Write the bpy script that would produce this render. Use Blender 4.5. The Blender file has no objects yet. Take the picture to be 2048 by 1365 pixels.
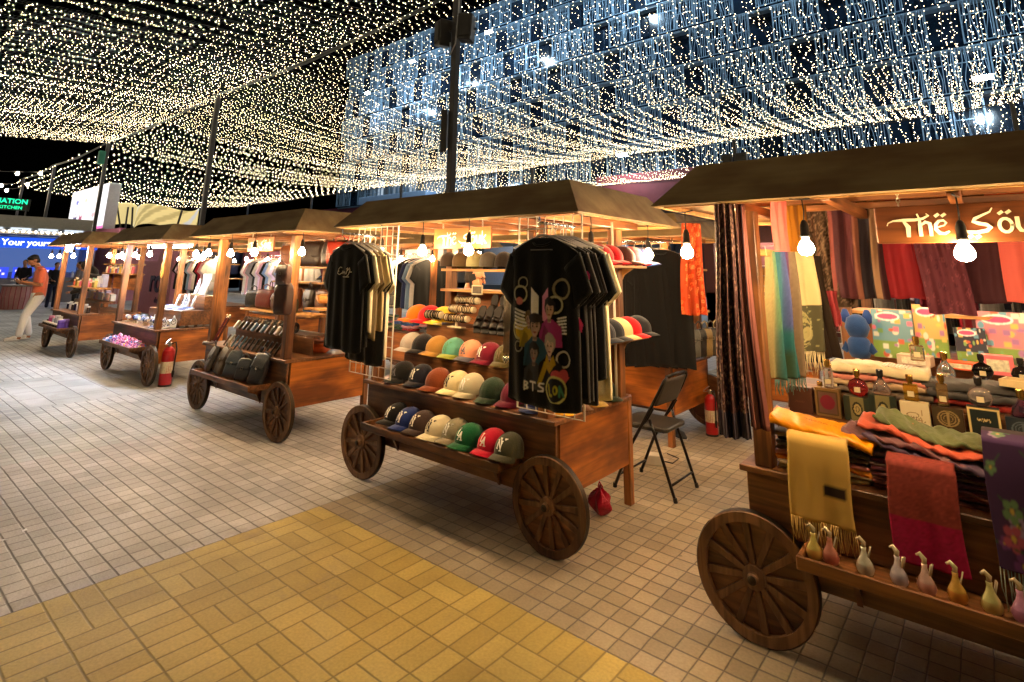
import bpy, math, random
import numpy as np
from mathutils import Vector, Matrix
random.seed(7); RNG = np.random.default_rng(7)
PI = math.pi
SC = bpy.context.scene
COL = SC.collection
R = math.radians
# ---------------------------------------------------------------- camera
cd = bpy.data.cameras.new('camera'); cam = bpy.data.objects.new('camera', cd); COL.objects.link(cam)
YAW, PITCH, ROLL = -0.696745810, 0.211699585, 0.014077734
fw = Vector((math.sin(YAW)*math.cos(PITCH), math.cos(YAW)*math.cos(PITCH), math.sin(PITCH)))
rt = Vector((math.cos(YAW), -math.sin(YAW), 0)); up = rt.cross(fw)
r2 = rt*math.cos(ROLL) + up*math.sin(ROLL); u2 = -rt*math.sin(ROLL) + up*math.cos(ROLL)
M = Matrix((r2, u2, -fw)).transposed().to_4x4(); M.translation = (0, 0, 1.6); cam.matrix_world = M
cd.sensor_width = 36; cd.lens = 1106.283/2048*36
cd.shift_y = -(682.5-301.327)/2048
cd.clip_start = 0.05; cd.clip_end = 500
SC.camera = cam
# ---------------------------------------------------------------- world, exposure
W = bpy.data.worlds.new('World'); SC.world = W; W.use_nodes = True
nt = W.node_tree; bg = nt.nodes['Background']
sky = nt.nodes.new('ShaderNodeTexSky'); sky.sky_type = 'NISHITA'; sky.sun_disc = False
sky.sun_elevation = R(-6); sky.sun_rotation = R(200)
nt.links.new(sky.outputs[0], bg.inputs[0]); bg.inputs[1].default_value = 0.02
SC.view_settings.view_transform = 'Standard'; SC.view_settings.look = 'None'
SC.view_settings.exposure = 1.75; SC.view_settings.gamma = 1
SC.cycles.max_bounces = 6; SC.cycles.diffuse_bounces = 3; SC.cycles.glossy_bounces = 3
SC.cycles.transmission_bounces = 5; SC.cycles.transparent_max_bounces = 6
SC.cycles.sample_clamp_indirect = 4; SC.cycles.sample_clamp_direct = 0
SC.cycles.caustics_reflective = False; SC.cycles.caustics_refractive = False
SC.cycles.use_denoising = True; SC.cycles.use_light_tree = True
# faint remnant of daylight
sd = bpy.data.lights.new('sun', 'SUN'); sd.energy = 0.012; sd.angle = R(10); sd.color = (1, .9, .8)
so = bpy.data.objects.new('sun', sd); so.rotation_euler = (R(40), 0, R(30)); COL.objects.link(so)
BULB_E = 140.0; FAIRY_E = 12.0; FLOOD_W = 520.0
# ---------------------------------------------------------------- helpers
def lin(c):
    out = []
    for x in c[:3]:
        x = x/255.0
        out.append(x/12.92 if x <= .04045 else ((x+.055)/1.055)**2.4)
    return tuple(out)
MATS = {}
def node_mat(name):
    m = bpy.data.materials.new(name); m.use_nodes = True
    return m, m.node_tree, m.node_tree.nodes['Principled BSDF']
def N(t, k, **kw):
    n = t.nodes.new(k)
    for a, b in kw.items(): setattr(n, a, b)
    return n
def plain(rgb, rough=.5, metal=0, spec=.5, name='paint', sheen=0, noise=.12, nscale=14, coat=0, bump=0.0, bscale=60):
    key = ('plain', tuple(rgb), rough, metal, spec, sheen, noise, nscale, coat, bump, bscale)
    if key in MATS: return MATS[key]
    m, t, b = node_mat(name)
    c = lin(rgb)
    b.inputs['Roughness'].default_value = rough; b.inputs['Metallic'].default_value = metal
    b.inputs['Specular IOR Level'].default_value = spec
    if sheen: b.inputs['Sheen Weight'].default_value = sheen
    if coat: b.inputs['Coat Weight'].default_value = coat; b.inputs['Coat Roughness'].default_value = .15
    co = N(t, 'ShaderNodeTexCoord')
    nz = N(t, 'ShaderNodeTexNoise'); nz.inputs['Scale'].default_value = nscale; nz.inputs['Detail'].default_value = 4
    t.links.new(co.outputs['Object'], nz.inputs['Vector'])
    mx = N(t, 'ShaderNodeMix', data_type='RGBA')
    mx.inputs['A'].default_value = tuple(x*(1-noise*1.4) for x in c)+(1,)
    mx.inputs['B'].default_value = tuple(min(1, x*(1+noise*1.4)) for x in c)+(1,)
    t.links.new(nz.outputs['Fac'], mx.inputs['Factor']); t.links.new(mx.outputs['Result'], b.inputs['Base Color'])
    if bump:
        n2 = N(t, 'ShaderNodeTexNoise'); n2.inputs['Scale'].default_value = bscale; n2.inputs['Detail'].default_value = 3
        t.links.new(co.outputs['Object'], n2.inputs['Vector'])
        bp = N(t, 'ShaderNodeBump'); bp.inputs['Strength'].default_value = bump; bp.inputs['Distance'].default_value = .01
        t.links.new(n2.outputs['Fac'], bp.inputs['Height']); t.links.new(bp.outputs['Normal'], b.inputs['Normal'])
    MATS[key] = m; return m
def cloth(rgb, rough=.9, noise=.1): return plain(rgb, rough, spec=.15, name='cloth', sheen=.25, noise=noise, nscale=30, bump=.25, bscale=130)
def silk(rgb):
    m = plain(rgb, .55, name='silk', noise=.3, nscale=9, sheen=.35, bump=.55, bscale=17); return m
def leather(rgb): return plain(rgb, .38, spec=.5, name='leather', noise=.2, nscale=20, bump=.3, bscale=90)
def metal(rgb, rough=.35): return plain(rgb, rough, metal=1, name='metal', noise=.05)
def emit(rgb, s, name='lamp', sample=True):
    key = ('emit', tuple(rgb), s, sample)
    if key in MATS: return MATS[key]
    m, t, b = node_mat(name)
    b.inputs['Base Color'].default_value = (0, 0, 0, 1)
    b.inputs['Emission Color'].default_value = tuple(rgb)+(1,); b.inputs['Emission Strength'].default_value = s
    if not sample: m.cycles.emission_sampling = 'NONE'
    MATS[key] = m; return m
def glass(rgb, rough=.03):
    key = ('glass', tuple(rgb), rough)
    if key in MATS: return MATS[key]
    m, t, b = node_mat('glass')
    b.inputs['Base Color'].default_value = lin(rgb)+(1,); b.inputs['Roughness'].default_value = rough
    b.inputs['Transmission Weight'].default_value = .85; b.inputs['IOR'].default_value = 1.35
    MATS[key] = m; return m
def wood(rgb, dark=.45, axis='X', rough=.55, name='wood', blotch=1.0, coat=.0):
    """stained timber: long grain along axis, dark blotches and knots, differs from board to board"""
    key = ('wood', tuple(rgb), dark, axis, rough, blotch, coat)
    if key in MATS: return MATS[key]
    m, t, b = node_mat(name)
    c = lin(rgb); L = t.links.new
    co = N(t, 'ShaderNodeTexCoord'); oi = N(t, 'ShaderNodeObjectInfo')
    off = N(t, 'ShaderNodeVectorMath', operation='ADD'); sc_ = N(t, 'ShaderNodeVectorMath', operation='SCALE')
    cmb = N(t, 'ShaderNodeCombineXYZ')
    for i in range(3): L(oi.outputs['Random'], cmb.inputs[i])
    L(cmb.outputs[0], sc_.inputs[0]); sc_.inputs['Scale'].default_value = 13.7
    L(co.outputs['Object'], off.inputs[0]); L(sc_.outputs[0], off.inputs[1])
    mp = N(t, 'ShaderNodeMapping')
    s = {'X': (1.2, 22, 22), 'Y': (22, 1.2, 22), 'Z': (22, 22, 1.2)}[axis]; mp.inputs['Scale'].default_value = s
    L(off.outputs[0], mp.inputs['Vector'])
    g = N(t, 'ShaderNodeTexNoise'); g.inputs['Scale'].default_value = 1.6; g.inputs['Detail'].default_value = 6; g.inputs['Distortion'].default_value = .6
    L(mp.outputs[0], g.inputs['Vector'])
    mp2 = N(t, 'ShaderNodeMapping')
    s2 = {'X': (1.4, 3.4, 3.4), 'Y': (3.4, 1.4, 3.4), 'Z': (3.4, 3.4, 1.4)}[axis]; mp2.inputs['Scale'].default_value = s2
    L(off.outputs[0], mp2.inputs['Vector'])
    bl = N(t, 'ShaderNodeTexNoise'); bl.inputs['Scale'].default_value = 1.5; bl.inputs['Detail'].default_value = 3
    L(mp2.outputs[0], bl.inputs['Vector'])
    r1 = N(t, 'ShaderNodeValToRGB'); r1.color_ramp.elements[0].position = .36; r1.color_ramp.elements[1].position = .62
    r1.color_ramp.elements[0].color = tuple(x*dark for x in c)+(1,); r1.color_ramp.elements[1].color = c+(1,)
    L(g.outputs['Fac'], r1.inputs['Fac'])
    r2_ = N(t, 'ShaderNodeValToRGB'); r2_.color_ramp.elements[0].position = .36; r2_.color_ramp.elements[1].position = .6
    d = max(0, 1-.72*blotch); r2_.color_ramp.elements[0].color = (d, d*.8, d*.65, 1); r2_.color_ramp.elements[1].color = (1.12, 1.08, 1.0, 1)
    L(bl.outputs['Fac'], r2_.inputs['Fac'])
    mx = N(t, 'ShaderNodeMix', data_type='RGBA', blend_type='MULTIPLY'); mx.inputs['Factor'].default_value = 1
    L(r1.outputs['Color'], mx.inputs['A']); L(r2_.outputs['Color'], mx.inputs['B'])
    hs = N(t, 'ShaderNodeHueSaturation'); mr = N(t, 'ShaderNodeMapRange'); mr.inputs['To Min'].default_value = .8; mr.inputs['To Max'].default_value = 1.2
    L(oi.outputs['Random'], mr.inputs['Value']); L(mr.outputs[0], hs.inputs['Value']); L(mx.outputs['Result'], hs.inputs['Color'])
    L(hs.outputs[0], b.inputs['Base Color']); b.inputs['Roughness'].default_value = rough
    if coat: b.inputs['Coat Weight'].default_value = coat; b.inputs['Coat Roughness'].default_value = .25
    bp = N(t, 'ShaderNodeBump'); bp.inputs['Strength'].default_value = .35; bp.inputs['Distance'].default_value = .004
    L(g.outputs['Fac'], bp.inputs['Height']); L(bp.outputs['Normal'], b.inputs['Normal'])
    MATS[key] = m; return m
def colmat(rough=.6, name='print', em=0):
    key = ('col', rough, em)
    if key in MATS: return MATS[key]
    m, t, b = node_mat(name)
    a = N(t, 'ShaderNodeVertexColor', layer_name='Col'); t.links.new(a.outputs['Color'], b.inputs['Base Color'])
    b.inputs['Roughness'].default_value = rough; b.inputs['Specular IOR Level'].default_value = .3
    if em:
        t.links.new(a.outputs['Color'], b.inputs['Emission Color']); b.inputs['Emission Strength'].default_value = em
    MATS[key] = m; return m

class MB:
    def __init__(s): s.v = []; s.f = []; s.m = []; s.M = None
    def add(s, vs, fs, mi=0):
        n = len(s.v)
        if s.M is not None: vs = [tuple(s.M @ Vector(v)) for v in vs]
        s.v += [tuple(v) for v in vs]; s.f += [tuple(i+n for i in f) for f in fs]; s.m += [mi]*len(fs); return s
    def box(s, c, d, rz=0, mi=0, rx=0, ry=0):
        x, y, z = d[0]/2, d[1]/2, d[2]/2
        vs = [Vector((a*x, b*y, e*z)) for e in (-1, 1) for b in (-1, 1) for a in (-1, 1)]
        if rz or rx or ry:
            Q = Matrix.Rotation(rz, 3, 'Z') @ Matrix.Rotation(ry, 3, 'Y') @ Matrix.Rotation(rx, 3, 'X'); vs = [Q @ v for v in vs]
        vs = [v+Vector(c) for v in vs]
        return s.add(vs, [(0, 2, 3, 1), (4, 5, 7, 6), (0, 1, 5, 4), (2, 6, 7, 3), (0, 4, 6, 2), (1, 3, 7, 5)], mi)
    def tube(s, pts, r, n=8, mi=0, closed=False, caps=True):
        pts = [Vector(p) for p in pts]; k = len(pts); rr = r if isinstance(r, (list, tuple)) else [r]*k
        vs = []; prev = None
        for i, p in enumerate(pts):
            a = pts[(i-1) % k] if (closed or i > 0) else p; b = pts[(i+1) % k] if (closed or i < k-1) else p
            t = (b-a).normalized() if (b-a).length > 1e-9 else Vector((0, 0, 1))
            if prev is None:
                u = t.cross(Vector((0, 0, 1)));  u = u if u.length > .05 else t.cross(Vector((1, 0, 0)))
            else: u = prev - t*prev.dot(t)
            u.normalize(); prev = u; w = t.cross(u)
            for j in range(n):
                q = 2*PI*j/n; vs.append(p+(u*math.cos(q)+w*math.sin(q))*rr[i])
        fs = []
        for i in range(k if closed else k-1):
            for j in range(n):
                a = i*n+j; b = i*n+(j+1) % n; c = ((i+1) % k)*n+(j+1) % n; d = ((i+1) % k)*n+j
                fs.append((a, b, c, d))
        if caps and not closed: fs += [tuple(range(n))[::-1], tuple(range((k-1)*n, k*n))]
        return s.add(vs, fs, mi)
    def lathe(s, prof, n=20, c=(0, 0, 0), mi=0, axis='Z', sx=1, sy=1, caps=True):
        vs = []
        for r, z in prof:
            for j in range(n):
                q = 2*PI*j/n; x, y = r*math.cos(q)*sx, r*math.sin(q)*sy
                vs.append({'Z': (x, y, z), 'Y': (x, z, y), 'X': (z, x, y)}[axis])
        vs = [(v[0]+c[0], v[1]+c[1], v[2]+c[2]) for v in vs]
        k = len(prof)
        fs = [(i*n+j, i*n+(j+1) % n, (i+1)*n+(j+1) % n, (i+1)*n+j) for i in range(k-1) for j in range(n)]
        if caps and prof[0][0] > 1e-6: fs.append(tuple(range(n))[::-1])
        if caps and prof[-1][0] > 1e-6: fs.append(tuple(range((k-1)*n, k*n)))
        if axis == 'Y': fs = [f[::-1] for f in fs]
        return s.add(vs, fs, mi)
    def grid(s, fn, nu, nv, cu=False, mi=0):
        vs = [fn(i/nu, j/nv) for j in range(nv+1) for i in range(nu if cu else nu+1)]
        w = nu if cu else nu+1
        fs = [(j*w+i, j*w+(i+1) % w, (j+1)*w+(i+1) % w, (j+1)*w+i) for j in range(nv) for i in range(nu)]
        return s.add(vs, fs, mi)
    def prism(s, poly, t, org=(0, 0, 0), ux=(1, 0, 0), uy=(0, 0, 1), mi=0):
        ux, uy, o = Vector(ux), Vector(uy), Vector(org); nn = ux.cross(uy).normalized(); k = len(poly)
        vs = [o+ux*a+uy*b-nn*t/2 for a, b in poly]+[o+ux*a+uy*b+nn*t/2 for a, b in poly]
        fs = [tuple(range(k))[::-1], tuple(range(k, 2*k))]+[(i, (i+1) % k, k+(i+1) % k, k+i) for i in range(k)]
        return s.add(vs, fs, mi)
    def ribbon(s, lines, w, fn, mi=0, lift=.0003):
        """flat pen strokes: lines of 2D points, fn maps (a, b, depth) to 3D"""
        q = 0
        for ln in lines:
            ww = w
            if isinstance(ln, tuple): ln, ww = ln
            P = []
            for a, b in zip(ln, ln[1:]):
                k = max(1, int(math.dist(a, b)/(w*1.5)))
                P += [(a[0]+(b[0]-a[0])*i/k, a[1]+(b[1]-a[1])*i/k) for i in range(k)]
            P.append(ln[-1]); n = len(P); vs = []
            q += 1
            for i, p in enumerate(P):
                a = P[max(0, i-1)]; b = P[min(n-1, i+1)]; dx, dy = b[0]-a[0], b[1]-a[1]; L_ = math.hypot(dx, dy) or 1
                h = ww[i*(len(ww)-1)//max(1, n-1)] if isinstance(ww, list) else ww
                nx, ny = -dy/L_*h/2, dx/L_*h/2
                ext = h*.35 if i in (0, n-1) else 0; sg = -1 if i == 0 else 1
                px, py = p[0]+dx/L_*ext*sg, p[1]+dy/L_*ext*sg
                vs += [fn(px+nx, py+ny, q*lift), fn(px-nx, py-ny, q*lift)]
            s.add(vs, [(2*i, 2*i+1, 2*i+3, 2*i+2) for i in range(n-1)], mi)
        return s
def obj(name, mb, mats, parent=None, loc=None, rot=None, smooth=False, bevel=0, sub=0, solid=0):
    me = bpy.data.meshes.new(name); me.from_pydata(mb.v, [], mb.f)
    if not isinstance(mats, (list, tuple)): mats = [mats]
    for m in mats: me.materials.append(m)
    if len(mats) > 1: me.polygons.foreach_set('material_index', mb.m)
    if smooth: me.polygons.foreach_set('use_smooth', [True]*len(me.polygons))
    me.update()
    o = bpy.data.objects.new(name, me); COL.objects.link(o)
    if parent is not None: o.parent = parent
    if loc is not None: o.location = loc
    if rot is not None: o.rotation_euler = rot
    if solid:
        md = o.modifiers.new('thickness', 'SOLIDIFY'); md.thickness = solid; md.offset = 0
    if bevel:
        md = o.modifiers.new('bevel', 'BEVEL'); md.width = bevel; md.segments = 1; md.limit_method = 'ANGLE'
    if sub:
        md = o.modifiers.new('sub', 'SUBSURF'); md.levels = sub; md.render_levels = sub
    return o
def tag(o, label=None, cat=None, group=None, kind=None):
    if label: o['label'] = label
    if cat: o['category'] = cat
    if group: o['group'] = group
    if kind: o['kind'] = kind
    return o
def thing(name, label, cat, loc=(0, 0, 0), rz=0, group=None, parent=None):
    o = bpy.data.objects.new(name, None); COL.objects.link(o); o.location = loc; o.rotation_euler = (0, 0, rz)
    o.empty_display_size = .1
    return tag(o, label, cat, group)
def dup(root, loc=None, rz=None, label=None, group=None, rot=None, sc=None):
    r = root.copy(); COL.objects.link(r)
    if loc is not None: r.location = loc
    if rz is not None: r.rotation_euler = (0, 0, rz)
    if rot is not None: r.rotation_euler = rot
    if sc is not None: r.scale = (sc, sc, sc) if not isinstance(sc, tuple) else sc
    if label: r['label'] = label
    if group: r['group'] = group
    for ch in list(root.children):
        c = ch.copy(); COL.objects.link(c); c.parent = r
        for g in ch.children:
            d = g.copy(); COL.objects.link(d); d.parent = c
    return r
ORD = ['first', 'second', 'third', 'fourth', 'fifth', 'sixth', 'seventh', 'eighth', 'ninth', 'tenth', 'eleventh', 'twelfth']
def recolor(root, names, mat):
    """give a copied thing its own colour: the mesh of the named parts is copied with another material"""
    for c in root.children:
        if c.name.split('.')[0] in names:
            c.data = c.data.copy(); c.data.materials[0] = mat

class Canvas:
    """colour pattern laid on a grid mesh: w x h cells of an RGB raster, saved as vertex colours"""
    def __init__(s, nx, ny, rgb, alpha=1):
        s.nx, s.ny = nx, ny; s.a = np.zeros((ny+1, nx+1, 3)); s.a[:] = lin(rgb)
        s.k = np.full((ny+1, nx+1), bool(alpha))
        s.X, s.Y = np.meshgrid(np.linspace(0, 1, nx+1), np.linspace(0, 1, ny+1))
    def put(s, m, rgb):
        s.a[m] = lin(rgb); s.k[m] = True; return s
    def rect(s, x0, y0, x1, y1, rgb): return s.put((s.X >= x0) & (s.X <= x1) & (s.Y >= y0) & (s.Y <= y1), rgb)
    def ell(s, cx, cy, rx, ry, rgb, inner=0, a0=None):
        d = ((s.X-cx)/rx)**2+((s.Y-cy)/ry)**2; m = (d <= 1) & (d >= inner**2); return s.put(m, rgb)
    def poly(s, pts, rgb):
        m = np.zeros_like(s.X, bool); n = len(pts)
        for i in range(n):
            (x0, y0), (x1, y1) = pts[i], pts[(i+1) % n]
            if y0 == y1: continue
            c = ((s.Y >= min(y0, y1)) & (s.Y < max(y0, y1))); xi = x0+(s.Y-y0)*(x1-x0)/(y1-y0)
            m ^= c & (s.X < xi)
        return s.put(m, rgb)
    def line(s, pts, w, rgb, asp=1):
        for (x0, y0), (x1, y1) in zip(pts, pts[1:]):
            dx, dy = x1-x0, (y1-y0)*asp; L_ = dx*dx+dy*dy+1e-12
            t = np.clip(((s.X-x0)*dx+(s.Y-y0)*asp*dy)/L_, 0, 1)
            d = np.hypot(s.X-x0-t*dx, (s.Y-y0)*asp-t*dy); s.put(d < w/2, rgb)
        return s
    def blur(s, n=1, ax=(0, 1)):
        for _ in range(n):
            for x in ax:
                p = np.take(s.a, np.clip(np.arange(s.a.shape[x])-1, 0, None), axis=x); q = np.take(s.a, np.clip(np.arange(s.a.shape[x])+1, None, s.a.shape[x]-1), axis=x); s.a = (p+2*s.a+q)/4
        return s
    def noise(s, amt, f=7):
        n = RNG.normal(0, 1, (s.ny+1, s.nx+1, 1)); s.a = np.clip(s.a*(1+amt*n), 0, 1); return s
    def obj(s, name, fn, parent=None, loc=None, rot=None, rough=.6, em=0, smooth=True, solid=0):
        mb = MB(); w = s.nx+1
        mb.v = [tuple(fn(i/s.nx, j/s.ny)) for j in range(s.ny+1) for i in range(w)]
        k = s.k
        mb.f = [(j*w+i, j*w+i+1, (j+1)*w+i+1, (j+1)*w+i) for j in range(s.ny) for i in range(s.nx)
                if k[j, i] and k[j, i+1] and k[j+1, i] and k[j+1, i+1]]
        mb.m = [0]*len(mb.f)
        o = obj(name, mb, colmat(rough, em=em), parent, loc, rot, smooth=smooth, solid=solid)
        at = o.data.color_attributes.new('Col', 'FLOAT_COLOR', 'POINT')
        buf = np.ones((s.ny+1, w, 4)); buf[:, :, :3] = s.a; at.data.foreach_set('color', buf.ravel())
        return o
# ================================================================ SETTING
class X:
    """small wrapper so that shader maths reads as arithmetic"""
    T = None
    def __init__(s, so): s.s = so
    @staticmethod
    def op(o, *a):
        n = X.T.nodes.new('ShaderNodeMath'); n.operation = o
        for i, v in enumerate(a):
            if isinstance(v, X): X.T.links.new(v.s, n.inputs[i])
            else: n.inputs[i].default_value = v
        return X(n.outputs[0])
    def __add__(s, o): return X.op('ADD', s, o)
    def __sub__(s, o): return X.op('SUBTRACT', s, o)
    def __rsub__(s, o): return X.op('SUBTRACT', o, s)
    def __mul__(s, o): return X.op('MULTIPLY', s, o)
    def __truediv__(s, o): return X.op('DIVIDE', s, o)
    __radd__ = __add__; __rmul__ = __mul__
def fl(a): return X.op('FLOOR', a)
def fr(a): return X.op('FRACT', a)
def mn(a, b): return X.op('MINIMUM', a, b)
def mxx(a, b): return X.op('MAXIMUM', a, b)
def ab(a): return X.op('ABSOLUTE', a)
def gt(a, b): return X.op('GREATER_THAN', a, b)
def lt(a, b): return X.op('LESS_THAN', a, b)
def sel(m, a, b): return b + (a-b)*m if isinstance(a, X) or isinstance(b, X) else m*(a-b)+b
def ground_material():
    m, t, b = node_mat('paving'); X.T = t; L = t.links.new
    geo = N(t, 'ShaderNodeNewGeometry'); sp = N(t, 'ShaderNodeSeparateXYZ'); L(geo.outputs['Position'], sp.inputs[0])
    wob = N(t, 'ShaderNodeTexNoise'); wob.inputs['Scale'].default_value = 9; L(geo.outputs['Position'], wob.inputs['Vector'])
    ws = N(t, 'ShaderNodeSeparateColor'); L(wob.outputs['Color'], ws.inputs[0])
    px = X(sp.outputs[0]) + (X(ws.outputs[0])-.5)*.007; py = X(sp.outputs[1]) + (X(ws.outputs[1])-.5)*.007
    x0, y0 = X(sp.outputs[0]), X(sp.outputs[1])
    wn0 = N(t, 'ShaderNodeTexNoise'); wn0.inputs['Scale'].default_value = 28; L(geo.outputs['Position'], wn0.inputs['Vector']); ew = (X(wn0.outputs['Fac'])-.5)*.03
    yellow = gt(x0+ew, -3.684)*lt(y0+ew, 2.408)
    tan = gt(x0, -3.684)*gt(y0, 2.408)
    far = lt(x0, -6.25)
    p = .1065
    def wn(a, c, k=0):
        cb = t.nodes.new('ShaderNodeCombineXYZ'); L(a.s, cb.inputs[0]); L(c.s, cb.inputs[1]); cb.inputs[2].default_value = k
        w = t.nodes.new('ShaderNodeTexWhiteNoise'); L(cb.outputs[0], w.inputs['Vector']); return X(w.outputs['Value'])
    # square setts
    gx = (px+3.684)/p; gy = (py-2.408)/p
    rowshift = wn(fl(gy), fl(gy), 3)*.0
    ax, ay = fl(gx), fl(gy)
    dx = mn(fr(gx), 1-fr(gx))*p; dy = mn(fr(gy), 1-fr(gy))*p
    wnA = wn(ax, ay)
    jA = mn(dx*1.25+.001, dy)
    # laid in pairs: each 2p cell is two 1x2 pavers, one way or the other
    hx = (px+3.684)/(2*p); hy = (py-2.408)/(2*p); bx, by = fl(hx), fl(hy)
    o = gt(wn(bx, by, 1), .38)
    ex = mn(fr(hx), 1-fr(hx))*2*p; ey = mn(fr(hy), 1-fr(hy))*2*p
    midx = ab(fr(hx)-.5)*2*p; midy = ab(fr(hy)-.5)*2*p
    jB = mn(mn(ex, ey), sel(o, midx, midy))
    half = sel(o, gt(fr(hx), .5), gt(fr(hy), .5)); wnB = wn(bx*2+half, by*2+half*3, 2)
    # far: big slabs in running bond
    q = .32; fy = py/q; sh = (fl(fy)*.5); fx = (px/(q*1.6)+sh); 
    jC = mn(mn(fr(fx), 1-fr(fx))*q*1.6, mn(fr(fy), 1-fr(fy))*q); wnC = wn(fl(fx), fl(fy), 4)
    j = sel(yellow, jB, jA); r_ = sel(yellow, wnB, wnA)
    mixfar = lt(x0, -6.25)*gt(wn(fl(x0/2.1), fl(y0/1.7), 9), .72)
    j = sel(mixfar, jC, j); r_ = sel(mixfar, wnC, r_)
    mr = N(t, 'ShaderNodeMapRange', interpolation_type='SMOOTHSTEP'); mr.inputs['From Min'].default_value = .001; mr.inputs['From Max'].default_value = .0085
    L(j.s, mr.inputs['Value']); solid = X(mr.outputs[0])
    n1 = N(t, 'ShaderNodeTexNoise'); n1.inputs['Scale'].default_value = 1.1; n1.inputs['Detail'].default_value = 6; L(geo.outputs['Position'], n1.inputs['Vector'])
    n2 = N(t, 'ShaderNodeTexNoise'); n2.inputs['Scale'].default_value = 70; n2.inputs['Detail'].default_value = 5; L(geo.outputs['Position'], n2.inputs['Vector'])
    n3 = N(t, 'ShaderNodeTexNoise'); n3.inputs['Scale'].default_value = 5; n3.inputs['Detail'].default_value = 4; L(geo.outputs['Position'], n3.inputs['Vector'])
    def mixc(f, a, c, bt='MIX'):
        n = t.nodes.new('ShaderNodeMix'); n.data_type = 'RGBA'; n.blend_type = bt
        if isinstance(f, X): L(f.s, n.inputs['Factor'])
        else: n.inputs['Factor'].default_value = f
        for k, v in (('A', a), ('B', c)):
            if isinstance(v, tuple): n.inputs[k].default_value = v+(1,)
            else: L(v, n.inputs[k])
        return n.outputs['Result']
    grey = mixc(r_, (.47, .455, .465), (.62, .60, .61))
    tn = mixc(r_, (.31, .255, .18), (.44, .36, .26))
    yl = mixc(r_, (.48, .355, .095), (.62, .475, .145))
    fc = mixc(r_, (.40, .43, .44), (.54, .56, .56))  # greenish blue cast of the lamps put into the far paving colour
    c = mixc(yellow, grey, yl); c = mixc(tan, c, tn); c = mixc(far, c, fc)
    # worn paint, stains and dirt
    st = N(t, 'ShaderNodeMapRange'); st.inputs['From Min'].default_value = .36; st.inputs['From Max'].default_value = .62; st.inputs['To Min'].default_value = .7; st.inputs['To Max'].default_value = 1.08
    L(n1.outputs['Fac'], st.inputs['Value'])
    st2 = N(t, 'ShaderNodeMapRange'); st2.inputs['To Min'].default_value = .72; st2.inputs['To Max'].default_value = 1.22; L(n2.outputs['Fac'], st2.inputs['Value'])
    f_ = X(st.outputs[0])*X(st2.outputs[0])
    cc = t.nodes.new('ShaderNodeCombineColor'); [L(f_.s, cc.inputs[i]) for i in range(3)]
    c = mixc(1.0, c, cc.outputs[0], 'MULTIPLY')
    ye_w = X.op('SMOOTH_MIN', 1.0, X(n3.outputs['Fac'])*.9, .1)
    joint = mixc(yellow, (.11, .10, .10), (.2, .15, .045))
    jf = sel(yellow, X.op('MINIMUM', solid+ X(n3.outputs['Fac'])*.45, 1.0), X.op('MINIMUM', solid+X(n3.outputs['Fac'])*.3, 1.0))
    vo = t.nodes.new('ShaderNodeTexVoronoi'); vo.inputs['Scale'].default_value = 2.2; L(geo.outputs['Position'], vo.inputs['Vector'])
    gum = lt(X(vo.outputs['Distance']), .028); n4 = t.nodes.new('ShaderNodeTexNoise'); n4.inputs['Scale'].default_value = 2.3; n4.inputs['Detail'].default_value = 7; n4.inputs['Roughness'].default_value = .7; L(geo.outputs['Position'], n4.inputs['Vector'])
    dirt = t.nodes.new('ShaderNodeMapRange'); dirt.inputs['From Min'].default_value = .56; dirt.inputs['From Max'].default_value = .72; L(n4.outputs['Fac'], dirt.inputs['Value'])
    c = mixc(gum*.55, c, (.12, .105, .09)); c = mixc(X(dirt.outputs[0])*.45, c, (.2, .175, .15))
    c = mixc(jf, joint, c)
    L(c, b.inputs['Base Color']); b.inputs['Roughness'].default_value = .62; b.inputs['Specular IOR Level'].default_value = .45
    ht = solid*.7 + X(n2.outputs['Fac'])*.35 + r_*.35
    ht = sel(yellow, solid*.45+X(n2.outputs['Fac'])*.3+r_*.1, ht)
    bp = N(t, 'ShaderNodeBump'); bp.inputs['Strength'].default_value = .9; bp.inputs['Distance'].default_value = .006
    L(ht.s, bp.inputs['Height']); L(bp.outputs['Normal'], b.inputs['Normal'])
    return m
g = MB(); g.v = [(-220, -60, 0), (120, -60, 0), (120, 200, 0), (-220, 200, 0)]; g.f = [(0, 1, 2, 3)]; g.m = [0]
tag(obj('ground', g, ground_material()), kind='structure')

# ---------------------------------------------------------------- poles and cables
POLE = plain((58, 58, 62), .45, .6, name='pole_paint')
BLK = plain((22, 21, 22), .5, name='black_plastic')
WIREM = plain((30, 28, 24), .7, name='wire')
Y1, Y2, Y3, ZT = 6.0, 19.5, 27.5, 6.16
def pole(x, y, label, h=ZT, r=.055, group='tall poles holding up the canopy of fairy lights'):
    t = thing('lamp_pole', label, 'pole', (x, y, 0), group=group)
    m = MB(); m.box((0, 0, h/2), (r*2, r*2, h)); obj('shaft', m, POLE, t, bevel=.006)
    m = MB(); m.box((0, 0, .01), (.3, .3, .02)); [m.lathe([(.015, .02), (.015, .045), (0, .045)], 6, (a*.11, b*.11, 0)) for a in (-1, 1) for b in (-1, 1)]
    obj('base_plate', m, POLE, t)
    m = MB(); m.tube([(0, -.09, h-.12), (0, -.16, h-.05), (0, -.09, h+.02), (0, 0, h+.05)], .012, 6); obj('cable_hook', m, POLE, t)
    return t
p1 = pole(-6.27, Y1, 'tall dark pole rising behind the roof of the cap cart, carrying loudspeakers')
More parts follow.
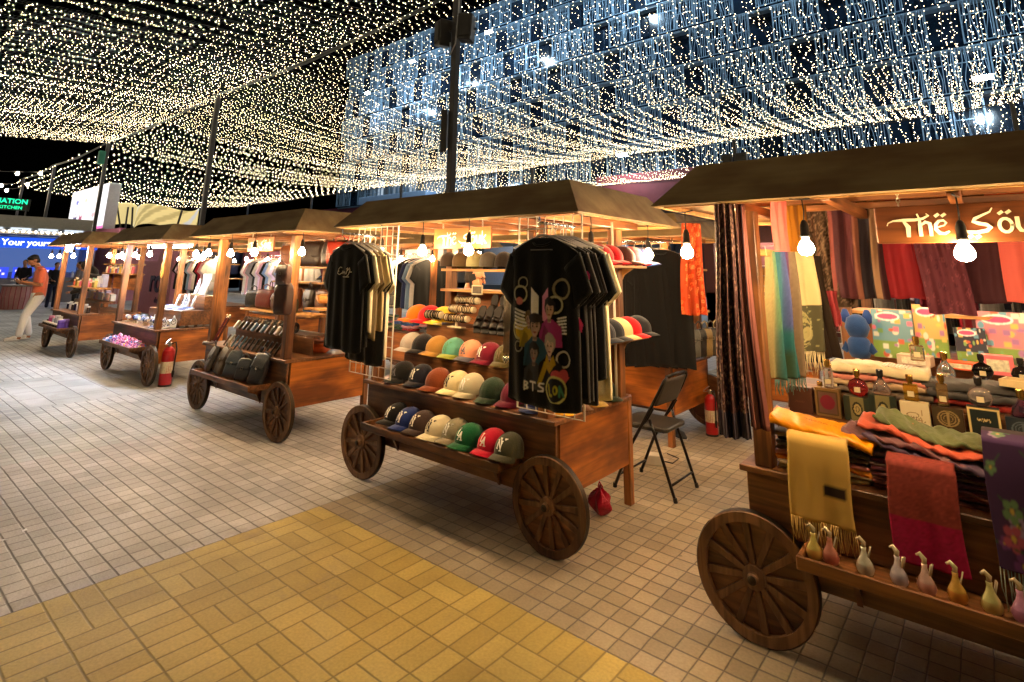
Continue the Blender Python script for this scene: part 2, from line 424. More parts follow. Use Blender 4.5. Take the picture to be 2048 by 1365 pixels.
# loudspeakers and flat panel on the near pole
sp_ = thing('loudspeaker', 'dark box loudspeaker on the left of the tall pole behind the cap cart', 'loudspeaker', (-6.48, 5.9, 5.45), R(-20), 'loudspeakers on the poles'); sp_.scale = (.85, .85, .85)
m = MB(); m.prism([(-.14, -.24), (.14, -.3), (.17, .25), (-.12, .28)], .26); obj('cabinet', m, BLK, sp_, bevel=.02)
m = MB(); m.box((0.01, -.142, 0), (.22, .02, .42)); obj('grille', m, plain((38, 38, 40), .8, noise=.3, nscale=300), sp_, bevel=.008)
m = MB(); m.tube([(.1, .05, 0), (.2, .08, 0)], .02, 6); obj('bracket', m, POLE, sp_)
s2_ = dup(sp_, (-5.97, 5.92, 5.42), R(25), 'dark box loudspeaker on the right of the tall pole behind the cap cart')
s3_ = thing('junction_box', 'thin dark panel clamped low on the tall pole behind the cap cart', 'box', (-6.38, 5.93, 3.75), R(-60), )
m = MB(); m.prism([(-.05, -.26), (.07, -.36), (.07, .36), (-.05, .3)], .1); obj('case', m, BLK, s3_, bevel=.01)
m = MB(); [m.lathe([(.012, 0), (.012, .012), (0, .012)], 6, (.0, -.056, z), axis='Y') for z in (-.2, .2)]; obj('bolt', m, metal((120, 120, 120)), s3_)
cb = MB(); cb.tube([(-6.16, 5.93, 6.1), (-6.13, 5.9, 5.7), (-6.18, 5.9, 5.2), (-6.27, 5.88, 5.02), (-6.3, 5.9, 5.25)], .012, 6)
tag(obj('speaker_cable', cb, plain((150, 150, 150), .5), smooth=True), 'pale loose cable drooping between the loudspeakers on the tall pole', 'cable')
pole(-15.6, Y1, 'tall grey pole rising between the bag cart and the jewellery cart roofs')
pb = pole(-25.3, Y1, 'tall dark pole beside the white lit billboard with a green box near its top')
m = MB(); m.box((.0, -.15, 5.55), (.22, .2, .5)); tag(obj('signal_box', m, plain((20, 120, 100), .5), loc=(-25.3, Y1, 0), bevel=.02), 'small green box fixed near the top of the pole by the billboard', 'box')
pole(-33.6, Y1, 'thin pole far left, right one of the two beyond the walking man')
pole(-40.5, Y1, 'thin pole farthest left, behind the walking man')
for x, lb in ((-24.3, 'thin pole standing before the white balcony of the far building'), (-15.1, 'thin pole peeping over the middle of the cap cart roof'), (-6.15, 'thin pole with twin boxes behind the left end of the scarf cart roof'), (1.16, 'thin pole behind the right end of the scarf cart roof'), (-33.5, 'thin pole of the rear row behind the bag cart'), (-42.5, 'thin pole of the rear row far beyond the left carts')):
    pole(x, Y2, lb, group='thin poles of the rear row')
for k, dx in enumerate((-.26, .26)):
    m = MB(); m.box((0, 0, 0), (.34, .25, .75)); m.box((0, -.13, 0), (.26, .02, .6))
    tag(obj('loudspeaker', m, BLK, loc=(-6.15+dx, Y2-.12, 5.25), bevel=.02), 'dark box %s on the thin pole behind the scarf cart roof' % ('left' if k == 0 else 'right'), 'loudspeaker', 'loudspeakers on the poles')
def cable(y, xs, label, z=ZT+.05, sag=.12, r=.03):
    m = MB()
    for a, b in zip(xs, xs[1:]):
        m.tube([(a+(b-a)*i/8, y, z-sag*4*(i/8)*(1-i/8)) for i in range(9)], r, 6)
        m.tube([(a+(b-a)*i/8, y-.05+.02*math.sin(i*2), z-.05-sag*5*(i/8)*(1-i/8)) for i in range(9)], .012, 5)
    return tag(obj('support_cable', m, WIREM, smooth=True), label, 'cable', 'cables carrying the fairy lights')
cable(Y1, [-40.5, -33.6, -25.3, -15.6, -6.27, 3.2], 'thick dark cable running pole to pole above the front carts')
cable(Y2, [-42.5, -33.5, -24.3, -15.1, -6.15, 1.16, 10], 'dark cable running along the rear row of poles', r=.02)
cable(Y3, [-24.3, -15.1, -6.15, 1.16, 10], 'dark cable at the far edge of the fairy lights', r=.02, z=6.4)

# ---------------------------------------------------------------- fairy lights
FAIRY = emit((1.0, .76, .42), FAIRY_E, 'fairy_light')
OCT = np.array([(1, 0, 0), (-1, 0, 0), (0, 1, 0), (0, -1, 0), (0, 0, 1), (0, 0, -1)], float)
OF = [(0, 2, 4), (2, 1, 4), (1, 3, 4), (3, 0, 4), (2, 0, 5), (1, 2, 5), (3, 1, 5), (0, 3, 5)]
def string_pts(Ln, sag, n, z1=0, seed=0):
    t = np.linspace(0, 1, n); return np.stack([0*t, t*Ln, -4*sag*t*(1-t)+z1*t], 1)
def bulb_mesh(mb, P, rad):
    for p in P:
        n = len(mb.v); r = rad*random.uniform(.8, 1.25)
        mb.v += [(p[0]+q[0]*r, p[1]+q[1]*r, p[2]+q[2]*r*1.3) for q in OCT]; mb.f += [tuple(i+n for i in f) for f in OF]; mb.m += [0]*8
def light_string(Ln, sag, seed, step=.1, z1=0, rad=.0046):
    random.seed(seed); w = MB(); k = 26
    amp = [random.uniform(-.03, .03) for _ in range(k+1)]
    w.tube([(amp[i], p[1], p[2]+random.uniform(-.02, .02)) for i, p in enumerate(string_pts(Ln, sag, k+1, z1))], .0032, 3, caps=False)
    B = string_pts(Ln, sag, int(Ln/step), z1); b = MB()
    for p in B: p += [random.uniform(-.06, .06), random.uniform(-.05, .05), random.uniform(-.06, -.01)]
    bulb_mesh(b, B, rad); return w, b
SL = 'string of tiny warm fairy lights stretched overhead between the two pole lines'
def sheet(ya, yb, sag, nvar, xs, z, label, group, seed, step=.082):
    var = []
    for k in range(nvar):
        w, b = light_string(abs(yb-ya), sag*(1+.18*math.sin(k*2.1)), seed+k, step)
        ow = obj('light_string', w, WIREM); tag(ow, label, 'light string', group)
        ob = obj('bulbs', b, FAIRY, ow); ob['kind'] = 'stuff'; var.append(ow)
    for i, x in enumerate(xs):
        o = var[i] if i < nvar else dup(var[random.randrange(nvar)])
        o.location = (x, ya, z+.03*math.sin(x*1.7)); o.rotation_euler = (0, 0, (PI if yb < ya else 0)+random.uniform(-.004, .004))
    return var
random.seed(3)
xsA = [-25.2+i*.172 for i in range(168)]
sheet(Y1, -9.0, .45, 5, xsA, ZT, 'string of tiny warm lights hung over the walkway in front of the carts', 'fairy light strings over the walkway', 100)
xsB = [4.2-i*.185 for i in range(130)]
vb = sheet(Y1, Y2, .5, 5, xsB, ZT, 'string of tiny warm lights hung from the front poles to the rear poles', 'fairy light strings over the stalls', 200)
far = MB(); fw_ = MB()
def far_strings(xs, ya, Ln, sag, z, z1, rad, seed, step=.14):
    random.seed(seed)
    for x in xs:
        B = string_pts(Ln, sag*random.uniform(.8, 1.2), int(Ln/step), z1)
        for p in B: p += [x+random.uniform(-.07, .07), ya+random.uniform(-.05, .05), z+random.uniform(-.06, 0)]
        bulb_mesh(far, B, rad)
far_strings([-19.9-i*.33 for i in range(19)], Y1, Y2-Y1, .5, ZT, 0, .0075, 1, .16)
far_strings([-26.2-i*.6 for i in range(31)], Y1, Y2-Y1, .5, ZT, 0, .012, 4, .36)
far_strings([4.4+i*.25 for i in range(22)], Y1, Y2-Y1, .5, ZT, 0, .0085, 2)
far_strings([-24.2+i*.3 for i in range(110)], Y2, Y3-Y2, .35, ZT, .3, .008, 3, .22)
tag(obj('distant_light_strings', far, FAIRY), 'dense far mass of tiny warm fairy lights beyond the nearest strings', 'fairy lights', kind='stuff')
# festoon bulbs, bigger, at far left
FEST = emit((1, .8, .55), 60.0, 'festoon_light')
def festoon(pts, n, label, sag=.4):
    t = thing('festoon_string', label, 'light string', pts[0], group='strings of larger round festoon lamps at far left')
    a, b = Vector(pts[0]), Vector(pts[1]); w = MB(); q = [(b-a)*(i/24)-Vector((0, 0, 4*sag*(i/24)*(1-i/24))) for i in range(25)]
    w.tube(q, .012, 5); obj('wire', w, WIREM, t)
    for i in range(n):
        u = (i+.5)/n; c = (b-a)*u-Vector((0, 0, 4*sag*u*(1-u)+.08))
        m = MB(); m.lathe([(0, -.08), (.055, -.05), (.07, 0), (.04, .06), (.025, .08)], 10, c); obj('bulb', m, FEST, t, smooth=True)
festoon([(-34, 6, 5.9), (-34, -3, 6.0)], 11, 'upper sagging row of larger lamps at the far left under the dark sky')
festoon([(-36, 6, 5.6), (-41, -2, 5.6)], 9, 'middle sagging row of larger lamps at the far left')
festoon([(-41, 6, 5.7), (-46, -2, 5.5)], 8, 'lower sagging row of larger lamps at the far left')

# ---------------------------------------------------------------- office building with metal lattice screens
BX0, BX1, BY = -56.0, 26.0, 36.0
bld = thing('office_building', 'tall dark glass office block screened by staggered pale blue metal lattice panels', 'building', (0, BY, 0))
wallm = plain((34, 42, 52), .35, name='facade_wall', noise=.25, nscale=.6)
glassm = plain((26, 40, 56), .12, spec=.8, name='facade_glass', noise=.4, nscale=.35)
m = MB(); m.box(((BX0+BX1)/2, 9, 17.5), (BX1-BX0, 17, 19)); obj('wall', m, glassm, bld)
m = MB(); m.box((-8, 9.5, 4), (60, 17, 8)); obj('ground_floor', m, plain((58, 54, 66), .7, name='render', noise=.2, nscale=1), bld)
m = MB()
for k in range(8): m.box(((BX0+BX1)/2, .25, 8.15+2.56*k), (BX1-BX0, .7, .16))
obj('floor_ledge', m, plain((92, 108, 120), .5, noise=.2), bld)
m = MB(); m.box((-15.5, -1.2, 7.0), (9.5, 2.6, 2.1)); obj('canopy_fascia', m, plain((128, 52, 52), .7, noise=.15, nscale=2), bld, bevel=.04)
m = MB(); m.box((4, -1.4, 7.1), (26, 2.6, 1.9)); obj('canopy_fascia', m, plain((120, 48, 50), .7, noise=.15, nscale=2), bld, bevel=.04)
def lattice(seed):
    random.seed(seed); m = MB(); w, h = 1.30, 2.42
    for x in (-w/2+.03, w/2-.03): m.box((x, 0, 0), (.06, .07, h))
    for z in (-h/2+.03, h/2-.03, random.choice((-.1, .35))): m.box((0, .004, z), (w-.12, .05, .045))
    for i in range(9):
        x = -w/2+.14*(i+.6)+random.uniform(-.03, .03); A = random.choice((0, 0, .06, .1, -.09)); ph = random.uniform(0, 2)
        m.tube([(max(-w/2+.05, min(w/2-.05, x+A*math.sin(ph+j*.8))), 0, -h/2+.04+(h-.08)*j/7) for j in range(8)], .017, 4, caps=False)
    return m
PAN = plain((132, 156, 174), .4, .3, name='panel_metal', noise=.08)
lat = []
rest = MB(); cells = []
random.seed(12)
for k in range(7):
    z = 8.2+2.56*k+1.28; x = BX0+.7+(k % 3)*.45; run = random.randint(1, 3)
    while x < BX1:
        if run == 0:
            x += 1.36; run = random.choice((2, 2, 3, 4) if k < 5 else (1, 2, 2, 3)); continue
        cells.append((x, z)); x += 1.36; run -= 1
cells.sort(key=lambda c: (c[0]+6)**2*.5+(c[1]-11)**2*3)
for i in range(4): lat.append(lattice(i+5))
pm = []
for i, (x, z) in enumerate(cells):
    if i < 96:
        if i < 4: o = obj('lattice_panel', lat[i], PAN, bld); pm.append(o)
        else: o = pm[i % 4].copy(); COL.objects.link(o); o.parent = bld
        o.location = (x, -.35, z)
    else: rest.M = Matrix.Translation((x, -.35, z)); rest.add(lat[i % 4].v, lat[i % 4].f)
rest.M = None; o = obj('lattice_screen', rest, PAN, bld); o['kind'] = 'stuff'
# red and purple wing with balconies, left of the screened block
wing = thing('wing_building', 'low dark red wing with a row of lit windows and a pale blue balcony', 'building', (0, BY, 0))
m = MB(); m.box((-55, 4, 4.1), (38, 8, 8.2)); obj('wall', m, plain((110, 50, 62), .8, name='render', noise=.15, nscale=.8), wing)
m = MB(); m.box((-44.2, -1.1, 8.35), (10.5, 1.6, .75)); obj('balcony', m, plain((150, 175, 205), .5, noise=.1), wing, bevel=.03)
for i in range(10):
    x = -49.5+i*1.3
    f = MB(); [f.box((x+dx, -.06, 9.9), (.09, .1, 2.3)) for dx in (-.55, 0, .55)]; f.box((x, -.064, 8.85), (1.2, .09, .1)); f.box((x, -.064, 11), (1.2, .09, .1))
    fo = obj('window', f, plain((120, 125, 130), .4), wing)
    m = MB(); m.box((x, -.03, 9.95), (1.1, .03, 2.1)); obj('pane', m, emit((.5, .62, .75), [.05, .25, .02, .12][i % 4], 'window_glow', sample=False), fo)
# flood lamps on the building; last two and long arms added for even facade light
FL = emit((.72, .9, 1.0), 60, 'flood_lamp', sample=False)
for i, (x, z, lab, pw) in enumerate([(-34.0, 9.5, 'left of the three cool white lamps low on the screened building', .5), (-17.6, 9.2, 'middle cool white lamp low on the screened building', .5), (1.1, 10.6, 'right cool white lamp low on the screened building', .5),
        (-40, 21.2, 'cool white flood lamp high on the screened building, left one', 1.2), (-30, 21.5, 'cool white flood lamp high on the screened building, second from left', 1.2), (-19, 23.0, 'cool white flood lamp high on the screened building, third from left', 1.2), (-47, 19.4, 'cool white flood lamp at the upper left edge of the screened building', 1), (-7.5, 23.5, 'added cool white flood lamp lighting the screened building, fourth from left', 1.1), (4, 22.5, 'added cool white flood lamp lighting the right end of the screened building', 1)]):
    t = thing('flood_lamp', lab, 'lamp', (x, BY-3.4, z), group='flood lamps on the screened building')
    m = MB(); m.box((0, 0, 0), (.8, .2, .16)); obj('housing', m, POLE, t, bevel=.02)
    m = MB(); m.box((0, -.01, -.1), (.74, .16, .03)); m.box((0, -.11, 0), (.74, .015, .12)); obj('lens', m, FL, t)
    m = MB(); m.tube([(0, .1, 0), (0, 3.0, -.2)], .03, 6); obj('arm', m, POLE, t)  # long arm added so the lamp's light spreads over the facade
    l = bpy.data.lights.new('flood', 'POINT'); l.energy = FLOOD_W*pw; l.color = (.6, .82, 1.0); l.shadow_soft_size = .25
    lo = bpy.data.objects.new('lamp_light', l); COL.objects.link(lo); lo.parent = t; lo.location = (0, -1.0, -.1)
# ================================================================ MARKET CARTS
WD = wood((132, 86, 50), .45, 'X', .5, 'dark_wood', .8, .15)
WDZ = wood((156, 100, 54), .45, 'Z', .5, 'post_wood', 1, .15)
WO = wood((196, 116, 42), .66, 'X', .42, 'orange_ply', .85, .25)
WOY = wood((196, 116, 42), .66, 'Y', .42, 'orange_ply', .85, .25)
WL = wood((196, 150, 92), .6, 'X', .5, 'shelf_wood', .5, .1)
WLY = wood((196, 150, 92), .6, 'Y', .5, 'shelf_wood', .5, .1)
WW = wood((128, 92, 64), .5, 'Z', .6, 'wheel_wood', .7, .05)
ROOFM = wood((128, 108, 74), .9, 'X', .85, 'roof_board', .4)
HUBM = metal((120, 100, 75), .4)
WOODX = wood((176, 112, 60), .5, 'X', .5, 'beam_wood', .8, .1)
WOODY = wood((176, 112, 60), .5, 'Y', .5, 'beam_wood', .8, .1)
# local frame: origin on the ground under the wheel line, x along the cart, y towards its back
WR, WX = .262, .905
TX, TF, TB, ZK, ZB = .93, .015, .92, .717, .27
EX, EF, EB, ZE, ZR, IN = 1.254, -.215, 1.24, 1.936, 2.163, .19
def wheel_into(t, x, scl=1):
    m = MB(); r = WR*scl; c = (x, -.022, r); n = 44
    def ring(ro, ri, d, y=0):
        p = [(ri, -d/2+y), (ri, d/2+y), (ro-.004, d/2+y), (ro, d/2-.006+y), (ro, -d/2+.006+y), (ro-.004, -d/2+y), (ri, -d/2+y)]
        m.lathe(p, n, c, axis='Y', caps=False)
    ring(r, r*.83, .046); rim = obj('wheel', m, WW, t, smooth=False, bevel=.0)
    m = MB()
    for i in range(12):
        a = i*2*PI/12+.13; q = Matrix.Translation(c) @ Matrix.Rotation(-a, 4, 'Y')
        m.M = q; w0, w1 = .017*scl, .011*scl
        m.add([(r*.1, -.012, -w1), (r*.1, .012, -w1), (r*.1, .012, w1), (r*.1, -.012, w1), (r*.85, -.012, -w0), (r*.85, .012, -w0), (r*.85, .012, w0), (r*.85, -.012, w0)],
              [(0, 1, 2, 3), (7, 6, 5, 4), (0, 4, 5, 1), (1, 5, 6, 2), (2, 6, 7, 3), (3, 7, 4, 0)])
    m.M = None; s = obj('spokes', m, WW, rim, bevel=.002)
    m = MB(); m.lathe([(r*.84, .004), (r*.84, .014), (0, .014), (0, .004)], n, c, axis='Y'); obj('back_disc', m, WD, rim)
    m = MB(); m.lathe([(0, -.05), (.018, -.05), (.024, -.045), (.026, -.03), (.05, -.026), (.052, .02), (0, .02)], 20, c, axis='Y'); obj('hub', m, WW, rim, smooth=False)
    m = MB(); m.lathe([(r+.0025, -.018), (r+.0025, .018)], n, c, axis='Y', caps=False); m.lathe([(.019, -.052), (.019, -.056), (0, -.056)], 12, c, axis='Y'); obj('iron_tyre', m, metal((70, 60, 50), .5), rim, smooth=True)
def make_cart(label, loc, rz=0, tray=True, posts=True, steps=2, backshelf=True):
    t = thing('market_cart', label, 'cart', loc, rz, 'wooden market carts with flared roofs')
    wheel_into(t, -WX); wheel_into(t, WX)
    # body
    m = MB(); m.box((0, TF+.011, (.44+ZK-.03)/2), (2*TX-.01, .022, ZK-.03-.44)); obj('front_panel', m, WD, t, bevel=.003)
    m = MB(); m.prism([(-TX+.01, .43), (-TX+.01, .20), (-TX+.09, .185), (-TX+.2, .27), (TX-.2, .27), (TX-.09, .185), (TX-.01, .20), (TX-.01, .43)], .03, (0, TF+.017, 0)); obj('front_apron', m, WD, t, bevel=.003)
    for s in (-1, 1):
        m = MB(); m.box((s*(TX-.012), (TF+TB)/2+.01, (ZB+ZK-.03)/2), (.02, TB-TF-.06, ZK-.03-ZB)); obj('end_panel', m, WOY, t, bevel=.002)
        m = MB(); m.box((s*(TX-.035), TF+.055, (ZB+ZK-.03)/2+.03), (.05, .035, ZK-.03-ZB)); obj('corner_batten', m, WDZ, t, bevel=.003)
        m = MB(); m.box((s*(TX-.03), TB+.02, .36), (.055, .055, .72)); obj('leg', m, WDZ, t, bevel=.004)
    m = MB(); m.box((0, TB-.02, .5), (2*TX-.06, .02, .38)); obj('back_panel', m, WO, t)
    m = MB(); m.box((0, (TF+TB)/2, .29), (2*TX-.1, TB-TF-.08, .018)); obj('floor_board', m, WD, t)
    m = MB(); m.box((0, (TF+TB)/2-.01, ZK-.014), (2*TX+.03, TB-TF+.06, .028)); obj('counter_top', m, WD, t, bevel=.004)
    # display steps
    if steps > 0:
        m = MB(); m.box((0, .315, ZK+.085), (2*TX-.16, .018, .17)); m.box((0, .43, ZK+.178), (2*TX-.16, .24, .018)); obj('display_step', m, WD, t, bevel=.003)
    if steps > 1:
        m = MB(); m.box((0, .535, ZK+.285), (2*TX-.2, .018, .2)); m.box((0, .66, ZK+.394), (2*TX-.2, .26, .018)); obj('display_step', m, WD, t, bevel=.003)
    if tray:
        m = MB(); hx = .665; m.box((0, -.105, .435), (2*hx, .2, .018)); m.box((0, -.21, .452), (2*hx+.02, .018, .05)); m.box((-hx, -.1, .452), (.018, .2, .05)); m.box((hx, -.1, .452), (.018, .2, .05))
        tr = obj('tray', m, WD, t, bevel=.003)
        for x in (-.5, .5):
            m = MB(); m.prism([(0, .425), (-.17, .425), (-.13, .39), (-.05, .36), (-.01, .29), (0, .27)], .022, (x, .0, 0), (0, 1, 0), (0, 0, 1)); obj('bracket', m, WD, tr)
    # posts
    if posts:
        for x, y, s in ((-.84, .04, 1), (.84, .04, 1), (-.88, .86, 1), (.88, .86, 1)):
            m = MB(); m.box((x, y, (ZK+ZE-.03)/2), (.08, .08, ZE-.03-ZK)); obj('post', m, WDZ, t, bevel=.004)
    # roof: four flared boards and a flat top
    m = MB(); th = .018
    a = [(-EX, EF), (EX, EF), (EX, EB), (-EX, EB)]; b = [(-EX+IN, EF+IN), (EX-IN, EF+IN), (EX-IN, EB-IN), (-EX+IN, EB-IN)]
    vs = [(x, y, ZE) for x, y in a]+[(x, y, ZR) for x, y in b]+[(x*.985, y*.985+.007, ZE-.008) for x, y in a]+[(x, y, ZR-th) for x, y in b]
    fs = []
    for i in range(4):
        j = (i+1) % 4; fs += [(i, j, 4+j, 4+i), (8+j, 8+i, 12+i, 12+j), (i, 8+i, 8+j, j)]
    fs += [(4, 5, 6, 7), (15, 14, 13, 12)]
    m.add(vs, fs); obj('roof', m, ROOFM, t)
    m = MB()
    for x in (-.9, -.45, 0, .45, .9): m.box((x, (EF+EB)/2, ZE+.01), (.045, EB-EF-.16, .05))
    obj('roof_joist', m, WOODY, t, bevel=.003)
    m = MB()
    for y in (EF+.09, .04, .45, .86, EB-.09): m.box((0, y, ZE+.055), (2*EX-.28, .05, .035))
    obj('roof_beam', m, WOODX, t, bevel=.003)
    m = MB(); m.box((0, EF+.04, ZE-.0), (2*EX-.12, .014, .022)); m.box((0, EB-.04, ZE-.0), (2*EX-.12, .014, .022)); m.box((-EX+.05, (EF+EB)/2, ZE), (.014, EB-EF-.14, .022)); m.box((EX-.05, (EF+EB)/2, ZE), (.014, EB-EF-.14, .022)); obj('edge_trim', m, WL, t)
    m = MB(); m.box((0, (EF+EB)/2, ZR-.035), (2*EX-2*IN-.02, EB-EF-2*IN-.02, .01)); obj('ceiling_board', m, WOODX, t)
    if backshelf:
        for z in (ZK+.69, ZK+.87):
            m = MB(); m.box((0, .83, z), (1.74, .24, .022)); obj('back_shelf', m, WL, t, bevel=.003)
        m = MB(); m.box((.0, .93, ZK+.53), (1.7, .014, .3)); obj('back_board', m, WOODX, t)
        m = MB(); m.box((.05, .9, (ZK+ZE)/2), (.08, .05, ZE-ZK-.03)); obj('mid_post', m, WDZ, t, bevel=.004)
    return t
def side_shelves(t, s, z=(1.133, 1.63), L_=.78, y0=.2):
    for zz in z:
        m = MB(); m.box((s*(TX+.02), y0+L_/2, zz), (.26, L_, .022)); q = obj('side_shelf', m, WLY, t, bevel=.003)
        m = MB(); m.prism([(0, 0), (.12, 0), (.04, -.05), (0, -.13)], .02, (s*(TX-.04), y0+L_-.08, zz-.011), (s, 0, 0), (0, 0, 1)); obj('bracket', m, WL, q)
CX = {0: (-13.25, 2.91), 1: (-9.74, 2.99), 2: (-6.165, 2.935), 3: (-3.01, 2.92), 4: (-.055, 2.925)}
NAMES = {0: 'cosmetics cart', 1: 'jewellery cart', 2: 'leather bag cart', 3: 'cap cart', 4: 'scarf and perfume cart'}
carts = {}
carts[0] = make_cart('wooden cart farthest left, with jars on its tray and a small roof', CX[0]+(0,), steps=1)
carts[1] = make_cart('wooden cart of blue-lit jewellery displays with a heap of hair bands on its tray', CX[1]+(0,), steps=0, backshelf=False)
carts[2] = make_cart('wooden cart loaded with black and brown leather bags and wallets', CX[2]+(0,), steps=1)
carts[3] = make_cart('wooden cart in the middle covered with rows of baseball caps', CX[3]+(0,), steps=2)
carts[4] = make_cart('big wooden cart at right edge with scarves and perfume boxes', CX[4]+(0,), steps=1, backshelf=False)
side_shelves(carts[3], 1); side_shelves(carts[2], 1, (1.18,), .7)
for k in (0,):
    m = MB(); m.box((0, .3, 1.15), (1.7, .3, .02)); obj('middle_shelf', m, WL, carts[0])
# power cable and upright at the right end of the cap cart
cb = MB(); cb.tube([(-2.06, 3.62, 1.95), (-2.055, 3.62, 1.3), (-2.06, 3.63, .74)], .009, 6)
tag(obj('power_cable', cb, plain((225, 220, 205), .5), smooth=True), 'white cable running down the right end of the cap cart', 'cable')
# second row of carts, back to back with the first
BCX = {5: (-3.33, 6.23), 6: (-.02, 6.2), 7: (-6.85, 6.3), 8: (-10.3, 6.3), 9: (-13.9, 6.35)}
BL = {5: 'rear row cart behind the folding chair, hung with black coats and an orange shawl', 6: 'rear row cart behind the scarf cart, stocked with toys and games', 7: 'rear row cart behind the gap between the cap and bag carts', 8: 'rear row cart behind the left half of the bag cart', 9: 'rear row cart farthest left, behind the cosmetics cart'}
for k, (x, y) in BCX.items():
    carts[k] = make_cart(BL[k], (x, y, 0), PI, tray=False, steps=0, backshelf=False)
    m = MB(); m.box((0, .55, 1.3), (1.75, .5, .022)); obj('shelf', m, WL, carts[k]); m = MB(); m.box((0, .6, 1.62), (1.75, .4, .022)); obj('shelf', m, WL, carts[k])
side_shelves(carts[5], -1, (1.2, 1.62), .6, .28)

# ---------------------------------------------------------------- signs "The Souk"
SIGNW = wood((134, 78, 34), .7, 'X', .5, 'sign_wood', .45)
LETM = plain((250, 240, 205), .5, name='letter_paint', noise=.03)
def arc(cx, cy, rx, ry, a0, a1, n=10): return [(cx+rx*math.cos(R(a0+(a1-a0)*i/n)), cy+ry*math.sin(R(a0+(a1-a0)*i/n))) for i in range(n+1)]
SOUK = [([(-.247, -.002), (-.243, .008), (-.225, .016), (-.19, .018), (-.15, .018), (-.125, .022), (-.105, .034), (-.112, .04)], [.004, .007, .012, .012, .011, .009, .006, .004]),
        ([(-.19, .014), (-.176, -.01), (-.178, -.046)], [.008, .017, .013]),
        ([(-.142, .04), (-.136, .02), (-.137, -.044)], [.006, .013, .013]), ([(-.133, -.004), (-.118, .008), (-.105, .002), (-.103, -.02), (-.104, -.044)], [.006, .012, .013, .013, .011]),
        ([(-.082, -.014), (-.06, -.008), (-.052, .002), (-.06, .012), (-.075, .01), (-.086, -.004), (-.087, -.022), (-.076, -.038), (-.06, -.04), (-.047, -.032)], [.005, .007, .008, .01, .012, .013, .013, .01, .006]),
        ([(-.083, .03), (-.075, .036)], .011), ([(-.062, .03), (-.054, .036)], .011),
        ([(.09, .052), (.082, .038), (.058, .026), (.035, .014), (.03, .004), (.045, -.004), (.068, -.01), (.078, -.02), (.066, -.032), (.035, -.038), (.0, -.034), (-.022, -.02)], [.004, .006, .008, .011, .013, .013, .013, .014, .013, .012, .009, .004]),
        ([(.012, -.055), (.02, -.05)], .011), ([(.034, -.057), (.042, -.052)], .011),
        (arc(.122, -.014, .018, .025, 0, 360, 14), .011), ([(.108, .03), (.116, .036)], .011), ([(.13, .032), (.138, .038)], .011),
        ([(.156, .012), (.156, -.02), (.162, -.034), (.174, -.038), (.186, -.028), (.188, .012)], [.013, .013, .01, .008, .011, .013]), ([(.188, .0), (.19, -.038)], .012),
        ([(.212, .044), (.213, .0), (.212, -.042)], [.006, .013, .013]), ([(.243, .014), (.218, -.008)], .009), ([(.22, -.01), (.246, -.04)], .012)]
def make_sign(x, y, z, label, rz=0):
    t = thing('hanging_sign', label, 'sign', (x, y, z), rz, 'wooden signs hung under the cart roofs')
    m = MB(); m.box((0, 0, 0), (.575, .018, .15)); obj('board', m, SIGNW, t, bevel=.003)
    m = MB(); m.ribbon(SOUK, .013, lambda a, b, d: (a, -.0105-d, b)); obj('lettering', m, LETM, t)
    for s in (-1, 1):
        m = MB()
        for k in range(4): m.tube([(s*.2+.006*math.cos(q)*(k % 2), .006*math.cos(q)*((k+1) % 2), .085+k*.016+.011*math.sin(q)) for q in [i*2*PI/8 for i in range(8)]], .0022, 5, closed=True)
        obj('chain', m, metal((190, 185, 170)), t, smooth=True)
make_sign(-2.86, 2.87, 1.815, 'The Souk sign of orange wood with cream letters on the cap cart')
make_sign(-.035, 2.78, 1.80, 'The Souk sign of orange wood with cream letters on the scarf cart at right')
make_sign(-5.90, 2.89, 1.825, 'The Souk sign of orange wood with cream letters on the leather bag cart')

# ---------------------------------------------------------------- hanging bulbs
BULBM = emit((1.0, .68, .34), BULB_E, 'filament_bulb')
def bulb_proto():
    t = thing('hanging_bulb', 'x', 'light bulb', (0, 0, 0), 0, 'x')
    m = MB(); m.tube([(0, 0, .2), (.004, 0, .15), (0, 0, .1)], .003, 6); m.tube([(-.05, 0, .205), (0, 0, .2), (.05, 0, .203)], .004, 5); obj('cord', m, BLK, t, smooth=True)
    m = MB(); m.lathe([(.006, .108), (.012, .1), (.017, .085), (.018, .045), (.021, .042), (.021, .034), (.014, .03)], 14); obj('socket', m, BLK, t, smooth=True)
    m = MB(); m.lathe([(.012, .032), (.015, .02), (.026, .004), (.033, -.014), (.031, -.03), (.02, -.043), (0, -.048)], 12); obj('glass_bulb', m, BULBM, t, smooth=True)
    return t
BPR = None
def bulbs(k, spots, what, rot=0):
    global BPR
    for i, (x, y, z) in enumerate(spots):
        side = 'front' if y < CXY[k][1]+.05 else ('rear' if y > CXY[k][1]+.9 else 'middle')
        lb = '%s bulb from the left under the %s roof' % (ORD[i], what)
        g = 'glowing bulbs of the %s' % what
        if BPR is None: BPR = bulb_proto(); BPR.location = (x, y, z); BPR['label'] = lb; BPR['group'] = g
        else: dup(BPR, (x, y, z), random.uniform(0, 3), lb, g)
CXY = dict(CX); CXY.update({k: v for k, v in BCX.items()})
random.seed(5)
bulbs(3, sorted([(-4.02, 2.86, 1.74), (-3.62, 2.74, 1.72), (-3.13, 2.735, 1.735), (-2.655, 2.73, 1.735), (-1.87, 3.02, 1.735), (-1.84, 3.75, 1.73), (-3.7, 3.95, 1.73), (-3.0, 4.0, 1.73), (-2.3, 3.98, 1.73)]), 'cap cart')
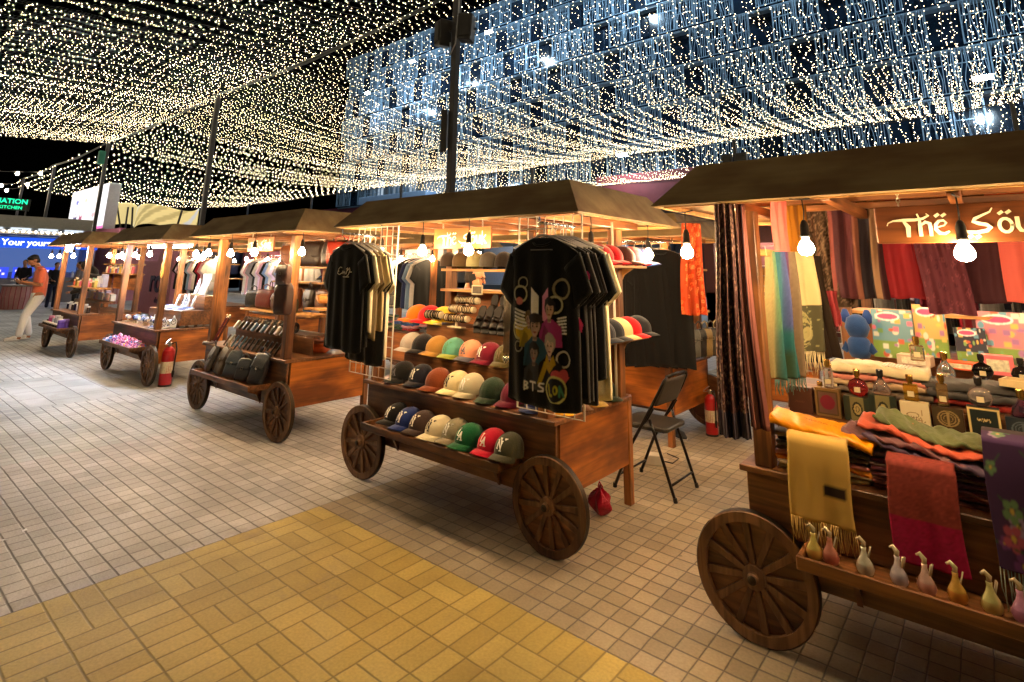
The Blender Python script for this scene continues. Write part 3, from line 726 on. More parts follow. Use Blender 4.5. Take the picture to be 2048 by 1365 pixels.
bulbs(4, sorted([(-1.2, 2.9, 1.715), (-.587, 2.735, 1.725), (-.045, 2.74, 1.7), (.5, 2.75, 1.72), (-1.17, 3.55, 1.74), (-.9, 3.98, 1.74), (0, 4.0, 1.74), (.8, 3.9, 1.74)]), 'scarf cart')
bulbs(2, sorted([(-7.2, 2.75, 1.74), (-6.85, 2.75, 1.75), (-6.28, 2.75, 1.74), (-5.72, 2.74, 1.745), (-5.08, 2.9, 1.75), (-5.02, 3.6, 1.74), (-6.5, 3.98, 1.73), (-5.6, 4.0, 1.74)]), 'bag cart')
bulbs(1, sorted([(-10.7, 2.8, 1.74), (-10.1, 2.8, 1.74), (-9.5, 2.8, 1.74), (-8.9, 2.8, 1.75), (-8.62, 3.4, 1.75), (-9.3, 3.95, 1.74), (-10.2, 3.95, 1.74)]), 'jewellery cart')
bulbs(0, sorted([(-14.2, 2.75, 1.74), (-13.6, 2.75, 1.74), (-12.6, 2.75, 1.74), (-12.1, 3.3, 1.74), (-13, 3.9, 1.74), (-13.9, 3.9, 1.74)]), 'cosmetics cart')
for k, nm in ((5, 'rear coat cart'), (6, 'rear toy cart'), (7, 'rear cart between the cap and bag carts'), (8, 'rear cart behind the bag cart'), (9, 'rear cart behind the cosmetics cart')):
    x, y = BCX[k]
    bulbs(k, sorted([(x-.95, y-1.05, 1.74), (x-.3, y-.95, 1.73), (x+.35, y-1.02, 1.74), (x+.98, y-.98, 1.74), (x+.1, y-.2, 1.72), (x-.75, y-.15, 1.73)]), nm)
# cool LED tube lamps that light the jewellery and cosmetics carts
COOL = emit((.62, .78, 1.0), 210, 'led_lamp')
def led(x, y, z, label, L_=.5, rz=0, s=1.0):
    t = thing('led_lamp', label, 'lamp', (x, y, z), rz, 'cool LED lamps under the cart roofs')
    m = MB(); m.box((0, 0, .03), (L_, .07, .04)); obj('housing', m, plain((210, 210, 215), .4), t, bevel=.004)
    m = MB(); m.box((0, 0, 0), (L_-.04, .05, .018)); obj('diffuser', m, emit((.62, .78, 1.0), 85*s, 'led_lamp'), t)
led(-9.9, 3.2, 1.86, 'left cool LED tube above the jewellery trays', .7); led(-9.2, 3.3, 1.86, 'right cool LED tube above the jewellery trays', .7)
t = thing('floodlight', 'bright blue-white floodlight under the front roof edge of the leftmost cart', 'lamp', (-12.93, 2.74, 1.86), R(25), 'cool LED lamps under the cart roofs')
m = MB(); m.box((0, .02, 0), (.17, .03, .12)); m.tube([(0, .03, .05), (0, .06, .1)], .008, 6); obj('housing', m, BLK, t, bevel=.005)
m = MB(); m.box((0, 0, 0), (.14, .012, .095)); obj('lens', m, emit((.6, .78, 1.0), 420, 'led_flood'), t)
# ================================================================ GOODS
NY = [([(-.34, -.36), (-.34, .34)], .12), ([(-.36, .34), (.08, -.36)], .13), ([(.08, -.40), (.08, .28)], .11), ([(-.42, -.36), (-.24, -.36)], .1), ([(-.46, .34), (-.3, .34)], .1), ([(0, .28), (.16, .28)], .1),
      ([(-.16, .5), (.06, .08)], .12), ([(.36, .5), (.06, .08)], .12), ([(.06, .1), (.06, -.52)], .12), ([(-.26, .5), (-.06, .5)], .09), ([(.26, .5), (.46, .5)], .09), ([(-.06, -.52), (.18, -.52)], .09)]
LA = [([(-.22, .5), (-.22, -.16)], .13), ([(-.22, -.16), (.1, -.16)], .11), ([(.1, -.16), (.12, -.04)], .09), ([(-.32, .5), (-.12, .5)], .09),
      ([(-.06, -.5), (.14, .22)], .12), ([(.14, .22), (.36, -.5)], .13), ([(.02, -.26), (.28, -.26)], .09), ([(-.14, -.5), (.04, -.5)], .09), ([(.26, -.5), (.46, -.5)], .09)]
CRX, CRY, CH = .080, .094, .119
def crown_r(z):
    t = min(.9999, max(0, z/CH)); return (1-t**2.9)**.5
def crown_front(x, z):
    k = crown_r(z); t = z/CH; ry = CRY*k; cy = .012*t*t-.002
    q = max(0, 1-(x/(CRX*k+1e-6))**2); return cy-ry*math.sqrt(q)*(1+.03*math.sin(PI*t))
CAPM = {}
def cap_meshes():
    m = MB()
    def f(u, v):
        z = CH*(1-(1-v)**1.6); k = crown_r(z); a = u*2*PI; t = z/CH
        seam = 1-.028*sum(math.exp(-(((a-(PI/2+j*PI/3)+PI) % (2*PI)-PI)/.045)**2) for j in range(6))*(1 if t < .95 else 0)
        fr_ = 1+.05*max(0, -math.sin(a))*math.sin(PI*t)
        return (CRX*k*math.cos(a)*seam, CRY*k*math.sin(a)*seam*fr_+.012*t*t, z+.004)
    m.grid(f, 60, 16, cu=True)
    m.lathe([(.0, .0045), (.007, .004), (.007, 0), (.0, -.001)][::-1], 8, (0, .011, CH+.001))
    crown = m
    b = MB()
    def br(u, v, off):
        s = u*2-1; a = -PI/2+s*R(66); x0, y0 = CRX*.985*math.cos(a), CRY*.985*math.sin(a)
        ext = .074*math.cos(s*PI/2)**.75
        x = x0*(1+.04*v*(1-abs(s))); y = y0-ext*v
        return (x, y, .007+off-.020*(x/CRX)**2*(.3+.7*v)-.012*v*v+.004*(1-v))
    b.grid(lambda u, v: br(u, v, .0035), 18, 7); b.grid(lambda u, v: br(1-u, v, 0), 18, 7)
    b.grid(lambda u, v: br(u, 1, .0035*(1-v)), 18, 1)
    brim = b
    return crown, brim
CR_, BR_ = cap_meshes()
def emblem_mesh(E_, size=.058, zc=.06):
    m = MB(); m.ribbon([([(a*size, zc+b*size) for a, b in pts], w*size) for pts, w in E_], .012, lambda a, b, d: (a, crown_front(a, b)-.0016-d*.6, b+.004), lift=.0001); return m
EMN, EML = emblem_mesh(NY), emblem_mesh(LA)
CROWN_ME = BRIM_ME = None
def cap(label, loc, col, emb='NY', ecol=(240, 238, 230), brim=None, rz=0, tilt=0, sticker=None, group='baseball caps on the cap cart', rxy=0):
    global CROWN_ME, BRIM_ME
    t = thing('baseball_cap', label, 'cap', loc, rz, group); t.rotation_euler = (tilt, rxy, rz)
    def mesh(nm, mb, src, mat):
        if src is None: return obj(nm, mb, mat, t, smooth=True)
        me = src.copy(); me.materials.clear(); me.materials.append(mat)
        o = bpy.data.objects.new(nm, me); COL.objects.link(o); o.parent = t; return o
    t.scale = (1.1, 1.1, 1.1) if 'side shelves' not in group else (1, 1, 1)
    c = mesh('crown', CR_, CROWN_ME, cloth(col, noise=.07)); CROWN_ME = c.data
    b = mesh('brim', BR_, BRIM_ME, cloth(brim or col, noise=.06)); BRIM_ME = b.data
    if emb: obj('emblem', EMN if emb == 'NY' else EML, plain(ecol, .6, name='thread', noise=.05), t)
    if sticker:
        m = MB(); m.lathe([(.0125, 0), (.0125, .0006), (0, .0006)], 16, (0, 0, 0)); st = obj('sticker', m, plain(sticker, .25, .3), b, (-.022, -.122, .0045), (R(9), R(-4), 0))
        m = MB(); m.ribbon([[(-.005, -.004), (-.003, .004), (.001, -.002), (.005, .005)]], .0026, lambda a, c_, d: (a, c_, .0009+d)); obj('mark', m, plain((40, 38, 34), .5), st)
    return t
w_ = lambda k, x, y, z: (CX[k][0]+x, CX[k][1]+y, z)
W_, C_ = 'white', (235, 228, 205)
T1 = .463
row1 = [(-3.50, (16, 15, 17), 'NY', 'black cap with white NY letters, leftmost on the lowest tray', None, None, 0, .03), (-3.335, (28, 48, 112), 'NY', 'royal blue cap with white NY letters on the lowest tray', None, None, .1, .0), (-3.185, (62, 46, 44), 'NY', 'dark brown cap with white NY letters on the lowest tray', (150, 120, 40), None, .05, 0),
        (-3.005, (232, 220, 184), 'NY', 'cream cap with dark NY letters on the lowest tray', (28, 28, 26), (26, 28, 40), .0, -.01), (-2.86, (150, 140, 116), 'NY', 'grey-beige cap with pale NY letters on the lowest tray', (150, 130, 60), None, .05, .01), (-2.715, (16, 96, 56), 'LA', 'green cap with white LA letters on the lowest tray', (190, 170, 60), None, .0, -.01),
        (-2.525, (196, 22, 54), 'LA', 'bright red cap with white LA letters on the lowest tray', (120, 30, 30), None, .02, 0), (-2.385, (66, 66, 50), 'NY', 'dark olive cap with white NY letters, rightmost on the lowest tray', None, None, .12, 0)]
for x, c, e, lb, stk, ec, rz, dy in row1:
    cap(lb, (x, 2.86+dy, T1+.012), c, e, ec or (240, 238, 230), rz=rz-.05, tilt=R(-9), sticker=stk)
row2 = [(-3.66, (20, 20, 22), 'LA', 'black cap with grey LA letters, leftmost on the counter edge', (95, 95, 100)), (-3.45, (24, 26, 40), 'NY', 'dark navy cap with white NY letters on the counter edge', None), (-3.235, (120, 58, 30), None, 'plain rust brown cap on the counter edge', None),
        (-3.05, (234, 218, 168), 'NY', 'cream cap with dark NY letters on the counter edge', (30, 32, 44)), (-2.905, (196, 188, 160), 'NY', 'pale grey cap with white NY letters on the counter edge', None), (-2.69, (42, 62, 46), None, 'plain dark green cap on the counter edge', None), (-2.51, (110, 24, 54), None, 'plain burgundy cap on the counter edge beside the printed shirts', None),
        (-2.3, (48, 60, 110), None, 'plain slate blue cap on the counter edge behind the printed shirts', None)]
for i, (x, c, e, lb, ec) in enumerate(row2):
    cap(lb, (x, 3.055+.012*math.sin(i*2.2), ZK+.017), c, e, ec or (240, 238, 230), rz=.1*math.sin(i*1.7), tilt=R(-3))
row3 = [(-3.86, (168, 158, 150), None, 'pale grey cap with open brim, leftmost on the middle step', None, None), (-3.71, (24, 24, 30), None, 'plain black cap on the middle step', None, None), (-3.53, (172, 128, 62), None, 'mustard tan cap on the middle step', None, None),
        (-3.34, (96, 168, 148), 'NY', 'turquoise cap with tonal letters on the middle step', (84, 150, 110), (150, 160, 70)), (-3.15, (232, 158, 122), 'LA', 'peach cap with dark LA letters and a grey brim on the middle step', (96, 96, 110), (86, 86, 100)), (-2.96, (116, 20, 44), 'NY', 'wine red cap with white NY letters on the middle step', None, None), (-2.79, (84, 74, 34), 'NY', 'dark olive cap with tonal letters on the middle step', (110, 90, 60), None),
        (-2.55, (60, 60, 64), None, 'plain charcoal cap on the middle step behind the printed shirts', None, None)]
for i, (x, c, e, lb, ec, bc) in enumerate(row3):
    cap(lb, (x, 3.30, ZK+.204), c, e, ec or (240, 238, 230), brim=bc, rz=.12*math.sin(i*2.3), tilt=R(-3))
row4 = [(-4.02, (226, 110, 24), 'orange cap at the left end of the upper step', -.7), (-3.86, (206, 30, 36), 'red cap beside the orange one on the upper step', -.6), (-3.68, (240, 200, 70), 'yellow cap behind the bracelet roll on the upper step', -.4)]
for x, c, lb, rz in row4: cap(lb, (x-.03, 3.52, ZK+.42), c, None, rz=rz, tilt=R(-2))
for i, (x, c, nm) in enumerate([(-3.86, (66, 54, 46), 'dark brown'), (-3.7, (92, 74, 50), 'olive brown'), (-3.52, (168, 162, 120), 'pale khaki'), (-3.36, (82, 78, 72), 'grey'), (-3.18, (40, 34, 32), 'black')]):
    cap('%s cap seen from behind on the high rear shelf' % nm, (x-.02, 3.745, ZK+.898), c, None, rz=PI+.1*i)
for i, (y, c, nm) in enumerate([(3.2, (150, 30, 34), 'brick red'), (3.33, (132, 22, 30), 'dark red'), (3.46, (176, 20, 34), 'crimson'), (3.64, (66, 36, 34), 'brown'), (3.78, (200, 24, 40), 'bright red'), (3.9, (40, 60, 120), 'blue')]):
    cap('%s cap on the top shelf at the right end of the cap cart' % nm, (-1.99, y, 1.656), c, None, rz=PI/2+.15*math.sin(i*3), group='baseball caps on the side shelves')
for i, (y, c, nm) in enumerate([(3.33, (30, 32, 44), 'navy'), (3.45, (26, 28, 36), 'black'), (3.57, (214, 190, 140), 'sand'), (3.7, (196, 26, 34), 'red'), (3.85, (44, 46, 52), 'charcoal')]):
    cap('%s cap on the lower shelf at the right end of the cap cart' % nm, (-1.99, y, 1.159), c, None, rz=PI/2+.1*math.sin(i*3), group='baseball caps on the side shelves')
for i, (x, y, c, nm) in enumerate([(-2.2, 3.1, (238, 176, 48), 'bright yellow'), (-2.18, 3.28, (92, 62, 40), 'brown'), (-2.17, 3.45, (176, 146, 76), 'ochre'), (-2.17, 3.65, (38, 50, 34), 'dark green')]):
    cap('%s cap on the counter corner under the side shelves' % nm, (x, y, ZK+.016), c, None, rz=PI/2-.25, group='baseball caps on the side shelves')

# ---------------------------------------------------------------- shirts on hangers
def tee_front(x, z, w, seed, d=.03):
    """y of the front of a hanging shirt (z from 0 at neck down)"""
    k = min(1, -z/.25); return -d*(.55+.45*k)*math.sqrt(max(0, 1-(x/(w*.62))**2))-.012*k*math.sin(x*30+seed+z*2.5)*(.6+.4*math.sin(z*5+seed))-.007*k*math.sin(x*57-seed*2+z*3)
def tee(label, loc, col, w=.46, L_=.72, rz=0, seed=0, group=None, slv=.19, d=.028, second=None, hang=True):
    t = thing('shirt', label, 'shirt', loc, rz, group)
    hw = w/2
    def half(z):   # half width at depth z
        k = -z/L_
        if z > -.075: return .06+(hw-.06)*min(1, (-z/.075))**.85
        return hw*(1-.03*math.sin(PI*min(1, k*1.6)))+.012*k
    m = MB()
    def f(u, v):
        z = -L_*v**1.15; h = half(z); a = u*2*PI; c_, s_ = math.cos(a), math.sin(a)
        x = h*math.copysign(abs(c_)**.8, c_)
        y = tee_front(x, z, w, seed, d) if s_ < 0 else -tee_front(x, z, w, seed+2, d)*.8
        y *= abs(s_)**.25
        if v > .97: y *= .9
        return (x, y, z+.012*math.sin(a*2+seed)*v)
    m.grid(f, 96, 40, cu=True)
    body = obj('body', m, cloth(col), t, smooth=True, solid=.002)
    for s in (-1, 1):
        m = MB(); sw = .085
        def g(u, v):
            a = u*2*PI; q = v*(slv+.02); x0 = s*(hw-.045+q*.3); z0 = -.085-sw*.5-q*.95
            hw_ = sw*(1+.1*v); return (x0+s*hw_*.75*math.cos(a)*.9, d*.62*math.sin(a)+.004*math.sin(a*5+seed), z0+hw_*.62*math.cos(a)*s*s)
        m.grid(g, 16, 6, cu=True); obj('sleeve', m, cloth(col), t, smooth=True, solid=.002)
    m = MB(); m.tube([(.062*math.cos(a)*1.0, -.0-.034*max(0, -math.sin(a)) + .01*max(0, math.sin(a)), -.012-.03*max(0, -math.sin(a))) for a in [i*2*PI/16 for i in range(16)]], .006, 6, closed=True); obj('collar', m, cloth(col), t, smooth=True)
    if hang:
        hg = MB(); hg.tube([(-.2, 0, -.05), (-.03, 0, .012), (0, 0, .016), (.03, 0, .012), (.2, 0, -.05)], .0055, 6); hg.tube([(0, 0, .016), (0, 0, .045), (.014, 0, .062), (.006, 0, .082), (-.012, 0, .078)], .0028, 6)
        obj('hanger', hg, plain((190, 185, 185), .3, name='hanger_plastic'), t, smooth=True)
    return t
def tee_skin(x, z, w, seed, d=.028, L_=.72):
    hw = w/2; k = -z/L_; h = hw*(1-.03*math.sin(PI*min(1, k*1.6)))+.012*k if z < -.075 else .06+(hw-.06)*min(1, (-z/.075))**.85
    c_ = min(1, abs(x)/h)**(1/.8); return tee_front(x, z, w, seed, d)*max(.001, 1-c_*c_)**.125
# grid panels
WHM = plain((214, 210, 200), .4, name='white_wire', noise=.03)
def grid_panel(label, loc, w, h, nx, ny, rz=0, group='white wire grid panels', sub=None):
    t = thing('wire_grid', label, 'display rack', loc, rz, group); m = MB()
    m.tube([(0, 0, 0), (w, 0, 0), (w, 0, h), (0, 0, h)], .006, 6, closed=True); obj('frame', m, WHM, t)
    m = MB()
    for i in range(1, nx): m.tube([(w*i/nx, .004, 0), (w*i/nx, .004, h)], .0036, 5)
    for i in range(1, ny): m.tube([(0, -.003, h*i/ny), (w, -.003, h*i/ny)], .0036, 5)
    o = obj('mesh_wires', m, WHM, t); return t
grid_panel('white wire grid hung with black and beige shirts at the left of the cap cart', (-3.87, 2.7, .81), .5, 1.1, 7, 15)
grid_panel('white wire grid hung with the printed black shirts at the front of the cap cart', (-2.19, 2.7, .815), .46, 1.1, 7, 15)
def rail(label, a, b):
    m = MB(); m.tube([a, b], .008, 8); m.tube([(b[0], b[1], b[2]-.02), (b[0], b[1], b[2]+.03)], .006, 6)
    return tag(obj('hanging_rail', m, metal((200, 200, 205), .25), smooth=True), label, 'rail', 'rails carrying the hanging shirts')
rail('short chrome rail holding the printed black shirts', (-1.78, 2.7, 1.845), (-1.78, 2.36, 1.845))
rail('short chrome rail holding the plain black and beige shirts', (-3.59, 2.7, 1.84), (-3.59, 2.36, 1.84))
for i, (c, nm, L_, w, dz) in enumerate([((10, 10, 12), 'black shirt with small white script, front of the left rack', .74, .42, 0), ((14, 14, 16), 'plain black shirt behind the script shirt on the left rack', .72, .42, 0), ((214, 204, 176), 'cream shirt hanging third on the left rack', .62, .46, 0),
                                    ((120, 104, 78), 'khaki shirt hanging fourth on the left rack', .66, .44, 0), ((176, 160, 120), 'light tan shirt hanging fifth on the left rack', .6, .44, .0), ((20, 20, 22), 'black shirt hanging rearmost on the left rack', .84, .44, 0), ((226, 216, 190), 'ivory shirt low at the back of the left rack', .8, .4, -.02)]):
    q = tee(nm, (-3.59+.004*i, 2.42+.036*i, 1.765+dz), c, w, L_, rz=.06*math.sin(i*2), seed=i*1.3, group='shirts on the left rack')
    if i == 0:
        m = MB(); S = [[(-.085, .0), (-.09, .02), (-.075, .034), (-.06, .03)], [(-.09, .01), (-.095, -.01), (-.075, -.02), (-.055, -.008)], [(-.05, -.012), (-.045, .008), (-.035, -.01), (-.028, .006), (-.02, -.012), (-.01, .006), (-.004, -.01), (.004, .004), (.01, -.014)], [(.02, -.014), (.03, .03), (.016, .02)], [(.03, .01), (.045, .03), (.05, .01), (.04, -.02), (.03, -.03)], [(.05, 0), (.07, .0)]]
        S += [[(-.03+k*.012, -.035), (-.024+k*.012, -.035)] for k in range(7)]
        m.ribbon([[(a+.03, b-.2) for a, b in l] for l in S], .006, lambda a, b, d: (a, tee_skin(a, b, .42, 0, L_=.74)-.005-d, b)); obj('print', m, plain((225, 215, 190), .6), q)
# the printed shirt
CV = Canvas(170, 270, (12, 11, 13), alpha=0)
asp = .74/.46   # height over width
bk = (12, 11, 13); wh = (250, 246, 240); pk = (236, 70, 140); ye = (206, 176, 40); sk = (206, 172, 150)
CV.k[:] = True
def P_(x, y): return (x, y)
CV.poly([(.35, .55), (.35, .83), (.475, .76), (.475, .58)], wh); CV.poly([(.525, .58), (.525, .76), (.65, .83), (.65, .55)], (232, 150, 184))
for cx, cy, r_, c in ((.2, .86, .075, (170, 165, 140)), (.16, .77, .11, (190, 185, 150)), (.84, .82, .13, (150, 140, 110)), (.74, .70, .11, (196, 190, 150)), (.16, .50, .13, (180, 176, 120)), (.14, .37, .07, (150, 146, 130)), (.86, .31, .1, (200, 196, 180))):
    CV.ell(cx, cy, r_, r_/asp, c); CV.ell(cx, cy, r_*.76, r_*.76/asp, bk)
CV.ell(.17, .49, .085, .085/asp, ye); CV.ell(.15, .715, .05, .03, (214, 130, 130))
for i in range(6):
    CV.line([(.08, .655-.028*i), (.2, .63-.026*i), (.3, .62-.024*i)], .026, wh, asp); CV.line([(.9, .615-.024*i), (.78, .60-.022*i)], .022, wh, asp)
def bust(x, y, s, hair, top, cap_=None, skin=sk):
    CV.poly([(x-.17*s, y-.2*s), (x-.16*s, y-.06*s), (x-.05*s, y-.005*s), (x+.05*s, y-.005*s), (x+.16*s, y-.06*s), (x+.17*s, y-.2*s)], top)
    CV.rect(x-.028*s, y-.03*s, x+.028*s, y+.03*s, skin)
    CV.poly([(x-.16*s, y-.2*s), (x-.1*s, y-.05*s), (x-.02*s, y-.09*s), (x-.01*s, y-.2*s)], tuple(int(v*.75) for v in top))
    CV.ell(x, y-.012*s, .035*s, .014*s, tuple(int(v*.7) for v in skin))
    CV.ell(x, y+.08*s, .086*s, .07*s, hair); CV.ell(x, y+.066*s, .066*s, .052*s, skin); CV.ell(x, y+.03*s, .044*s, .036*s, skin); CV.ell(x-.035*s, y+.045*s, .026*s, .03*s, tuple(int(v*.86) for v in skin))
    CV.poly([(x-.09*s, y+.06*s), (x-.075*s, y+.13*s), (x+.02*s, y+.145*s), (x+.085*s, y+.11*s), (x+.09*s, y+.06*s), (x+.06*s, y+.09*s), (x+.01*s, y+.085*s), (x-.03*s, y+.1*s), (x-.06*s, y+.08*s)], hair)
    for d in (-.028, .028): CV.ell(x+d*s, y+.062*s, .013*s, .006*s, (60, 44, 40)); CV.rect(x+d*s-.018*s, y+.076*s, x+d*s+.018*s, y+.081*s, hair)
    CV.line([(x, y+.06*s), (x+.008*s, y+.042*s)], .009*s, (170, 130, 112), asp); CV.ell(x, y+.024*s, .024*s, .006*s, (160, 80, 80))
    if cap_: CV.ell(x, y+.115*s, .1*s, .032*s, cap_)
bust(.66, .60, 1.05, (40, 34, 38), (176, 60, 130)); bust(.3, .53, .8, (120, 96, 60), (196, 170, 60)); bust(.42, .46, 1.15, (44, 36, 34), (44, 84, 104), (60, 48, 44)); bust(.4, .27, 1.0, (46, 42, 46), (60, 62, 70), None, (150, 130, 122))
bust(.66, .33, 1.1, (176, 168, 150), (24, 22, 26), None, (226, 196, 170)); CV.poly([(.56, .25), (.6, .335), (.66, .28), (.73, .335), (.76, .27), (.66, .2)], (196, 160, 30)); CV.poly([(.5, .1), (.62, .26), (.56, .28), (.46, .12)], (190, 160, 40))
CV.ell(.76, .19, .075, .04, (204, 84, 92)); CV.ell(.86, .2, .06, .04, (204, 84, 92)); CV.poly([(.68, .18), (.94, .19), (.82, .1)], (204, 84, 92))
CV.ell(.74, .09, .16, .16/asp, (206, 200, 120)); CV.ell(.74, .09, .135, .135/asp, (24, 24, 24))
CV.line([(.64, .12), (.66, .05), (.7, .05)], .03, (180, 170, 40), asp); CV.ell(.755, .09, .035, .034, (180, 170, 40)); CV.ell(.755, .09, .014, .018, (24, 24, 24)); CV.line([(.81, .05), (.81, .12), (.86, .05)], .026, (60, 120, 90), asp)
CV.line([(.25, .06), (.25, .12)], .02, wh, asp); CV.ell(.27, .105, .028, .014, wh); CV.ell(.272, .075, .03, .015, wh); CV.ell(.262, .105, .01, .005, bk); CV.ell(.264, .075, .012, .005, bk)
CV.line([(.33, .12), (.43, .12)], .02, wh, asp); CV.line([(.38, .12), (.38, .06)], .02, wh, asp); CV.line([(.55, .118), (.49, .118), (.48, .1), (.54, .085), (.54, .065), (.47, .063)], .02, wh, asp)
kk = np.abs(CV.a-np.array(lin(bk))).sum(2) > 1e-4; CV.k = kk.copy()
for dy in (-1, 0, 1):
    for dx in (-1, 0, 1): CV.k |= np.roll(np.roll(kk, dy, 0), dx, 1)
CV.blur(1).noise(.05)
GPR = 'black printed shirts on the front rack'
q = tee('black shirt printed with boy band portraits, rings and the letters BTS', (-1.775, 2.395, 1.765), (13, 12, 14), .42, .83, rz=.03, seed=.7, group=GPR)
CV.obj('print', lambda u, v: ((u-.5)*.38, tee_skin((u-.5)*.38, -.8+.66*v, .42, .7, L_=.83)-.0055, -.8+.66*v), q, rough=.5)
m = MB(); m.box((0, -.012, -.035), (.05, .003, .02)); obj('neck_label', m, plain((200, 200, 205), .5), q); m = MB(); m.tube([(-.07, -.02, -.062), (.07, -.02, -.062)], .004, 6); obj('neck_fold', m, plain((110, 106, 110), .5), q)
for i, (c, nm, L_, w) in enumerate([((15, 13, 16), 'black shirt with a pink heart on its sleeve behind the front printed shirt', .8, .43), ((16, 14, 17), 'black shirt hanging third on the front rack', .78, .43), ((22, 19, 22), 'faded black shirt hanging fourth on the front rack', .8, .42), ((14, 14, 16), 'black shirt hanging fifth on the front rack', .7, .44), ((228, 214, 176), 'cream shirt hanging rearmost on the front rack', .8, .44)]):
    s = tee(nm, (-1.765+.008*i, 2.44+.038*i, 1.765), c, w, L_, rz=.05*math.sin(i*2+1), seed=i*1.7+2, group=GPR)
    if i == 0:
        h = Canvas(26, 26, pk, alpha=0); h.ell(.3, .62, .26, .26, pk); h.ell(.7, .62, .26, .26, pk); h.poly([(.06, .52), (.94, .52), (.5, .02)], pk)
        h.line([(.35, .5), (.5, .62), (.6, .5)], .05, (60, 10, 40)); h.obj('heart_print', lambda u, v: (.17+.1*u, -.038-.004*math.sin(v*3), -.27+.12*v), s)
        h = Canvas(30, 20, pk, alpha=0); h.poly([(0, .6), (.5, .95), (1, .35), (.9, 0), (.5, .3), (.3, .1)], pk); h.obj('hem_print', lambda u, v: (.1+.13*u, -.046-.004*math.sin(v*3), -.47+.14*v), s)
# necklaces beside the printed shirt
t = thing('necklace_bunch', 'bunch of silver chains hanging beside the printed black shirt', 'jewellery', (-2.45, 2.9, 1.5)); m = MB()
for i in range(9):
    x = .006*(i-4); m.tube([(x, .006*math.sin(i), 0), (x*1.3, .004, -.25), (x*1.2+.004, 0, -.44-.012*(i % 3)), (x*1.2+.012, .004, -.25), (x+.008, .01, 0)], .0028, 4)
obj('chains', m, metal((150, 140, 125), .3), t, smooth=True)
m = MB(); [m.lathe([(0, -.02), (.008, -.015), (.01, 0), (.004, .02)], 8, (.01*(i-2), 0, -.47-.01*(i % 2))) for i in range(5)]; obj('pendants', m, metal((170, 165, 150), .25), t, smooth=True)
m = MB(); m.tube([(-.05, 0, .0), (.07, 0, 0)], .006, 6); obj('bar', m, WHM, t)

# ---------------------------------------------------------------- bracelet rolls and sandals on the upper step
ZU = ZK+.404
CREAM = plain((206, 190, 158), .8, name='velvet', noise=.05, sheen=.4)
def bracelet_roll(label, loc, L_=.22, r=.026, n=14, cols=None, rz=0, group='rolls of bracelets'):
    t = thing('bracelet_roll', label, 'jewellery display', loc, rz, group); m = MB()
    m.tube([(-L_/2, 0, 0), (L_/2, 0, 0)], r, 14); m.box((0, 0, -r-.02), (.018, .018, .05)); m.box((0, 0, -r-.045), (L_*.6, .06, .008)); obj('roll', m, CREAM, t, smooth=False)
    for i in range(n):
        x = -L_/2+.012+(L_-.024)*i/(n-1)*.94+random.uniform(-.003, .003); m = MB(); ty = random.uniform(-.12, .12)
        m.tube([(x+ty*math.cos(a)*.02, math.cos(a)*(r+.004), math.sin(a)*(r+.004)) for a in [k*2*PI/12 for k in range(12)]], random.uniform(.0028, .005), 5, closed=True)
        c = random.choice(cols or [(30, 22, 20), (60, 38, 26), (110, 84, 50), (24, 24, 26), (150, 140, 120)]); obj('bracelet', m, plain(c, .3, .3), t, smooth=True)
    return t
random.seed(11)
bracelet_roll('bracelet roll standing apart at the left on the upper step', (-3.72, 3.42, ZU+.085), .2, .03, 13)
bracelet_roll('lowest bracelet roll of the three-tier cream stand', (-3.42, 3.40, ZU+.075), .27)
bracelet_roll('middle bracelet roll of the three-tier cream stand', (-3.42, 3.46, ZU+.145), .29)
bracelet_roll('top bracelet roll of the three-tier cream stand', (-3.42, 3.52, ZU+.215), .27)
t = thing('card_holder', 'small framed card standing behind the bracelet rolls', 'sign', (-3.4, 3.62, ZU+.30), .2)
m = MB(); m.box((0, 0, 0), (.11, .008, .08)); obj('frame', m, plain((200, 190, 160), .4), t); m = MB(); m.box((0, -.0055, 0), (.09, .003, .06)); obj('card', m, plain((90, 80, 70), .5, noise=.4, nscale=60), t)
def sandal(label, loc, rz, tilt):
    t = thing('sandal', label, 'shoe', loc, rz, 'black sandals on the upper step'); t.rotation_euler = (tilt, 0, rz)
    out = [(-.03, -.12), (.03, -.12), (.042, -.05), (.03, .03), (.036, .09), (.02, .125), (-.02, .125), (-.036, .09), (-.03, .03), (-.04, -.05)]
    m = MB(); m.prism(out, .016, (0, 0, 0), (1, 0, 0), (0, 1, 0)); obj('sole', m, plain((28, 26, 26), .7), t, bevel=.004)
    m = MB(); m.grid(lambda u, v: (-.042+.084*u, -.085+.05*v, .01+.035*math.sin(PI*u)), 10, 3); m.grid(lambda u, v: (-.036+.072*u, -.02+.03*v, .008+.04*math.sin(PI*u)), 10, 2); obj('straps', m, leather((20, 18, 18)), t, smooth=True, solid=.004)
for i in range(4):
    sandal('%s black sandal leaning in the row right of the bracelets' % ORD[i], (-3.17+.085*i, 3.42, ZU+.08), R(20), R(55))
for i in range(3): sandal('%s black sandal of the upper pair row behind' % ORD[i], (-3.17+.1*i, 3.58, ZU+.16), R(25), R(60))
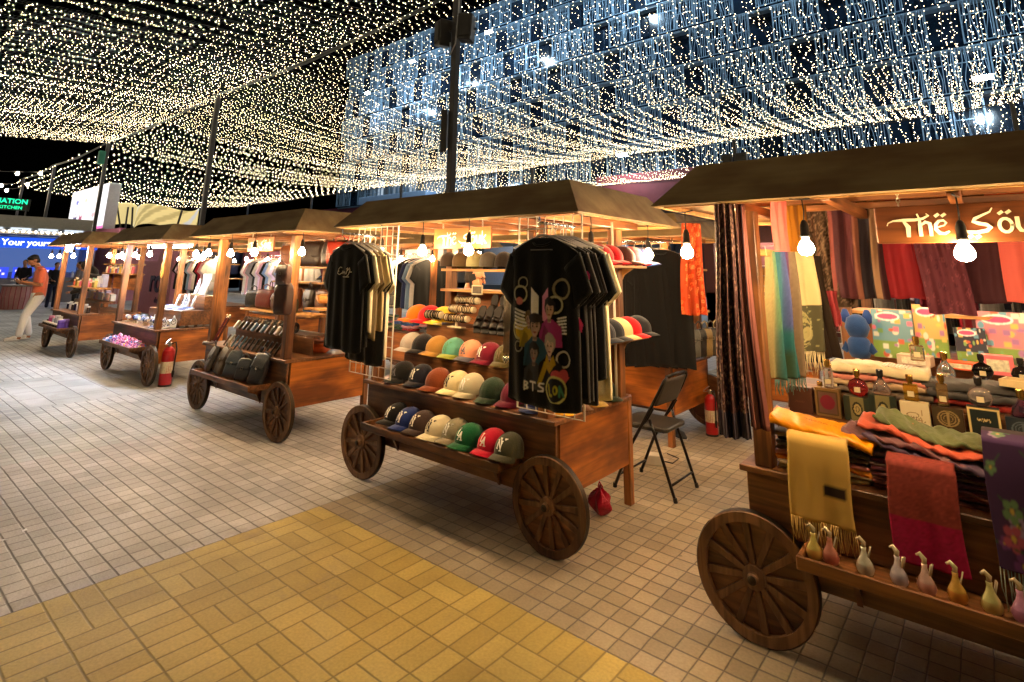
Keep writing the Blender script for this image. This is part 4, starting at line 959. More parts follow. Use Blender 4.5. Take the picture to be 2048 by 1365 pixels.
# ================================================================ SCARF AND PERFUME CART
def drape(w, L, amp=.01, nf=5, seed=0, flare=0., pinch=0., zig=.004, lean=0.):
    def fn(u, v):
        d = 1-v; ww = w*(1-pinch*math.exp(-d*5)+flare*d)
        a = amp*(.35+.65*min(1, d*2.5))
        x = (u-.5)*ww+lean*d+.006*math.sin(d*5+seed); y = a*math.sin(u*2*PI*nf+seed+.8*math.sin(d*3+seed))+a*.4*math.sin(u*2*PI*nf*2.3+seed*2)
        return (x, y, -L*d+zig*math.sin(u*9+seed)*d)
    return fn
def fringe_mb(w, n, L, z, seed, amp=.01, thick=.0022, xo=0):
    m = MB(); random.seed(seed)
    for i in range(n):
        x = (i/(n-1)-.5)*w+xo; a, b = random.uniform(-.006, .006), random.uniform(-.01, .01); l = L*random.uniform(.8, 1.1)
        m.tube([(x, 0, z), (x+a, .003, z-l*.5), (x+b, random.uniform(-.008, .008), z-l)], [thick, thick, thick*.6], 4)
    return m
def scarf(label, loc, w, L, canvas, rz=0, fringe=None, fcol=(200, 190, 150), group='scarves hung on the scarf cart', fnkw=None, nm='scarf', tiltx=0):
    t = thing(nm, label, nm.replace('_', ' '), loc, rz, group); t.rotation_euler = (tiltx, 0, rz)
    kw = dict(amp=.012, nf=4, seed=random.uniform(0, 6)); kw.update(fnkw or {}); fn = drape(w, L, **kw)
    canvas.obj('fabric', fn, t, rough=.85, solid=.003)
    if fringe: b = fn(.5, 0); obj('fringe', fringe_mb(w*(1+kw.get('flare', 0))*.96, fringe[0], fringe[1], b[2]+.004, 5, xo=kw.get('lean', 0)), cloth(fcol), t, smooth=True)
    return t
def cv(rgb, nx=24, ny=40): return Canvas(nx, ny, rgb)
def stripes(cols, nx=60, ny=40):
    c = Canvas(nx, ny, cols[0][1]); 
    for a, col in cols: c.rect(a, 0, 1, 1, col)
    return c
random.seed(21)
# long dark paisley shawl on the front left post
c = Canvas(70, 170, (70, 44, 44))
for i in range(900):
    x, y, r_ = random.random(), random.random(), random.uniform(.01, .024)
    c.ell(x, y, r_*1.5, r_*.32, random.choice([(128, 92, 80), (150, 120, 104), (92, 60, 62)]), inner=random.choice((0, .5)))
c.rect(0, 0, 1, .1, (44, 36, 46))
for i in range(18): c.rect(i/18, 0, i/18+.022, .1, (80, 70, 84))
scarf('long dark brown paisley shawl hanging down the front left post', (-.94, 2.74, 1.93), .09, 1.06, c, fnkw=dict(amp=.018, nf=3.2, seed=1, flare=.5, lean=-.01), rz=R(18))
c = stripes([(0, (96, 56, 52)), (.3, (150, 96, 86)), (.5, (60, 36, 40)), (.75, (120, 70, 64))], 40, 40)
scarf('brown and pink shawl behind the paisley one on the left post', (-.885, 2.80, 1.93), .04, 1.02, c, fnkw=dict(amp=.012, nf=2, seed=2, flare=1.0, lean=.02))
# left end: pink, mustard hanging high, then multicolour, cream paisley, black ones from a wooden arm
scarf('plain pink scarf hung high at the left end', (-.80, 3.2, 1.99), .17, .33, cv((232, 118, 110)), rz=R(78), fnkw=dict(amp=.008, nf=2, seed=3))
scarf('mustard scarf hung high beside the pink one', (-.79, 3.52, 2.0), .32, .31, stripes([(0, (170, 110, 26)), (.35, (140, 88, 20)), (.62, (190, 128, 34)), (.8, (150, 96, 24))]), rz=R(82), fnkw=dict(amp=.012, nf=3, seed=4))
m = MB(); m.box((-.845, 3.3, 1.70), (.04, .62, .035)); tag(obj('scarf_hanger', m, WLY, bevel=.003), 'short pale wooden arm holding the pashminas at the left end of the scarf cart', 'hanger')
c = Canvas(60, 60, (140, 126, 86))
for a, col in ((0, (150, 134, 92)), (.15, (84, 124, 96)), (.3, (54, 104, 116)), (.5, (76, 84, 140)), (.66, (100, 60, 110)), (.82, (124, 106, 84))):
    c.a[:, :][c.X > a] = lin(col)
c.rect(.2, 0, .8, .38, (40, 100, 104)); c.rect(.3, .0, .6, .2, (60, 84, 60)); c.blur(5, (1,)).blur(3).noise(.05)
scarf('teal, green and purple pashmina hanging on the wooden arm', (-.80, 3.13, 1.71), .19, .62, c, rz=R(62), fringe=(26, .07), fcol=(50, 100, 96), fnkw=dict(amp=.022, nf=2.5, seed=1, flare=.1))
c = Canvas(80, 110, (222, 200, 150)); c.rect(0, 0, 1, .46, (86, 84, 62))
for k in range(5): c.ell(.5+.05*k, .22-.01*k, .3-.05*k, .2-.033*k, (170, 160, 110) if k % 2 == 0 else (86, 84, 62))
c.line([(.45, .44), (.3, .38), (.25, .25), (.35, .12), (.55, .06), (.75, .16), (.78, .3)], .03, (180, 170, 120), 1.6)
for i in range(60): c.ell(random.random(), random.uniform(0, .46), .02, .01, (150, 146, 100))
scarf('cream pashmina with a dark paisley end and long fringe', (-.79, 3.34, 1.715), .26, .52, c, rz=R(50), fringe=(34, .12), fcol=(224, 206, 160), fnkw=dict(amp=.018, nf=2, seed=5, flare=.12))
scarf('black shawl hanging behind the cream pashmina', (-.76, 3.58, 1.70), .16, .56, cv((44, 32, 24)), rz=R(55), fnkw=dict(amp=.02, nf=3, seed=2, flare=.3, lean=.06))
scarf('small pink and red fringed scarf hanging on the rear left post', (-.74, 3.84, 1.5), .12, .2, cv((150, 54, 60)), rz=R(20), fringe=(12, .04), fcol=(200, 120, 120))
c = Canvas(50, 60, (84, 66, 52))
for i in range(70): c.line([(random.random(), random.random()), (random.random(), random.random())], .012, random.choice([(120, 96, 76), (60, 44, 36), (150, 124, 100)]))
scarf('brown crinkled shawl hanging behind the first bulb', (-.73, 3.9, 2.03), .28, .62, c, fnkw=dict(amp=.03, nf=3, seed=4, pinch=.0))
# row hanging from the rear beam
R_ = 'scarves in the row along the back of the scarf cart'
c = stripes([(0, (116, 60, 56)), (.1, (70, 34, 42)), (.3, (90, 44, 50)), (.46, (120, 74, 58)), (.56, (34, 26, 34)), (.78, (130, 100, 76)), (.9, (60, 30, 36))])
scarf('maroon shawl with brown and black stripes in the back row', (-.56, 3.86, 2.03), .28, .57, c, group=R_, fnkw=dict(amp=.016, nf=3, seed=1))
scarf('deep red shawl in the back row left of the sign', (-.345, 3.87, 2.03), .19, .56, cv((130, 24, 34)), group=R_, fnkw=dict(amp=.008, nf=2, seed=2))
c = Canvas(50, 70, (96, 44, 58))
for i in range(90): c.ell(random.random(), random.random(), random.uniform(.02, .05), random.uniform(.015, .03), random.choice([(120, 62, 74), (80, 34, 50)]), inner=.5)
scarf('plum patterned shawl hanging lowest behind the sign', (-.185, 3.80, 2.03), .2, .63, c, group=R_, fnkw=dict(amp=.012, nf=2, seed=3, lean=.03))
scarf('dark crimson shawl showing at the left edge of the plum one', (-.235, 3.88, 2.03), .12, .6, cv((90, 16, 34)), group=R_)
scarf('dark plum shawl right of the patterned one', (-.02, 3.88, 2.03), .24, .57, cv((66, 30, 40)), group=R_, fnkw=dict(amp=.01, nf=2, seed=6))
scarf('salmon pink shawl at the right of the back row', (.2, 3.87, 2.03), .3, .56, cv((220, 104, 96)), group=R_, fnkw=dict(amp=.009, nf=2, seed=1))
scarf('teal shawl beyond the salmon one in the back row', (.5, 3.87, 2.03), .28, .56, cv((40, 100, 110)), group=R_)

# folded cloths
def slab_mb(w, d, h, seed=0, wob=.006):
    m = MB(); n, k = 34, 26
    def f(u, v):
        a = v*2*PI; x = (u-.5)*w; c_, s_ = math.cos(a), math.sin(a)
        y = d/2*math.copysign(abs(c_)**.35, c_); z = h/2*math.copysign(abs(s_)**.6, s_)+wob*math.sin(u*7+seed)+wob*.5*math.sin(u*17+seed*3)*c_
        z += wob*.45*math.sin(u*31+seed*5+c_*3)*max(0, s_)+wob*.4*math.sin(u*53+c_*7+seed); return (x+.004*math.sin(a*3+seed), y*(1+.04*math.sin(u*11+seed)+.015*math.sin(u*37+seed*2)), z)
    m.grid(f, n, k); m.f += [tuple(j*(n+1) for j in range(k)), tuple(j*(n+1)+n for j in range(k))[::-1]]; m.m += [0, 0]; return m
def folded_stack(base, loc, w, d, layers, rz=0, group=None, jit=.012, what='folded scarf', tilt=0):
    z = loc[2]
    for i, (nm, col, h) in enumerate(layers):
        o = obj(what.replace(' ', '_'), slab_mb(w*random.uniform(.95, 1.03), d*random.uniform(.94, 1.03), h*1.08, i*1.7, .0045), silk(col) if i % 2 else cloth(col), loc=(loc[0]+random.uniform(-jit, jit), loc[1]+random.uniform(-jit, jit)*.7, z+h/2), rot=(tilt, 0, rz+random.uniform(-.04, .04)), smooth=True)
        tag(o, '%s %s, %s up in %s' % (nm, what, ORD[i], base), what, group or base); z += h
    return z
ZC = ZK
random.seed(31)
z = folded_stack('the front left stack', (-.66, 3.04, ZC), .38, .16, [('pale yellow', (196, 166, 96), .022), ('cream', (206, 184, 140), .016), ('orange', (224, 134, 30), .022), ('pink', (204, 130, 120), .018), ('brown', (110, 84, 60), .02), ('dark grey', (80, 70, 62), .024), ('charcoal', (60, 54, 50), .02), ('olive', (100, 84, 52), .02)], group='folded scarves at the front left')
o = obj('folded_scarf', slab_mb(.42, .19, .04, 3, .006), plain((236, 150, 10), .3, name='glossy_wrap', noise=.1, bump=.3, bscale=25), loc=(-.66, 3.02, z+.03), rot=(R(4), R(8), 0), smooth=True)
tag(o, 'bright yellow wrapped scarf with dark lettering lying on top of the front left stack', 'folded scarf', 'folded scarves at the front left')
m = MB(); m.ribbon([[(a*.02-.07, b*.012), (a*.02-.064, b*.012+.008), (a*.02-.058, b*.012)] for a in range(7) for b in (0,)]+[[(a*.012-.06, -.018), (a*.012-.054, -.014)] for a in range(9)], .004, lambda a, b, d: (a, b-.0, .0235+d)); obj('lettering', m, plain((150, 70, 10), .5), o)
# beige fringed one folded over the front edge
c = cv((196, 160, 84), 20, 30); c.rect(.6, .26, .92, .34, (40, 26, 18)); 
def over(w, d, L, amp=.006, seed=0, flare=.0):
    def fn(u, v):
        x = (u-.5)*w*(1+flare*(1-v)); top = d/(d+L)
        if v > 1-top: q = (v-(1-top))/top; return (x, d*q, .004+.012*math.sin(q*PI))
        q = 1-v/(1-top); return (x+.004*math.sin(q*5+seed), -.008-.008*math.sin(min(1, q*3)*PI/2)+amp*math.sin(u*11+seed)*q, -L*q)
    return fn
def over_scarf(label, loc, w, d, L, canvas, fringe=None, fcol=(200, 160, 90), seed=0, rz=0, flare=.06):
    t = thing('scarf', label, 'scarf', loc, rz, 'scarves folded over the front edge'); fn = over(w, d, L, .007, seed, flare)
    canvas.obj('fabric', fn, t, rough=.9, solid=.007)
    if fringe: o = obj('fringe', fringe_mb(w*(1+flare)*.97, fringe[0], fringe[1], -L+.004, 8), cloth(fcol), t, smooth=True); o.location.y = -.018
    return t
over_scarf('mustard beige scarf with a small black tag and long fringe draped over the front', (-.655, 2.885, .885), .235, .12, .32, c, (40, .1), (206, 168, 92), 1)
z = folded_stack('the middle front stack', (-.27, 3.06, ZC), .42, .17, [('dusty rose', (130, 76, 64), .018), ('brown red', (126, 54, 44), .018), ('salmon', (160, 96, 84), .014), ('wine', (96, 34, 46), .018), ('mauve', (116, 64, 80), .018), ('brown', (80, 50, 40), .016), ('plum', (84, 40, 66), .022), ('dark violet', (64, 36, 60), .022)], group='folded scarves in the middle front')
for nm, col, dx, dy, dz, ry in (('dark purple shimmering', (66, 40, 74), .02, -.01, .018, R(9)), ('brown and violet', (110, 62, 66), -.06, 0, .045, R(7)), ('orange red', (196, 78, 44), .0, .012, .07, R(8)), ('green and yellow', (88, 98, 50), .06, .04, .088, R(9))):
    o = obj('folded_scarf', slab_mb(.43, .18, .024, dz*90, .012), silk(col), loc=(-.29+dx, 3.05+dy, z+dz), rot=(R(5), ry, R(-3)), smooth=True)
    tag(o, '%s pashmina lying rumpled on top of the middle front stack' % nm, 'folded scarf', 'folded scarves in the middle front')
c = Canvas(24, 60, (128, 52, 44)); c.rect(0, 0, 1, .34, (150, 14, 62)); c.noise(.12)
over_scarf('brown red silk scarf with a magenta band draped over the front', (-.29, 2.88, .86), .22, .12, .35, c, seed=2)
# big floral scarf at right edge with fringe
c = Canvas(120, 150, (58, 34, 70))
for i in range(46):
    x, y = random.random(), random.random(); col = random.choice([(90, 120, 84), (130, 112, 140), (96, 52, 104), (176, 166, 160), (56, 86, 72), (150, 70, 90)]); a = random.uniform(0, PI); q = random.uniform(.03, .07)
    c.line([(x, y), (x+.16*math.cos(a), y+.1*math.sin(a))], .014, (50, 74, 54), 1.3)
    for k in range(5): c.ell(x+q*math.cos(a+k*1.257), y+q*.75*math.sin(a+k*1.257), q*.62, q*.42, col)
    c.ell(x, y, q*.35, q*.28, (180, 150, 70))
c.blur(1)
c.rect(0, .8, 1, 1, (50, 40, 44))
over_scarf('purple and green floral scarf with pale fringe hanging at the right edge', (.06, 2.875, 1.0), .28, .2, .42, c, (30, .16), (150, 160, 140), 3)
folded_stack('the stack under the floral scarf', (.12, 3.06, ZC), .38, .2, [('violet', (90, 60, 110), .05), ('plum', (80, 40, 60), .05), ('grey', (80, 76, 80), .06), ('dark purple', (56, 36, 66), .06), ('black', (40, 38, 42), .05)], group='folded scarves under the floral one')
# perfume boxes on the display step
ZP = ZC+.188
PB = [((70, 44, 36), (96, 60, 44), None, 'dark brown'), ((120, 92, 54), (112, 34, 50), 'round', 'gold and maroon'), ((48, 54, 44), (170, 150, 96), 'oval', 'dark green with a gold oval'), ((44, 50, 42), (176, 160, 104), 'oval', 'black green with a gold panel'), ((214, 196, 158), (120, 92, 60), 'script', 'cream with brown script'), ((66, 52, 36), (150, 126, 80), 'crest', 'brown with a gold crest'), ((36, 42, 40), (206, 180, 120), 'frame', 'black with a gold frame'), ((40, 46, 52), (90, 96, 100), 'crest', 'slate'), ((150, 120, 60), (90, 30, 40), 'round', 'golden'), ((50, 30, 36), (170, 140, 90), 'frame', 'wine red')]
def perfume_box(i, x, y, w, h, base, acc, kind, nm, z=ZP):
    t = thing('perfume_box', '%s perfume box in the row on the raised step' % nm, 'box', (x, y, z), random.uniform(-.05, .05), 'perfume boxes in a row')
    m = MB(); m.box((0, 0, h/2), (w, .05, h)); obj('carton', m, plain(base, .3, name='carton', noise=.05), t, bevel=.0015)
    c = Canvas(34, 44, base); dk = tuple(int(v*.6) for v in base)
    if kind == 'round': c.rect(0, 0, 1, 1, base); c.rect(.08, .08, .92, .92, dk); c.rect(.12, .12, .88, .88, (96, 70, 60)); c.ell(.5, .52, .3, .26, acc)
    elif kind == 'oval': c.rect(.26, 0, .78, 1, (120, 112, 74)); c.ell(.52, .5, .2, .3, (30, 30, 30)); c.ell(.52, .5, .14, .22, acc, inner=.55); c.ell(.52, .5, .05, .1, acc)
    elif kind == 'script':
        for k in range(7): c.line([(.2+.08*k, .5), (.22+.08*k, .38), (.27+.08*k, .38)], .025, acc, 1.2)
        c.ell(.42, .55, .22, .1, acc, inner=.85); c.line([(.75, .8), (.7, .3), (.82, .1)], .02, (150, 110, 70), 1.2); c.ell(.82, .35, .03, .025, acc)
    elif kind == 'crest':
        for r_ in (.36, .26, .16): c.ell(.5, .62, r_, r_*.8, acc, inner=.86)
        c.rect(.47, .35, .53, .85, acc); [c.line([(.25+.07*k, .14), (.28+.07*k, .2)], .03, acc) for k in range(7)]
    elif kind == 'frame': c.rect(0, 0, 1, 1, acc); c.rect(.06, .05, .94, .95, base); [c.line([(.28+.07*k, .62), (.3+.07*k, .68), (.33+.07*k, .6)], .022, acc) for k in range(6)]; c.line([(.45, .2), (.5, .32), (.55, .2)], .02, acc)
    else: [c.line([(.3+.07*k, .4), (.32+.07*k, .46)], .025, acc) for k in range(6)]
    c.obj('label', lambda u, v: ((u-.5)*w*.985, -.0265, .0015+(h-.003)*v), t, rough=.3, smooth=False)
xs = [-.80, -.675, -.55, -.445, -.32, -.2, -.075, .05, .17, .29]
GOLD = metal((214, 170, 90), .25)
def bottle(i, label, loc, kind, liq, s=1.0, group='perfume bottles standing on the boxes', rz=0):
    t = thing('perfume_bottle', label, 'perfume bottle', loc, rz, group); g = glass(liq)
    m = MB()
    if kind == 'round': m.lathe([(.014, 0), (.03, .008), (.04, .034), (.03, .06), (.012, .07), (.008, .074)], 20, sy=.6)
    elif kind == 'square': m.box((0, 0, .033), (.05, .026, .064))
    elif kind == 'tall': m.box((0, 0, .042), (.036, .026, .084))
    else: m.lathe([(.03, 0), (.034, .006), (.03, .03), (.014, .052), (.009, .064)], 18, sy=.7)
    m.v = [tuple(q*s for q in v) for v in m.v]; obj('flask', m, g, t, smooth=kind in ('round', 'cone'), bevel=.0 if kind in ('round', 'cone') else .004*s)
    zt = {'round': .074, 'square': .066, 'tall': .085}.get(kind, .064)*s
    m = MB(); m.lathe([(.009*s, zt-.002), (.009*s, zt+.006), (.012*s, zt+.008), (.013*s, zt+.03*s), (.011*s, zt+.034*s), (0, zt+.034*s)], 14); obj('stopper', m, GOLD if i % 3 else plain((30, 28, 30), .25), t, smooth=False)
    m = MB(); m.box((0, -.0145*s if kind != 'round' else -.024*s, .028*s), (.022*s, .002, .02*s)); obj('bottle_label', m, plain((210, 190, 150), .5), t)
    return t
random.seed(41)
for i, (x, (a, b, k, nm)) in enumerate(zip(xs, PB)):
    h = .125+.012*math.sin(i*2.4); perfume_box(i, x, 3.35-.04+.0*i, .11, h, a, b, k, nm)
    if i: bottle(i, '%s perfume bottle from the left standing on the row of boxes' % ORD[i-1], (x+.01*math.sin(i), 3.31, ZP+h+.001), ['square', 'tall', 'round', 'cone', 'square', 'tall', 'round', 'cone', 'square', 'tall'][i], [(220, 200, 190), (240, 230, 220), (190, 60, 60), (230, 200, 190), (240, 190, 70), (220, 180, 120), (230, 210, 200), (120, 90, 120), (240, 220, 200), (220, 160, 90)][i], 1.15)
# second shelf level behind with cloth piles, tester strips, bottles
m = MB(); m.box((0, .63, 1.0), (1.66, .36, .02)); m.box((0, .46, .93), (1.66, .018, .12)); obj('display_step', m, WD, carts[4], bevel=.003)
ZQ = 1.011
folded_stack('the cream pile behind the perfume row', (-.47, 3.5, ZQ), .42, .2, [('grey brown', (110, 96, 84), .03), ('tan', (170, 140, 104), .034), ('rose pink', (196, 120, 104), .03), ('cream', (216, 196, 156), .05)], group='folded shawls behind the perfume row')
m = MB(); [m.box((-.06+.014*i, 0, 0), (.007, .06, .003)) for i in range(9)]; tag(obj('tester_strips', m, plain((236, 232, 220), .5), loc=(-.38, 3.44, ZQ+.15), rot=(R(8), 0, R(-8))), 'row of white scent tester strips lying on the cream shawls', 'tester strips')
folded_stack('the dark pile behind the perfume row', (-.08, 3.5, ZQ), .4, .2, [('red checked', (160, 50, 44), .03), ('black', (52, 48, 48), .035), ('dark grey', (76, 72, 70), .04)], group='dark folded shawls behind the perfume row')
for i, (x, y, zz, k, lq, s, nm) in enumerate([(-.2, 3.56, .11, 'cone', (230, 235, 240), 1.15, 'clear conical'), (-.06, 3.58, .11, 'round', (40, 34, 36), 1.05, 'black horse-head'), (.08, 3.6, .11, 'round', (50, 40, 40), 1.0, 'dark bulbous'), (-.66, 3.42, .0, 'tall', (150, 20, 30), 1.05, 'tall red'), (-.72, 3.36, -.08, 'tall', (140, 24, 30), 1.05, 'slim dark red'), (-.31, 3.62, .16, 'square', (230, 220, 200), 1.2, 'pale square')]):
    bottle(i*3+(0 if 'black' in nm or 'dark b' in nm else 1), '%s bottle standing among the shawls behind the perfume row' % nm, (x, y, ZQ+zz), k, lq, s, 'bottles among the shawls')
t = thing('tray_box', 'open cream box at the right behind the perfume row', 'box', (.09, 3.42, ZQ+.115), R(-15))
m = MB(); [m.box(c_, d_) for c_, d_ in (((0, 0, .004), (.17, .11, .008)), ((-.083, 0, .015), (.006, .11, .03)), ((.083, 0, .015), (.006, .11, .03)), ((0, -.053, .015), (.17, .006, .03)), ((0, .053, .015), (.17, .006, .03)))]; obj('tray_walls', m, plain((206, 180, 130), .6), t, bevel=.001)
m = MB(); m.box((0, 0, .012), (.15, .09, .008)); obj('lining', m, plain((120, 84, 50), .8), t)
# tear-drop flacons on the low tray
for i, x in enumerate([-.68, -.62, -.5, -.39, -.305, -.215, -.12, -.04, .05, .16]):
    t = thing('glass_flacon', '%s small swan-necked glass flacon from the left on the low tray' % ORD[i], 'perfume bottle', (x, 2.80, .446), random.uniform(-.5, .5), 'glass flacons on the low tray of the scarf cart'); t.scale = (1.3, 1.3, 1.35)
    col = [(230, 180, 90), (214, 120, 100), (200, 190, 170), (190, 180, 196), (216, 160, 150), (226, 150, 60), (220, 200, 120), (200, 130, 170), (220, 190, 140), (190, 200, 210)][i]
    m = MB(); m.lathe([(.012, 0), (.02, .004), (.024, .018), (.021, .034), (.011, .05), (.007, .064), (.008, .074)], 16, sy=.8); obj('flask', m, plain(tuple(min(255, v+25) for v in col), .12, .35, name='lustre_glass', coat=1, noise=.35, nscale=60), t, smooth=True)
    m = MB(); m.tube([(0, 0, .07), (.002, 0, .085), (-.008, -.002, .096), (-.017, -.003, .09)], [.006, .007, .006, .003], 8); m.box((.012, .004, .055), (.004, .014, .045), ry=R(15)); obj('bird_stopper', m, plain((206, 190, 160), .25, .4), t, smooth=True)
    m = MB(); m.lathe([(.0205, .006), (.0248, .018), (.022, .03)], 16, sy=.83, caps=False); obj('colour_band', m, plain(tuple(int(v*.8) for v in col), .3), t, smooth=True)

# ================================================================ BAG CART
def bag(label, loc, w, h, d, col, rz=0, tilt=0, flap=.55, strap=False, handle=False, buckle=True, group='leather bags on the bag cart', nm='shoulder_bag', top=None):
    t = thing(nm, label, 'bag', loc, rz, group); t.rotation_euler = (tilt, 0, rz); L_ = leather(col)
    m = MB(); k = 20
    def f(u, v):
        z = h*v; q = (abs(2*v-1))**5; s = 1-.12*q; a = u*2*PI; c_, s_ = math.cos(a), math.sin(a); tp = (1-(1-(top or 1))*v)
        return (w/2*s*tp*math.copysign(abs(c_)**.3, c_), d/2*(1-.5*q)*(1-.35*v)*math.copysign(abs(s_)**.45, s_)+.003*math.sin(u*20+v*8), z)
    m.grid(f, 36, 14, cu=True); m.f += [tuple(range(36))[::-1], tuple(range(14*36, 15*36))]; m.m += [0, 0]; obj('bag_body', m, L_, t, smooth=True)
    if flap:
        m = MB(); tp = top or 1; m.grid(lambda u, v: ((u-.5)*w*(.98 if not top else (1-(1-tp)*(1-flap*v)))*.98, -d*.38*(.6+.4*v)-.006+(.02*(1-v)**4), h*(1.0-flap*v)-(.012*(1-(2*u-1)**2)*v if v > .8 else 0)), 12, 8); obj('flap', m, L_, t, smooth=True, solid=.004)
    if buckle:
        m = MB(); z0 = h*(1-flap); m.tube([(-.012, -d*.4-.012, z0+.012), (.012, -d*.4-.012, z0+.012), (.012, -d*.4-.012, z0-.01), (-.012, -d*.4-.012, z0-.01)], .0022, 5, closed=True); obj('buckle', m, metal((180, 170, 150), .3), t)
        m = MB(); m.box((0, -d*.4-.009, h*(1-flap)-.01), (.014, .004, .06)); obj('fastening_strap', m, L_, t)
    if strap: m = MB(); m.tube([(-w*.42, 0, h*.92), (-w*.3, -d*.2, h*1.12), (0, -d*.5, h*1.18), (w*.3, -d*.5, h*1.02), (w*.44, 0, h*.9)], .006, 6); obj('strap', m, L_, t, smooth=True)
    if handle: m = MB(); m.tube([(-w*.22, 0, h*.97), (-w*.2, 0, h*1.18), (0, 0, h*1.28), (w*.2, 0, h*1.18), (w*.22, 0, h*.97)], .007, 8); obj('handle', m, L_, t, smooth=True)
    return t
for i, (x, c, w, h, rz, lb) in enumerate([(-6.72, (60, 56, 54), .2, .27, -.25, 'charcoal shoulder bag, leftmost on the low tray'), (-6.44, (84, 74, 66), .19, .28, -.1, 'grey brown shoulder bag with a flap, second on the low tray'), (-6.16, (56, 64, 74), .21, .27, .2, 'blue grey two-tone shoulder bag in the middle of the low tray'), (-5.9, (46, 50, 58), .17, .22, .35, 'small black bag with a white zip, fourth on the low tray'), (-5.62, (34, 34, 40), .23, .30, .1, 'large black shoulder bag, rightmost on the low tray')]):
    bag(lb, (x, 2.83, .46), w, h, .07, c, rz, R(-18), flap=.5, strap=True)
t = thing('price_card_stand', 'silver framed card holder at the left corner of the bag cart counter', 'card holder', (-7.0, 2.95, ZK)); m = MB(); m.box((0, 0, .01), (.14, .09, .015)); m.box((0, .02, .02), (.15, .05, .012)); obj('plate', m, metal((200, 200, 205)), t)
random.seed(51)
WCOL = [((44, 36, 32), 'black brown'), ((90, 70, 56), 'brown'), ((150, 140, 120), 'beige'), ((40, 44, 52), 'slate'), ((84, 112, 140), 'blue'), ((70, 100, 120), 'steel blue'), ((30, 30, 32), 'black'), ((60, 54, 40), 'olive'), ((56, 50, 50), 'charcoal')]
for i in range(13):
    c, nm = WCOL[[1, 2, 5, 4, 5, 3, 6, 6, 7, 6, 8, 6, 0][i]]; x = -6.72+i*.095
    t = thing('wallet', '%s wallet, %s in the front row on the counter' % (nm, (ORD+['thirteenth'])[i]), 'wallet', (x, 2.99, ZK+.003), R(-25), 'wallets standing on the bag cart counter'); t.rotation_euler = (R(-30), 0, R(-30))
    m = MB(); m.box((0, 0, .065), (.09, .018, .13)); obj('cover', m, leather(c), t, bevel=.004); m = MB(); m.box((0, -.0095, .065), (.084, .002, .004)); m.box((.03, -.0105, .09), (.02, .002, .03)); obj('card_slot', m, plain((170, 165, 150), .4), t)
for i in range(16):
    c = random.choice([(40, 28, 22), (70, 44, 28), (24, 22, 22), (96, 70, 46)]); x = -6.75+i*.072
    t = thing('bracelet_coil', '%s leather belt coil from the left on the bag cart step' % (ORD+['thirteenth', 'fourteenth', 'fifteenth', 'sixteenth'])[i], 'belt', (x, 3.24, ZK+.245), R(-70), 'coiled leather belts on the step')
    m = MB(); m.lathe([(.05, -.014), (.054, -.014), (.054, .014), (.05, .014), (.05, -.014)], 18, axis='Y', caps=False); m.lathe([(.038, -.014), (.042, -.014), (.042, .014), (.038, .014), (.038, -.014)], 16, axis='Y', caps=False); obj('belt', m, leather(c), t)
    m = MB(); m.box((0, -.02, .05), (.022, .008, .02)); m.box((.0, -.017, -.035), (.016, .004, .016)); obj('belt_buckle', m, metal((200, 190, 170), .25), t, bevel=.002)
for lb, x, y, z, w, h, d, c, kw in [
    ('black handbag leaning at the left of the middle shelf', -6.95, 3.38, 1.105, .26, .2, .1, (26, 24, 24), dict(handle=True, flap=0, buckle=False)), ('oxblood tote with thin handles on the middle shelf', -6.6, 3.36, 1.105, .3, .22, .13, (84, 32, 28), dict(handle=True, flap=0, buckle=False)),
    ('brown slanted handbag on the middle shelf', -6.25, 3.36, 1.105, .26, .19, .12, (70, 40, 26), dict(flap=.4)), ('small olive pouch on the middle shelf', -5.98, 3.36, 1.105, .16, .14, .08, (56, 58, 44), dict(flap=.5, buckle=False)),
    ('dark brown briefcase high on the rear shelf', -6.35, 3.72, 1.6, .56, .3, .14, (50, 32, 24), dict(handle=True, flap=.6)), ('black travel bag high on the rear shelf', -5.72, 3.72, 1.6, .46, .3, .18, (32, 26, 24), dict(handle=True, flap=0, buckle=False)), ('tan soft bag high at the left of the rear shelf', -6.8, 3.72, 1.6, .3, .26, .12, (124, 70, 36), dict(flap=.4, buckle=False)),
    ('red brown satchel hanging at the right end of the bag cart', -5.2, 3.42, 1.62, .3, .24, .1, (140, 40, 26), dict(handle=True, flap=.5)), ('black clutch under the tan one', -5.17, 3.5, 1.195, .24, .05, .14, (24, 22, 22), dict(flap=0, buckle=False))]:
    bag(lb, (x, y, z), w, h, d, c, .1 if 'end' not in lb else R(60), 0, **kw)
m = MB(); m.box((0, .44, 1.09), (1.6, .28, .02)); obj('middle_shelf', m, WL, carts[2], bevel=.003)
o = bag('tan leather clutch lying on the right side shelf', (-5.18, 3.34, 1.25), .27, .17, .06, (176, 120, 62), R(70), R(-70), flap=.6, buckle=False)
o = bag('glossy russet leather pouch on the counter at the right end', (-5.5, 3.35, ZK+.03), .34, .2, .1, (150, 62, 26), R(20), R(-72), flap=.5, buckle=False)
bp_ = bag('dark brown backpack hanging on the front right post of the bag cart', (-5.27, 2.86, 1.14), .2, .3, .12, (58, 36, 32), R(10), 0, flap=.0, buckle=False, strap=True)
bag('small dark pouch bag hanging above the backpack', (-5.27, 2.84, 1.42), .17, .2, .09, (66, 42, 38), R(10), 0, flap=.45, strap=True)
